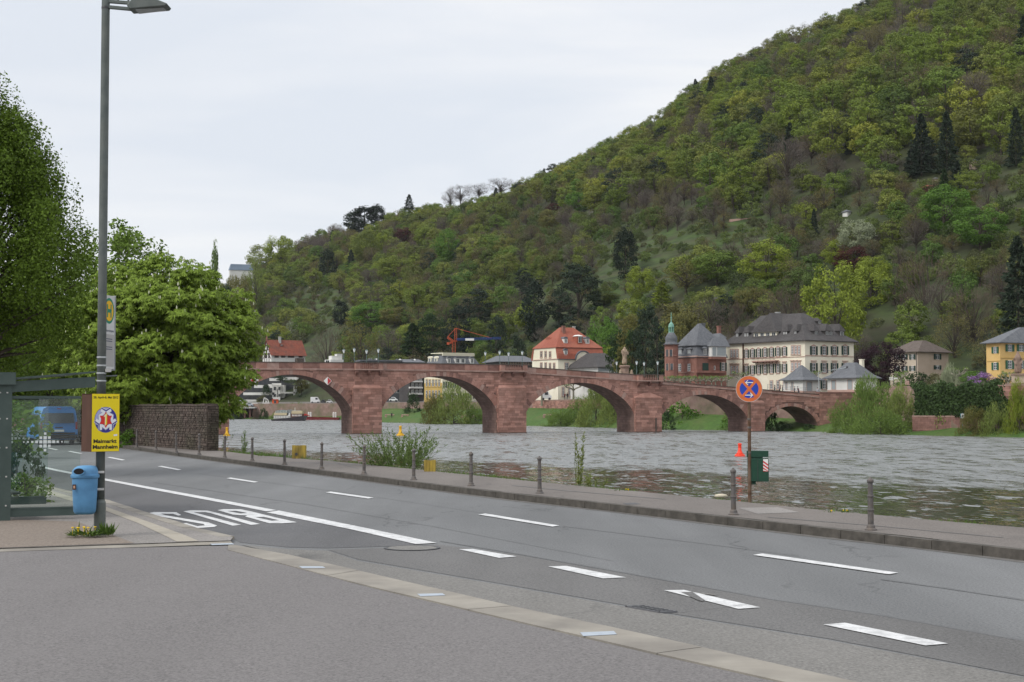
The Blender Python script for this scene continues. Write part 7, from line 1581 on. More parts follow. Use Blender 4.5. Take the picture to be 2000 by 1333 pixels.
# ------------------------------------------------------------------ near things
M_cast = mat('bollard_iron', (.085, .080, .078), .6, (.13, .12, .115), scale=12, metal=.2, third=((.16, .12, .09), 9, .5))
def bollard_mesh():
    H = 1.0; b = MB()
    b.lathe([(.115, 0), (.115, .02), (.085, .045), (.075, .09), (.060, .11), (.056, .115), (.054, .36), (.066, .37), (.066, .395), (.053, .405), (.050, .62), (.062, .63), (.062, .655), (.049, .665), (.046, .885), (.062, .90), (.066, .925), (.060, .95), (.030, .975), (.028, .985), (.012, 1.0)], 14, ph=.2)
    return b.mesh('bollard_post', M_cast)
bme = bollard_mesh()
bl = [(267, 875, 838), (304.6, 880, 841), (344, 885, 843), (389, 889, 846.5), (439, 895, 850), (492.6, 901, 854), (556, 908, 858), (628, 917, 863.5), (711, 927, 868.5), (808, 938, 876), (920, 949.5, 882.5), (1054, 964, 891), (1433, 1006, 914), (1701, 1036, 932)]
bn_ = ['farthest of the row, before the brown stone wall', 'second farthest, before the brown stone wall', 'third farthest, before the brown stone wall', 'at the right end of the brown stone wall', 'below the yellow buoy at the left', 'beside the thin sapling left of the yellow plank box', 'just left of the upper yellow plank box', 'right of the upper yellow plank box', 'at the left edge of the leafy willow shoots', 'at the right part of the leafy willow shoots', 'between the lower yellow plank box and the next bollard', 'standing alone left of the gap before the sapling', 'beside the no stopping sign', 'nearest of the row at the right']
for (px, yb, yt), lb in zip(bl, bn_):
    p = G(px, yb, KH); h = A(px, yt, p.y).z - KH; o = empty('bollard', p, 'grey iron bollard ' + lb, 'bollard', 'iron bollards along the river pavement', px * .01); o.scale = (h, h, h)
    o.rotation_euler = (math.sin(px) * .012, math.cos(px * 3) * .014, px * .7); link('post', bme, o)
# ---- no stopping sign
M_rust = mat('rusty_pole', (.075, .040, .022), .8, (.13, .075, .045), scale=9, third=((.22, .17, .13), 5, .4)); M_sgrey = mat('sign_grey_edge', (.45, .44, .42), .5)
M_sor = mat('faded_red_orange', (.62, .16, .045), .5, (.55, .13, .04), scale=6); M_sblue = mat('sign_blue', (.018, .055, .36), .45); M_swh = mat('sign_white', (.70, .70, .68), .5)
p = G(1464.5, 981, KH); zc = A(1465, 760, p.y).z - KH
so_ = empty('no_stopping_sign', p, 'round orange and blue no stopping sign with white arrows on a rusty pole', 'traffic sign', rz=math.radians(-8))
MB().lathe([(.036, -.1), (.032, zc + .24), (.02, zc + .25)], 12).build('pole', M_rust, so_)
for z_ in (.95, 1.45, zc - .62): MB().lathe([(.036, z_), (.039, z_ + .01), (.039, z_ + .03), (.036, z_ + .04)], 12).build('pole_clamp', M_cast, so_)
def disc(r, y, th, n=48, r0=0): return [(r * math.cos(2 * math.pi * i / n), y, r * math.sin(2 * math.pi * i / n)) for i in range(n)]
R_ = .262
m_ = MB(); m_.prism(disc(R_, -.045, 0), (0, 0, zc), (0, -.012, zc)); m_.build('plate', M_sgrey, so_)
m_ = MB(); m_.add([(x, -.0585, z + zc) for x, _, z in disc(R_ * .965, 0, 0)], [tuple(range(48))]); m_.build('ring', M_sor, so_)
m_ = MB(); m_.add([(x, -.0600, z + zc) for x, _, z in disc(R_ * .70, 0, 0)], [tuple(range(48))]); m_.build('blue_field', M_sblue, so_)
for a in (math.radians(50), math.radians(-50)):
    c, s_ = math.cos(a), math.sin(a); L_, W_ = R_ * .80, R_ * .10
    q = [(-L_, -W_), (L_, -W_), (L_, W_), (-L_, W_)]
    m_ = MB(); m_.add([(x * c - z * s_, -.0612 - (.0006 if a > 0 else 0), x * s_ + z * c + zc) for x, z in q], [(0, 1, 2, 3)]); m_.build('cross_bar', M_sor, so_)
for zo, sg in ((.125, -1), (-.125, 1)):
    m_ = MB()
    def st(pts, y): 
        m_.add([(x * sg, y, z + zc + zo) for x, z in pts], [tuple(range(len(pts)))])
    st([(-.075, -.009), (.062, -.009), (.062, .009), (-.075, .009)], -.0630); st([(.078, 0), (.030, .048), (.012, .048), (.056, 0)], -.0634); st([(.078, 0), (.030, -.048), (.012, -.048), (.056, 0)], -.0638)
    m_.build('arrow', M_swh, so_)
# ---- green dispenser / litter box on the same pole
M_dgreen = mat('dark_green_metal', (.010, .045, .028), .45, (.016, .060, .036), scale=6)
gb = empty('green_litter_box', p + Vector((0, 0, 0)), 'dark green metal litter box with a red and white striped sticker beside the rusty pole', 'litter bin', rz=math.radians(-8)); s_ = p.y / 3000
def gz(y): return A(1480, y, p.y).z - KH
x0, x1 = -.045, .37
MB().box(x0 - .01, x1, -.02, .24, gz(893), gz(881)).build('hood', M_dgreen, gb); MB().box(.0, .26, .0, .22, gz(900), gz(893)).build('neck', M_dgreen, gb)
b_ = MB(); b_.box(.03, x1 + .005, -.03, .25, gz(941), gz(896)); bevel(b_.build('body', M_dgreen, gb), .012); MB().box(-.04, .02, .05, .2, gz(941), gz(893)).build('back_plate', M_dgreen, gb); MB().box(.0, .12, .02, .2, gz(947), gz(941)).build('drain', M_dgreen, gb)
MB().box(.155, .163, -.036, -.03, gz(939), gz(898)).build('seam', M_iron, gb)
zt_, zb_ = gz(897), gz(921); sx0, sx1 = .265, .362
MB().box(sx0, sx1, -.033, -.0305, zb_, zt_).build('sticker', M_swh, gb)
for k in range(4):
    za = zt_ - .03 - k * .065
    m_ = MB(); 
    pts = [(sx0, za), (sx1, za - .07), (sx1, za - .105), (sx0, za - .035)]
    pts = [(x, max(zb_, min(zt_, z))) for x, z in pts]; m_.add([(x, -.0345, z) for x, z in pts], [(3, 2, 1, 0)]); m_.build('red_stripe', M_red, gb)
# pale slab in the pavement and pale stone at the edge
sheet('pavement_patch', gp([(1440, 992), (1520, 991), (1562, 1001), (1480, 1004)], KH + .004), M_flag, parent=side)
sheet('pavement_patch', gp([(1215, 983), (1240, 982), (1252, 985), (1225, 986)], KH + .004), M_dark, parent=side)
seams = [[(560, 903), (640, 905), (700, 908), (760, 908)], [(1000, 948), (1100, 958), (1300, 975)], [(1500, 1010), (1700, 1026), (1960, 1050)], [(640, 895), (660, 905), (700, 915)]]
for sm in seams: strip('pavement_seam', gp(sm, KH + .005), gp([(x - .5, y + .55) for x, y in sm], KH + .005), M_seam, side)
st_ = empty('pale_stone', G(1408, 972, KH), 'small pale stone lying on the river edge left of the no stopping sign', 'stone'); m_ = MB(); m_.lathe([(.06, -.02), (.12, .02), (.10, .06), (.03, .075)], 9, sx=1.2, sy=.8); m_.build('stone', mat('pale_stone_m', (.45, .40, .30), .9, (.55, .5, .4), scale=20), st_, smooth=True)
# ---- yellow plank boxes at the river edge
M_yel = mat('yellow_worn_wood', (.42, .30, .05), .85, (.30, .22, .05), scale=6, third=((.06, .045, .03), 5, .7), mscale=(1, 1, .35))
for (x0, x1, yt, yb, Z, lb) in ((570, 596.5, 870, 900, 56.5, 'worn yellow plank box with a dark hole, the upper left one at the river edge'), (828, 850.5, 899, 926, 45, 'smaller worn yellow plank box half hidden right of the willow shoots')):
    a = A(x0, yb, Z); b_ = A(x1, yt, Z); o = empty('mooring_box', a, lb, 'mooring post', 'yellow plank boxes at the river edge'); W_, H_ = b_.x - a.x, b_.z - a.z; n = 4
    for k in range(n):
        m_ = MB(); m_.box(W_ * k / n + .004, W_ * (k + 1) / n - .004, -.01 * (k % 2), .035, -.2, H_ * (1 - .03 * ((k * 7) % 3))); m_.build('plank', M_yel, o)
        m_ = MB(); m_.box(W_ * k / n + .004, W_ * (k + 1) / n - .004, .3, .33, -.2, H_ * .97); m_.build('plank', M_yel, o)
    for x in (0.0, W_ - .03): m_ = MB(); m_.box(x, x + .03, .036, .3, -.2, H_ * .97); m_.build('side_plank', M_yel, o)
    if x0 < 600: m_ = MB(); m_.lathe([(.055, 0), (.055, .02)], 10); q = m_.build('hole', M_iron, o); q.location = (W_ * .34, -.012, H_ * .42); q.rotation_euler = (math.pi / 2, 0, 0)
# ---- buoys
def buoy(px, yw, ytop, m, lab):
    p = G(px, yw, WL); h = A(px, ytop, p.y).z - WL; o = empty('buoy', p, lab, 'buoy', 'bell shaped buoys on the river'); k = h / 1.3
    MB().lathe([(.30 * k, -.25 * k), (.50 * k, -.1 * k), (.52 * k, .04 * k), (.50 * k, .14 * k), (.44 * k, .19 * k)], 18).build('float', m, o, smooth=True)
    MB().lathe([(.43 * k, .18 * k), (.28 * k, .34 * k), (.18 * k, .60 * k), (.155 * k, .86 * k)], 16).build('tower', m, o, smooth=True)
    MB().lathe([(.15 * k, .86 * k), (.18 * k, .88 * k), (.18 * k, 1.0 * k), (.15 * k, 1.02 * k), (.155 * k, 1.06 * k), (.19 * k, 1.09 * k), (.19 * k, 1.25 * k), (.12 * k, 1.3 * k)], 14).build('top_mark', m, o)
M_by = mat('buoy_yellow', (.68, .38, .01), .45, (.6, .33, .01), scale=4); M_br = mat('buoy_orange_red', (.85, .06, .02), .45, (.78, .05, .02), scale=4)
buoy(443, 852, 835, M_by, 'yellow bell buoy floating left near the first pier'); buoy(782, 851.5, 832, M_by, 'yellow bell buoy behind the tall willow shoots'); buoy(1445, 891.5, 866, M_br, 'bright orange red bell buoy left of the no stopping sign')
# ---- lamp post
M_post = mat('post_grey_green', (.085, .10, .095), .5, (.125, .14, .132), scale=5, metal=.2, third=((.15, .15, .13), 3, .3))
lb0 = G(194.5, 1046, PH); lp = empty('lamp_post', lb0, 'tall grey street lamp post with angular head carrying poster, sign and blue bin', 'street lamp')
sc0 = lb0.y / 3000
MB().lathe([(.088, -.1), (.088, .50), (.074, .53), (.071, .55)], 20).build('base_sleeve', M_post, lp, smooth=False)
zt = A(203, 16, lb0.y).z - PH
MB().lathe([(.070, .5), (.066, 4.0), (.062, zt), (.060, zt + 1.2)], 20).build('pole', M_post, lp, smooth=True)
MB().lathe([(.064, zt - .02), (.066, zt), (.064, zt + .02)], 20).build('joint_ring', M_iron, lp)
def lpt(px, py, dy=0): q = A(px, py, lb0.y + dy); return q - lb0
m_ = MB(); m_.bar(lpt(209, 3), lpt(262, 7), .07, .045); m_.build('arm', M_post, lp); m_ = MB(); m_.bar(lpt(209, 14), lpt(262, 19), .07, .045); m_.build('arm', M_post, lp)
hd = [(252, 15), (262, 2), (285, -6), (296, -2), (331, 12), (327, 17), (256, 23)]
m_ = MB(); m_.prism([tuple(lpt(a, b_)) for a, b_ in hd], (0, -.16, 0), (0, .16, 0)); bevel(m_.build('lamp_head', M_post, lp), .015)
m_ = MB(); q = [lpt(268, 22.5), lpt(322, 17.6)]; m_.hexa([q[0] + Vector((0, -.12, -.012)), q[1] + Vector((0, -.08, -.012)), q[1] + Vector((0, .08, -.012)), q[0] + Vector((0, .12, -.012)), q[0] + Vector((0, -.12, .02)), q[1] + Vector((0, -.08, .02)), q[1] + Vector((0, .08, .02)), q[0] + Vector((0, .12, .02))]); m_.build('lamp_glass', mat('lamp_glass_grey', (.35, .36, .35), .2), lp)
m_ = MB(); m_.tube([lpt(225, 4), lpt(236, -4), lpt(246, -3), lpt(255, 5)], .012, 6); m_.build('cable', M_iron, lp)
# ---- bus stop sign
bs = empty('bus_stop_sign', lb0, 'tall white bus stop panel with green and yellow H disc clamped to the lamp post', 'bus stop sign')
th = math.radians(82)     # the panel's plane swings away from the camera
ux = Vector((math.cos(th), -math.sin(th) * .0 + math.sin(th), 0)); 
x_l = (A(199, 640, lb0.y) - lb0).x; pw = .44
zT = lpt(210, 576).z; zB = lpt(210, 720).z
bs2 = th
pn = empty('x') if False else None
def ppt(u, v, off=0.0):  # u across 0..1, v height 0..1
    d = Vector((math.cos(th), math.sin(th), 0)); n = Vector((math.sin(th), -math.cos(th), 0)); q = Vector((x_l, -.03, zB)) + d * (u * pw) + n * off; q.z = zB + v * (zT - zB) ; return q
M_panel = mat('panel_white', (.50, .50, .50), .4, (.56, .56, .55), scale=5); M_hgreen = mat('stop_green', (.02, .20, .13), .45); M_hyel = mat('stop_yellow', (.72, .42, .02), .45); M_dkt = mat('print_dark', (.08, .09, .13), .6); M_greyp = mat('print_grey', (.36, .35, .34), .5)
m_ = MB(); m_.hexa([ppt(0, 0, -.03), ppt(1, 0, -.03), ppt(1, 0, .03), ppt(0, 0, .03), ppt(0, 1, -.03), ppt(1, 1, -.03), ppt(1, 1, .03), ppt(0, 1, .03)]); m_.build('panel', M_panel, bs)
for u0, u1 in ((-.03, .0), (1.0, 1.05)):
    m_ = MB(); m_.hexa([ppt(u0, -.02, -.04), ppt(u1, -.02, -.04), ppt(u1, -.02, .04), ppt(u0, -.02, .04), ppt(u0, 1.01, -.04), ppt(u1, 1.01, -.04), ppt(u1, 1.01, .04), ppt(u0, 1.01, .04)]); m_.build('frame_rail', mat('alu', (.42, .44, .44), .35, metal=.5), bs)
def pprint(name, pts, m, off): q = MB(); q.add([ppt(u, v, off) for u, v in pts], [tuple(range(len(pts)))]); return q.build(name, m, bs)
hh = zT - zB; rr_ = .205
def circ(r, n=36, cu=.5, cv=.79): return [(cu + r * math.cos(2 * math.pi * i / n) / pw, cv + r * math.sin(2 * math.pi * i / n) / hh) for i in range(n)]
pprint('disc_ring', circ(.200), M_hgreen, .0312); pprint('disc', circ(.160), M_hyel, .0324)
for (u0, u1, v0, v1) in ((.30, .39, .70, .88), (.61, .70, .70, .88), (.39, .61, .765, .815)): pprint('letter_h', [(u0, v0), (u1, v0), (u1, v1), (u0, v1)], M_hgreen, .0336)
pprint('timetable', [(.04, .03), (.96, .03), (.96, .47), (.04, .47)], M_greyp, .0312)
tm = text_mesh('Neckarmünzplatz', 'stop_name', M_dkt, .01)
d_ = Vector((math.cos(th), math.sin(th), 0)); o = link('stop_name', tm, bs, ppt(.06, .495, .0326)); o.rotation_euler = (math.pi / 2, 0, th); o.scale = (pw * .88, .045, 1)
for v in (.40, .37, .29, .26): pprint('printed_line', [(.24, v), (.8, v), (.8, v + .012), (.24, v + .012)], M_dkt, .0324); pprint('route_box', [(.06, v - .004), (.17, v - .004), (.17, v + .018), (.06, v + .018)], M_dkt, .0324)
for z_ in (lpt(200, 700).z, lpt(200, 716).z, lpt(200, 731).z, lpt(200, 746).z): MB().lathe([(.070, z_), (.074, z_ + .004), (.074, z_ + .02), (.070, z_ + .024)], 20).build('clamp', mat('alu', (0, 0, 0)), bs)
m_ = MB(); m_.bar(Vector((.06, -.02, lpt(200, 724).z)), Vector((.13, .02, lpt(200, 724).z)), .12, .05); m_.build('bracket', M_sgrey, bs); m_ = MB(); m_.bar(Vector((.06, 0, lpt(200, 735).z)), Vector((.24, 0, lpt(220, 734).z)), .03, .02); m_.build('rod', M_post, bs)
# ---- advertising board
PHI = math.radians(42); bz0 = lpt(198, 882).z; bz1 = lpt(198, 769.5).z; BWd, BDp = .462, .33; Hb = bz1 - bz0
ad = empty('advertising_board', lb0 + Vector((.0, -.02, bz0)), 'yellow fair poster on a brown wooden box around the lamp post', 'poster', rz=PHI)
M_brown = mat('brown_board', (.06, .028, .018), .7, (.085, .04, .026), scale=5, mscale=(1, 1, .3)); M_py = mat('poster_yellow', (.80, .63, .012), .4, (.76, .59, .012), scale=2); M_pblk = mat('poster_black', (.022, .018, .018), .5)
M_pblue = mat('poster_blue', (.035, .035, .24), .45); M_plav = mat('poster_lavender', (.36, .38, .62), .45); M_pwht = mat('poster_white', (.72, .73, .76), .45); M_pred = mat('poster_red', (.62, .03, .025), .45); M_porr = mat('poster_cream', (.80, .74, .40), .45)
y_f = -BDp / 2
MB().box(-BWd/2, BWd/2, y_f, y_f + .02, 0, Hb).build('front_board', M_brown, ad); MB().box(-BWd/2, -BWd/2 + .02, y_f + .021, BDp/2 - .02, 0.0, Hb - .015).build('side_board', M_brown, ad); MB().box(BWd/2 - .02, BWd/2, y_f + .021, BDp/2 - .02, 0.0, Hb - .015).build('side_board', M_brown, ad); MB().box(-BWd/2, BWd/2, BDp/2 - .019, BDp/2, 0, Hb).build('back_board', M_brown, ad)
def pr(name, pts, m, k): q = MB(); q.add([(x, y_f - .0015 - .0009 * k, z) for x, z in pts], [tuple(range(len(pts)))]); return q.build(name, m, poster)
poster = MB().box(-BWd/2 + .004, BWd/2 - .004, y_f - .002, y_f - .0005, .004, Hb - .004).build('poster_sheet', M_py, ad)
cz = Hb * .548; r0 = BWd * .402
def cpoly(r, n=48, a0=0, a1=360): return [(r * math.cos(math.radians(a0 + (a1 - a0) * i / n)), cz + r * 1.06 * math.sin(math.radians(a0 + (a1 - a0) * i / n))) for i in range(n if a1 - a0 == 360 else n + 1)]
pr('emblem_disc', cpoly(r0), M_pblue, 1); pr('emblem_highlight', [(x - 0, z) for x, z in cpoly(r0 * .965, 24, 62, 205)], M_plav, 2)
Mp = [(-.61, -.80), (-.36, -.80), (-.36, -.55), (0, -.79), (.36, -.55), (.36, -.80), (.61, -.80), (.61, -.31), (.34, -.31), (0, -.50), (-.34, -.31), (-.61, -.31)]
def rot(pts, a, k=1.0, c=(0, 0)):
    a = math.radians(a); return [((c[0] + (x - c[0]) * k) * math.cos(a) - (c[1] + (z - c[1]) * k) * math.sin(a), (c[0] + (x - c[0]) * k) * math.sin(a) + (c[1] + (z - c[1]) * k) * math.cos(a)) for x, z in pts]
for i, a in enumerate((0, 120, 240)):
    pr('letter_m_outline', [(x * r0, cz + z * r0 * 1.06) for x, z in rot(Mp, a, 1.12, (0, -.56))], M_pwht, 3 + i * .2)
for i, a in enumerate((0, 120, 240)):
    pr('letter_m_edge', [(x * r0, cz + z * r0 * 1.06) for x, z in rot(Mp, a, 1.06, (0, -.57))], M_pblue, 4 + i * .2)
for i, a in enumerate((0, 120, 240)):
    pr('letter_m', [(x * r0, cz + z * r0 * 1.06) for x, z in rot(Mp, a, .90, (0, -.58))], M_pwht, 5 + i * .2)
star = []
for i in range(12): rr0 = .64 if i % 2 == 0 else .38; a = math.radians(30 + i * 30); star.append((rr0 * math.cos(a) * r0, cz + rr0 * math.sin(a) * r0 * 1.06))
pr('emblem_star', star, M_pred, 6)
one = [(-.10, -.46), (.10, -.34), (.10, .50), (.02, .50), (-.18, .30), (-.18, .22), (-.08, .26)]
pr('numeral_one', [(x * r0, cz + z * r0 * 1.06) for x, z in one], M_porr, 7)
pr('numeral_one_shade', [(x * r0, cz + z * r0 * 1.06) for x, z in [(-.02, -.42), (.10, -.34), (.10, .50), (.06, .50)]], M_py, 8)
for txt, u0, u1, v0, v1, of in (('28. April–8. Mai 2012', .055, .945, .905, .955, .022), ('Maimarkt', .07, .90, .148, .215, .035), ('Mannheim', .045, .935, .048, .118, .035)):
    me_ = text_mesh(txt, 'poster_text', M_pblk, of); o = link('poster_text', me_, poster); o.location = (-BWd/2 + BWd * u0, y_f - .0045, Hb * v0); o.rotation_euler = (math.pi / 2, 0, 0); o.scale = (BWd * (u1 - u0), Hb * (v1 - v0), 1)
pr('white_sticker', [(BWd * .29, Hb * .265), (BWd * .42, Hb * .27), (BWd * .42, Hb * .30), (BWd * .29, Hb * .295)], M_pwht, 3)
# ---- blue litter bin
M_blue_bin = mat('bin_blue', (.085, .225, .40), .5, (.10, .26, .45), scale=3, third=((.05, .13, .24), 5, .5))
def loft(prof, n=28, ex=3.2):
    vs = []; fs = []
    for hx, hy, cx_, cy_, z in prof:
        for i in range(n):
            a = 2 * math.pi * i / n; c, s_ = math.cos(a), math.sin(a); k = (abs(c) ** ex + abs(s_) ** ex) ** (-1 / ex); vs.append((cx_ + hx * c * k, cy_ + hy * s_ * k, z))
    for j in range(len(prof) - 1):
        for i in range(n): k = (i + 1) % n; fs.append((j*n+i, j*n+k, (j+1)*n+k, (j+1)*n+i))
    fs.append(tuple(range(n))[::-1]); fs.append(tuple(range((len(prof)-1)*n, len(prof)*n))); return MB().add(vs, fs)
lb_ = empty('blue_litter_bin', lb0 + Vector(((172.5 - 195) * sc0, -.20, 0)), 'sky blue plastic litter bin with hood strapped to the lamp post', 'litter bin', rz=math.radians(14))
zb = lpt(172, 1003).z; zr = lpt(172, 930).z; zt2 = lpt(172, 909).z
smooth_by_angle(loft([(.11, .10, 0, 0, zb), (.145, .125, 0, 0, zb + .012), (.165, .145, 0, 0, zb + .05), (.178, .155, 0, 0, zb + .25), (.186, .165, 0, 0, zb + .42), (.192, .17, 0, 0, zr - .01)]).build('body', M_blue_bin, lb_), 50)
smooth_by_angle(loft([(.205, .18, 0, 0, zr - .02), (.213, .188, 0, 0, zr - .01), (.213, .188, 0, 0, zr + .025), (.205, .18, 0, 0, zr + .032)]).build('rim', M_blue_bin, lb_), 40)
smooth_by_angle(loft([(.197, .17, 0, 0, zr + .03), (.192, .165, 0.0, 0, zr + .09), (.165, .15, .01, 0, zt2 - .03), (.13, .12, .02, 0, zt2 - .005), (.06, .06, .02, 0, zt2 + .004)], ex=2.6).build('hood', M_blue_bin, lb_), 60)
# the opening of the hood: a dark mouth with a lip on its left front
mo = MB(); pts = []
for i in range(20): a = 2 * math.pi * i / 20; pts.append((0.085 * math.cos(a), 0, .045 * math.sin(a)))
mo.prism(pts, (0, -.012, 0), (0, .01, 0)); q = mo.build('mouth', mat('bin_inside', (.004, .004, .006), .9), lb_, (-.085, -.158, zr + .082)); q.rotation_euler = (math.radians(-14), 0, math.radians(-30))
lp_ = MB(); ring = [(0.092 * math.cos(2 * math.pi * i / 20), 0, .052 * math.sin(2 * math.pi * i / 20)) for i in range(21)]; lp_.tube(ring, .009, 6, caps=False); q = lp_.build('mouth_lip', M_blue_bin, lb_, (-.085, -.16, zr + .082), smooth=True); q.rotation_euler = (math.radians(-14), 0, math.radians(-30))
MB().box(-.178, -.125, -.168, -.160, zb + .38, zb + .46).build('sticker', mat('dark_sticker', (.05, .02, .015), .5), lb_); MB().box(-.165, -.14, -.170, -.168, zb + .40, zb + .44).build('sticker_mark', mat('sticker_orange', (.5, .3, .2), .5), lb_)
for z_ in (zb + .36, zb + .62): MB().box(.13, .28, -.02, .12, z_, z_ + .03).build('strap', M_sgrey, lb_)
# ---- bus shelter
M_shel = mat('shelter_green_grey', (.055, .078, .070), .5, (.070, .095, .086), scale=4, metal=.1)
GL = glass('shelter_glass')
sp0 = G(19, 1017, PH); Dd = Vector((-.435, .90, 0)).normalized(); Np = Vector((.90, .435, 0)).normalized()
sh = empty('bus_shelter', sp0, 'grey green bus shelter with glass side panels at the left edge', 'bus shelter'); RZ = math.atan2(Np.y, Np.x)
def local_to(o, pt): return pt - sp0
def sbox(name, a, L_, z0, z1, w, m, parent=sh, dz=0.0):
    """beam of length L_ starting at offset a along Np, width w across"""
    b = MB(); p0 = a; p1 = a + Np * L_; nn = Dd * (w / 2)
    b.hexa([p0 - nn + Vector((0, 0, z0)), p1 - nn + Vector((0, 0, z0 + dz)), p1 + nn + Vector((0, 0, z0 + dz)), p0 + nn + Vector((0, 0, z0)), p0 - nn + Vector((0, 0, z1)), p1 - nn + Vector((0, 0, z1 + dz)), p1 + nn + Vector((0, 0, z1 + dz)), p0 + nn + Vector((0, 0, z1))]); return b.build(name, m, parent)
def szz(py, Z=None): return A(19, py, Z or sp0.y).z - PH
for k, off in ((0, Vector((0, 0, 0))), (1, Dd * 3.5)):
    sbox('corner_post', off - Np * .30, .30, -.05, szz(752), .16, M_shel); sbox('roof_beam', off - Np * .1, 1.52, szz(767), szz(746), .10, M_shel, dz=.10)
    sbox('upper_rail', off + Np * .0, 1.18, szz(779), szz(773.5), .05, M_shel); sbox('lower_rail', off + Np * .0, 1.16, .06, .19, .06, M_shel); sbox('lower_rail_cap', off - Np * .3, 1.42, .19, .215, .075, M_shel)
    g_ = sbox('glass_panel', off + Np * .01, 1.17, .22, szz(779.5), .01, GL)
    rv = MB()
    for z_ in (.25, .75, 1.25, 1.75, 2.2):
        for x_ in (-.08, -.2): c = off + Np * x_ - Dd * .085; rv.box(c.x - .012, c.x + .012, c.y - .012, c.y + .012, z_, z_ + .024)
    rv.build('rivets', M_sgrey, sh)
sbox('roof_box', Vector((0, 0, 0)) - Np * .5, .55, szz(752), szz(728), .30, M_shel)
bq = MB(); a0_ = Vector((0, 0, 0)) - Np * 1.0; a1_ = Np * 1.42; e_ = Dd * 3.6; z0_, z1_ = szz(745), szz(745) + .16
bq.hexa([a0_ - Dd * .1 + Vector((0, 0, z0_ - .06)), a1_ - Dd * .1 + Vector((0, 0, z1_)), a1_ + e_ + Vector((0, 0, z1_)), a0_ + e_ + Vector((0, 0, z0_ - .06)), a0_ - Dd * .1 + Vector((0, 0, z0_ - .03)), a1_ - Dd * .1 + Vector((0, 0, z1_ + .03)), a1_ + e_ + Vector((0, 0, z1_ + .03)), a0_ + e_ + Vector((0, 0, z0_ - .03))]); bq.build('roof_sheet', M_shel, sh)
M_dot = mat('glass_decal_white', (.62, .66, .65), .6)
def dots(off, cu, cz_, big):
    d = MB()
    def sq(u, z, s): c0 = off + Np * (u - s / 2) - Dd * .0075; c1 = off + Np * (u + s / 2) - Dd * .0075; d.add([c0 + Vector((0, 0, z - s / 2)), c1 + Vector((0, 0, z - s / 2)), c1 + Vector((0, 0, z + s / 2)), c0 + Vector((0, 0, z + s / 2))], [(0, 1, 2, 3)])
    st_ = .072
    for i in range(-5, 5): sq(cu + i * st_, cz_, max(.022, .062 - abs(i) * .009))
    for j in (-2, -1, 1, 2): sq(cu, cz_ + j * st_, .056 if abs(j) == 1 else .04)
    for i, j in ((-1, -1), (1, -1), (-1, 1), (1, 1)): sq(cu + i * st_, cz_ + j * st_, .045)
    q_ = d.build('glass_decal', M_dot, sh); q_['kind'] = 'stuff'; return q_
dots(Vector((0, 0, 0)), .575, szz(864), True); dots(Dd * 3.5, .42, A(19, 857, sp0.y + 3.2).z - PH, False)
bc = Dd * .9
for k in range(4): sbox('bench_slat', bc - Np * .42 + Dd * 0 + Np * (.16 * k), .13, .44, .475, 1.6, M_shel)
sbox('bench_leg', bc + Np * .02 - Dd * .4, .05, .0, .44, .06, M_shel); sbox('bench_leg', bc + Np * .02 + Dd * .6, .05, .0, .44, .06, M_shel)
# ---- blue van on the far lane
vb = G(122, 871, 0.0); vrz = math.atan2(-.9, .435)      # +x of the van points backwards, towards us
vn = empty('blue_van', vb + Vector((-.55, 1.2, 0)), 'bright blue van driving away on the far lane, seen from behind', 'van', rz=math.atan2(.90, -.435))
M_vb = mat('van_blue', (.035, .21, .58), .35, (.04, .23, .62), scale=1, spec=.5); M_vd = mat('van_black_plastic', (.02, .02, .022), .6); M_tl = mat('tail_lamp_red', (.25, .01, .01), .3)
# local: x forward, y left, z up ; rear at x = 0
Wd = 1.0
def vprof(z): return Wd * (1.0 if z < 1.0 else 1.0 - (z - 1.0) * .13)
vb_ = MB(); sec = [(.32, .92), (.45, 1.0), (1.05, 1.0), (1.75, .90), (1.98, .82), (2.06, .66)]
def ring_(x, k=1.0, zs=1.0): return [(x, -w_ * Wd * k, .32 + (z - .32) * zs) for z, w_ in sec] + [(x, w_ * Wd * k, .32 + (z - .32) * zs) for z, w_ in sec[::-1]]
rings = [ring_(0.06, .97, .97), ring_(0, .95, .9) if False else ring_(.02, .985, .99), ring_(.2), ring_(3.4), ring_(4.2, .96, .72), ring_(5.0, .92, .48)]
vs = [v for r_0 in rings for v in r_0]; n_ = 12; fs = []
for j in range(len(rings) - 1):
    for i in range(n_): k = (i + 1) % n_; fs.append((j*n_+i, j*n_+k, (j+1)*n_+k, (j+1)*n_+i))
fs.append(tuple(range(n_))); fs.append(tuple(range((len(rings)-1)*n_, len(rings)*n_))[::-1]); vb_.add(vs, fs); o = vb_.build('body', M_vb, vn); bevel(o, .05)
def vq(name, y0, y1, z0, z1, m, x=-.02, t=.03, ysk=0): q = MB(); q.hexa([(x, y0, z0), (x + t, y0, z0), (x + t, y1, z0), (x, y1, z0), (x, y0 * (1 - ysk), z1), (x + t, y0 * (1 - ysk), z1), (x + t, y1 * (1 - ysk), z1), (x, y1 * (1 - ysk), z1)]); return q.build(name, m, vn)
vq('rear_window', -.80, .80, 1.18, 1.72, M_glass, ysk=.06); vq('bumper', -.95, .95, .34, .56, M_vd, x=-.10, t=.12); vq('tail_lamp', -.97, -.86, .85, 1.25, M_tl); vq('tail_lamp', .86, .97, .85, 1.25, M_tl); vq('lower_band', -.84, .84, .58, .68, M_vd, x=-.03)
vq('number_plate', -.26, .26, .72, .83, M_swh, x=-.045); vq('door_handle', -.2, .2, .92, .98, M_vd, x=-.04); vq('brake_light', -.1, .1, 1.93, 1.97, M_tl, x=.0)
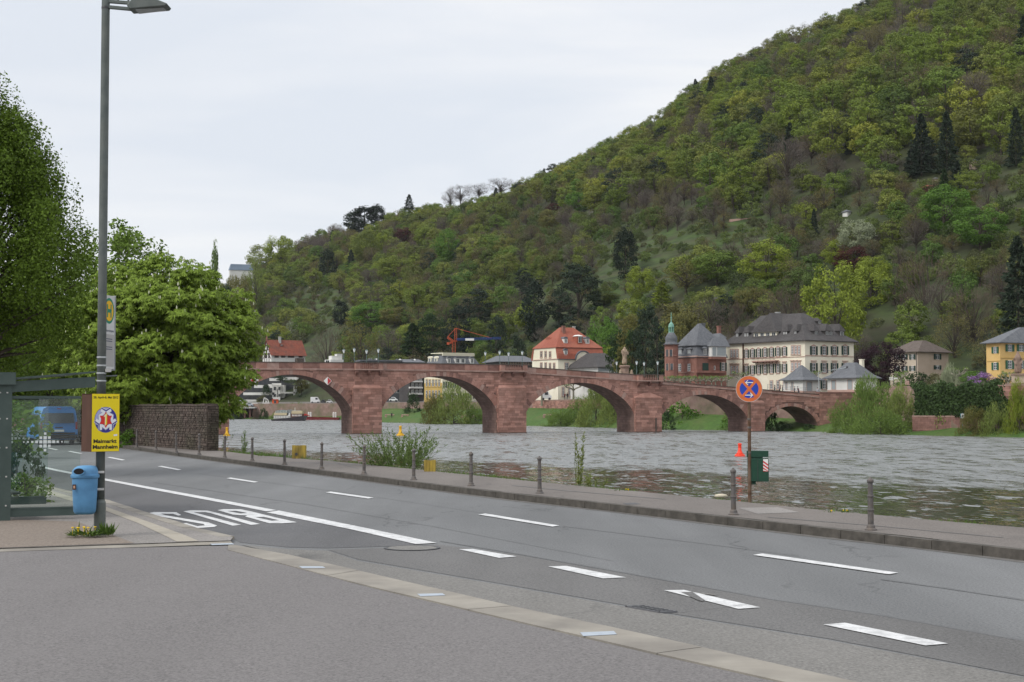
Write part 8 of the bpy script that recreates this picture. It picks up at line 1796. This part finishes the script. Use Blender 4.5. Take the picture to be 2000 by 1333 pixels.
MB().box(.6, 1.9, .93, .97, 1.15, 1.65).build('side_window', M_glass, vn); MB().box(2.1, 3.4, .93, .97, 1.15, 1.65).build('side_window', M_glass, vn); MB().box(3.5, 3.6, .98, 1.22, 1.15, 1.4).build('mirror', M_vd, vn)
for x_ in (.9, 4.1):
    for y_ in (-.93, .73): 
        t_ = MB(); t_.prism([(x_ + .33 * math.cos(k * math.pi / 8), 0, .33 + .33 * math.sin(k * math.pi / 8)) for k in range(16)], (0, y_, 0), (0, y_ + .2, 0)); w_ = t_.build('wheel', M_vd, vn); t_ = MB(); t_.prism([(x_ + .18 * math.cos(k * math.pi / 6), 0, .33 + .18 * math.sin(k * math.pi / 6)) for k in range(12)], (0, y_ - .01, 0), (0, y_ + .21, 0)); t_.build('rim', M_sgrey, w_)
# ---- rubble wall and the terrace behind it
wa, wb_ = G(150, 861, KH), G(405, 881, KH); dw = (wb_ - wa); Lw_ = dw.length; rzw = math.atan2(dw.y, dw.x)
rw = empty('rubble_wall', wa, 'old brown rubble stone wall under the chestnut at the river pavement', 'wall', rz=rzw); Hw_ = 1.98
M_rub = mat('rubble_brown', (.075, .056, .047), .95, (.115, .088, .075), scale=3, bump=.03, bscale=12, island=.28, third=((.05, .055, .030), .6, .5)); M_rubj = mat('rubble_joint', (.05, .040, .034), .95)
MB().box(0, Lw_, 0, .5, -.1, Hw_ - .03).build('wall_core', M_rubj, rw)
rs = MB(); r5 = random.Random(9)
def rubble(face, Lx):
    z = 0.0
    while z < Hw_ - .05:
        hz = r5.uniform(.07, .15); x = -r5.uniform(0, .3)
        while x < Lx:
            l = r5.uniform(.10, .36); a, b = max(0, x), min(Lx, x + l); zt__ = min(Hw_, z + hz * r5.uniform(.85, 1.05))
            if b - a > .04:
                pr_ = r5.uniform(.015, .06)
                if face == 'f': rs.hexa([(a + .012, -pr_, z + .01), (b - .012, -pr_ * .7, z + .015), (b - .012, .02, z + .01), (a + .012, .02, z + .01), (a + .02, -pr_ * .8, zt__ - .01), (b - .02, -pr_, zt__ - .015), (b - .02, .02, zt__ - .01), (a + .02, .02, zt__ - .01)])
                else: rs.hexa([(Lw_ - .02, a + .01, z + .01), (Lw_ + pr_, a + .012, z + .012), (Lw_ + pr_, b - .012, z + .01), (Lw_ - .02, b - .01, z + .01), (Lw_ - .02, a + .01, zt__ - .01), (Lw_ + pr_ * .8, a + .02, zt__ - .01), (Lw_ + pr_, b - .02, zt__ - .012), (Lw_ - .02, b - .01, zt__ - .01)])
            x += l
        z += hz
rubble('f', Lw_); rubble('e', .5)
for k in range(int(Lw_ / .5)): rs.box(k * .5 + .01, k * .5 + .49, -.05, .55, Hw_ - .03, Hw_ + r5.uniform(.02, .07))
o = rs.build('rubble_stones', M_rub, rw); o['kind'] = 'stuff'
nw = Vector((-dw.y, dw.x, 0)).normalized(); vd = Vector((-.30, .954, 0)); q = [wa + nw * .5, wb_ + nw * .5 - dw.normalized() * .05, wb_ + vd * 6.4, wa + nw * 5.0]
tb_ = MB(); tb_.hexa([v + Vector((0, 0, -3)) for v in q] + [Vector((v.x, v.y, 1.5)) for v in q]); o = tb_.build('river_terrace', M_bank); o['kind'] = 'structure'
vl = Matrix.Rotation(-rzw, 3, 'Z') @ vd
m_ = MB(); m_.hexa([Vector((Lw_ - .5, .5, -3)), Vector((Lw_ - .01, .5, -3)), Vector((Lw_ - .01, .5, -3)) + vl * 6.5, Vector((Lw_ - .5, .5, -3)) + vl * 6.5, Vector((Lw_ - .5, .5, Hw_ - .05)), Vector((Lw_ - .01, .5, Hw_ - .05)), Vector((Lw_ - .01, .5, Hw_ - .05)) + vl * 6.5, Vector((Lw_ - .5, .5, Hw_ - .05)) + vl * 6.5]); m_.build('return_wall', M_rub, rw)
# ---- near trees
def near_tree(name, base, H, R, z0, seed, m, label, nclump, per, clr, leaf, flat, shape='round', aspect=.55, trunk_r=.25, up=.5, droop=0, cluster=0, nlimb=30, candles=False, shell=.5, lean=(0, 0)):
    g = rng(seed); o = empty(name, base, label, 'tree'); mb = MB()
    P_, out, cen = crown_points(g, R, z0, H, nclump, per, clr, shape, flat, shell)
    if cluster:     # palmate clusters: leaflets radiate and hang
        n = len(P_); idx = np.repeat(np.arange(n), cluster); a = np.tile(np.arange(cluster) * (2 * math.pi / cluster), n) + np.repeat(g.uniform(0, 6.28, n), cluster)
        nn = unit(out * .5 + np.array([0, 0, .75]) + g.normal(size=(n, 3)) * .25)[idx]; t1 = unit(np.cross(nn, np.array([0.3, .9, .1]) + nn[:, ::-1] * .01)); t2 = np.cross(nn, t1)
        d = t1 * np.cos(a)[:, None] + t2 * np.sin(a)[:, None]; d = unit(d - nn * .35 - np.array([0, 0, droop])); s_ = leaf * g.uniform(.75, 1.2, len(idx))[:, None]
        C_ = P_[idx] + d * s_ * .9; V = unit(np.cross(d, nn)) * s_ * aspect * .6; L = (C_, d * s_, V)
    else: L = leaves(g, P_, leaf, aspect, up, out, .7, droop=droop)
    tree_skeleton(g, cen, z0, H, trunk_r, mb, nlimb, 8)
    # finer twigs
    link('trunk', mb.mesh('trunk', M_bark), o); link('crown', quads(*L, m, 'crown'), o)
    if candles:
        k = cen[cen[:, 2] > z0 + (H - z0) * .2]; c = MB(); sel = g.choice(len(P_), 1100, replace=False)
        for i in sel:
            if out[i][2] < .15 and g.uniform() < .5: continue
            p_ = P_[i] + out[i] * .14; c.lathe([(.025, 0), (.036, .04), (.026, .10), (.006, .17)], 5, c=tuple(p_))
        link('blossom_candles', c.mesh('blossom_candles', F_candle), o)['kind'] = 'stuff'
    return o
def base_at(px, Z, z): q = A(px, 797, Z); return Vector((q.x, q.y, z))
near_tree('hornbeam', base_at(-60, 45, .1), 11.9, 3.55, 2.7, 21, F_near, 'tall dark green tree rising behind the bus shelter at the left edge', 560, 320, .55, .046, 1.7, 'cone2', aspect=.62, trunk_r=.22, up=.3, nlimb=70, shell=.35)
near_tree('horse_chestnut', base_at(316, 80, 1.0), 8.85, 4.6, -.7, 22, F_chest, 'broad horse chestnut with pale blossom candles hanging over the brown stone wall', 340, 100, 1.1, .132, .5, 'round', aspect=.5, trunk_r=.35, droop=.35, cluster=6, nlimb=36, candles=True, shell=.3)
near_tree('horse_chestnut', base_at(215, 88, 1.4), 7.6, 3.9, .3, 23, F_chest, 'second horse chestnut half hidden behind the lamp post and bus stop sign', 190, 85, 1.0, .135, .42, 'round', aspect=.5, trunk_r=.3, droop=.35, cluster=6, nlimb=24, candles=True, shell=.45)
near_tree('maple_tree', base_at(228, 104, .5), 14.2, 3.6, 5.0, 24, F_far2, 'light green tree top rising behind the chestnuts right of the lamp post', 110, 90, .95, .15, .7, 'round', trunk_r=.25, nlimb=24)
near_tree('lime_tree', base_at(105, 115, .2), 8.3, 4.4, 1.6, 25, F_far2, 'light green lime tree above the shelter roof behind the lamp post', 110, 90, 1.1, .15, .6, 'round', trunk_r=.25)
near_tree('lime_tree', base_at(-30, 105, .2), 9.5, 5.0, 1.4, 26, F_near, 'dark green lime tree at the left edge behind the shelter', 110, 90, 1.2, .15, .7, 'round', trunk_r=.25)
near_tree('street_tree', base_at(60, 150, .1), 8.5, 6.0, 1.2, 27, F_near, 'dark street tree far down the road above the blue van', 80, 90, 1.5, .2, .7, 'round', trunk_r=.25)
near_tree('street_tree', base_at(170, 150, .1), 8.5, 5.5, 1.0, 28, F_near, 'dark street tree beyond the blue van close to the poster', 80, 90, 1.5, .2, .7, 'round', trunk_r=.25)
near_tree('street_tree', base_at(-150, 140, .1), 9.5, 6.5, .8, 29, F_near, 'dark tree beyond the left edge of the picture', 80, 90, 1.5, .2, .7, 'round', trunk_r=.25)
for i, (px, Z, H_, R_b, m, lab) in enumerate([(36, 33, 1.35, .62, F_dark, 'dark leafy shrub in the planting bed behind the shelter glass'), (50, 32, .6, .6, F_near, 'low bright leafy plants under the dark shrub behind the shelter glass'), (262, 77, .9, .9, F_green, 'light green weed bush at the foot of the brown stone wall'), (325, 74, .5, .4, F_green, 'small weed tuft at the foot of the brown stone wall'), (-20, 60, 2.6, 2.6, F_near, 'green hedge bush left of the blue van'), (60, 95, 2.4, 3.2, F_near, 'green hedge bush beyond the blue van')]):
    place_tree('shrub', base_at(px, Z, .1), H_, R_b, 'shrub', 5 + i % 2, m, lab, cat='shrub')
g = rng(91); n = 2600; tt = g.uniform(0, .5, n) ** 1.2 * 1.6; keep_ = tt < 1; tt = tt[keep_]; n = len(tt)
dn_ = dw.normalized(); hz_ = Hw_ + .25 - g.uniform(0, 1, n) ** 2 * 1.1 * (1 - tt) * (.6 + .4 * np.sin(tt * 23))
P_ = np.stack([wa.x + dn_.x * tt * Lw_ * .55 - nw.x * g.uniform(.02, .22, n), wa.y + dn_.y * tt * Lw_ * .55 - nw.y * g.uniform(.02, .22, n), KH + hz_], 1)
L = leaves(g, P_, .055, .8, .3, np.tile(np.array([[-nw.x, -nw.y, .3]]), (n, 1)), 1.0); o = link('ivy', quads(*L, F_dark, 'ivy'), rw); o.matrix_parent_inverse = (Matrix.Translation(wa) @ Matrix.Rotation(rzw, 4, 'Z')).inverted(); o['kind'] = 'stuff'
h = House('old_town_house', 'pale house with reddish roof glimpsed between trees far down the road', 'house', 60, 230, 20, 0, 150, 812)
h.walls(4.2, M_beige); h.hip(4.2, 8.0, M_tile, .6, ry=(.2, .8))
for px in (72, 92, 112, 132): h.window('R', px - 4, px + 4, 782, 794)
# ---- plants on the river edge
def stems(name, base, n, spread, h, lean, leafm, label, seed, leaf=.045, per=26, stem_r=.006):
    g = rng(seed); o = empty(name, base, label, 'plant'); mb = MB(); PP = []; DD = []
    for k in range(n):
        a = g.uniform(0, 6.28); r = spread * math.sqrt(g.uniform()); b0 = np.array([r * math.cos(a) * .5, r * math.sin(a) * .3, 0]); l = h * g.uniform(.55, 1.05); tip = b0 + np.array([r * math.cos(a) * lean + g.normal() * .06, r * math.sin(a) * .4, l]); mid = (b0 + tip) / 2 + g.normal(size=3) * .03
        mb.tube([tuple(b0 - [0, 0, .3]), tuple(mid), tuple(tip)], [stem_r, stem_r * .8, stem_r * .3], 4, caps=False)
        t = g.uniform(.12, 1.0, per)[:, None]; PP.append(b0 * (1 - t) + tip * t + g.normal(size=(per, 3)) * .012); DD.append(np.tile(tip - b0, (per, 1)))
    P_ = np.concatenate(PP); D_ = unit(np.concatenate(DD)); d = unit(D_ * .9 + rand_dirs(g, len(P_)) * .8); v = unit(np.cross(d, rand_dirs(g, len(P_)))); s_ = leaf * g.uniform(.6, 1.3, len(P_))[:, None]
    link('stems', mb.mesh('stems', mat('green_stem', (.09, .11, .035), .8)), o); link('leaves', quads(P_ + d * s_, d * s_, v * s_ * .26, leafm, 'leaves'), o); return o
def edge(px, dy=0, h=KH): q = G(px, poly_at(S, px) + dy, KH); return Vector((q.x, q.y, h - .12))
F_shoot = foliage_mat('foliage_shoots', [(.13, .19, .055)]); F_grassb = foliage_mat('bank_blades', [(.09, .15, .03)], trans=.2); F_yelg = foliage_mat('foliage_yellow_shoot', [(.17, .20, .05)])
stems('willow_shoots', edge(772, -3), 95, 1.15, 1.15, .95, F_shoot, 'wide spray of upright willow shoots at the river edge', 31, leaf=.05, per=40)
stems('willow_shoots', edge(800, -3), 30, .6, 1.35, 1.2, F_shoot, 'taller willow shoots leaning right beside the wide spray', 32, leaf=.05, per=44)
stems('sapling', edge(1131, -1), 4, .10, 1.33, .6, F_yelg, 'thin upright sapling with small yellow green leaves at the river edge', 33, leaf=.045, per=90, stem_r=.010)
stems('sapling', edge(1158, -1), 7, .25, .45, .9, F_yelg, 'low leafy shoots right of the thin upright sapling', 34, leaf=.04, per=30)
stems('sapling', edge(477, -2), 4, .14, .95, .5, F_shoot, 'thin sapling behind the bollards left of the yellow plank box', 35, leaf=.05, per=60, stem_r=.01)
stems('sapling', edge(425, -3), 12, .9, .75, .6, F_shoot, 'sparse grey green shoots near the right end of the brown wall', 36, leaf=.045, per=24)
g = rng(50); PP = []; UU = []; VV = []
def tuft_line(px0, px1, n, hmin, hmax, wob):
    pxs = g.uniform(px0, px1, n)
    for px in pxs:
        q = G(px, poly_at(S, px), KH); k = g.uniform(-.05, .55) * wob; dens = .5 + .5 * math.sin(px * .021) * math.sin(px * .0073 + 1)
        if g.uniform() > .35 + dens: continue
        l = g.uniform(hmin, hmax) * (.5 + dens); d = np.array([g.normal() * .35, g.normal() * .35, 1.0]); d /= np.linalg.norm(d); b = np.array([q.x + g.normal() * .05, q.y + k - .02, KH - .06 - max(0, k) * .25])
        PP.append(b + d * l / 2); UU.append(d * l / 2); v = np.cross(d, g.normal(size=3)); VV.append(v / np.linalg.norm(v) * .008)
tuft_line(240, 900, 9000, .05, .22, 1.0); tuft_line(900, 1250, 3500, .03, .14, .8); tuft_line(1250, 2050, 2600, .02, .10, .5)
o = link('bank_grass', quads(np.array(PP), np.array(UU), np.array(VV), F_grassb, 'bank_grass')); tag(o, 'ragged grass fringe along the river edge of the pavement', 'grass', kind='stuff')
def rosette(name, base, n, r, m, label, flowers, seed, up=.5):
    g = rng(seed); o = empty(name, base, label, 'plant'); P_ = []; U = []; V = []
    for k in range(n):
        a = g.uniform(0, 6.28); rr1 = g.uniform(.1, 1) * r; c = np.array([rr1 * math.cos(a), rr1 * math.sin(a) * .7, g.uniform(.01, .05)]); d = np.array([math.cos(a + g.normal() * .8), math.sin(a + g.normal() * .8), g.uniform(.2, 1.6) * up]); d /= np.linalg.norm(d); l = g.uniform(.05, .11); P_.append(c + d * l); U.append(d * l); v = np.cross(d, np.array([g.normal() * .3, g.normal() * .3, 1.0])); V.append(v / np.linalg.norm(v) * .014)
    link('leaves', quads(np.array(P_), np.array(U), np.array(V), m, 'leaves'), o)
    for k in range(flowers): a = g.uniform(0, 6.28); MB().lathe([(.004, -.1), (.004, 0), (.020, .005), (.022, .015), (.008, .02)], 8, c=(g.uniform(-r, r) * .8, g.uniform(-r, r) * .4, .14)).build('flower', mat('dandelion', (.75, .50, .01), .7), o)
    return o
rosette('dandelion_plant', G(166, 1050, PH), 130, .22, F_grassb, 'low dandelion plant with yellow flowers left of the lamp post foot', 7, 61, .5)
rosette('weed_plant', G(208, 1049, PH), 90, .10, F_grassb, 'upright green weed right of the lamp post foot', 0, 62, 2.2)
rosette('dandelion_plant', edge(515, 1), 60, .22, F_grassb, 'leafy weed clump at the river edge under the first arch', 0, 63, 1.5)
rosette('dandelion_plant', edge(1640, 1), 60, .2, F_grassb, 'yellowish weed clump at the river edge right of the litter box', 3, 64, .9)
rosette('dandelion_plant', edge(1215, 1), 60, .25, F_grassb, 'weed clump with yellow tips at the river edge left of the pale stone', 2, 65, .9)
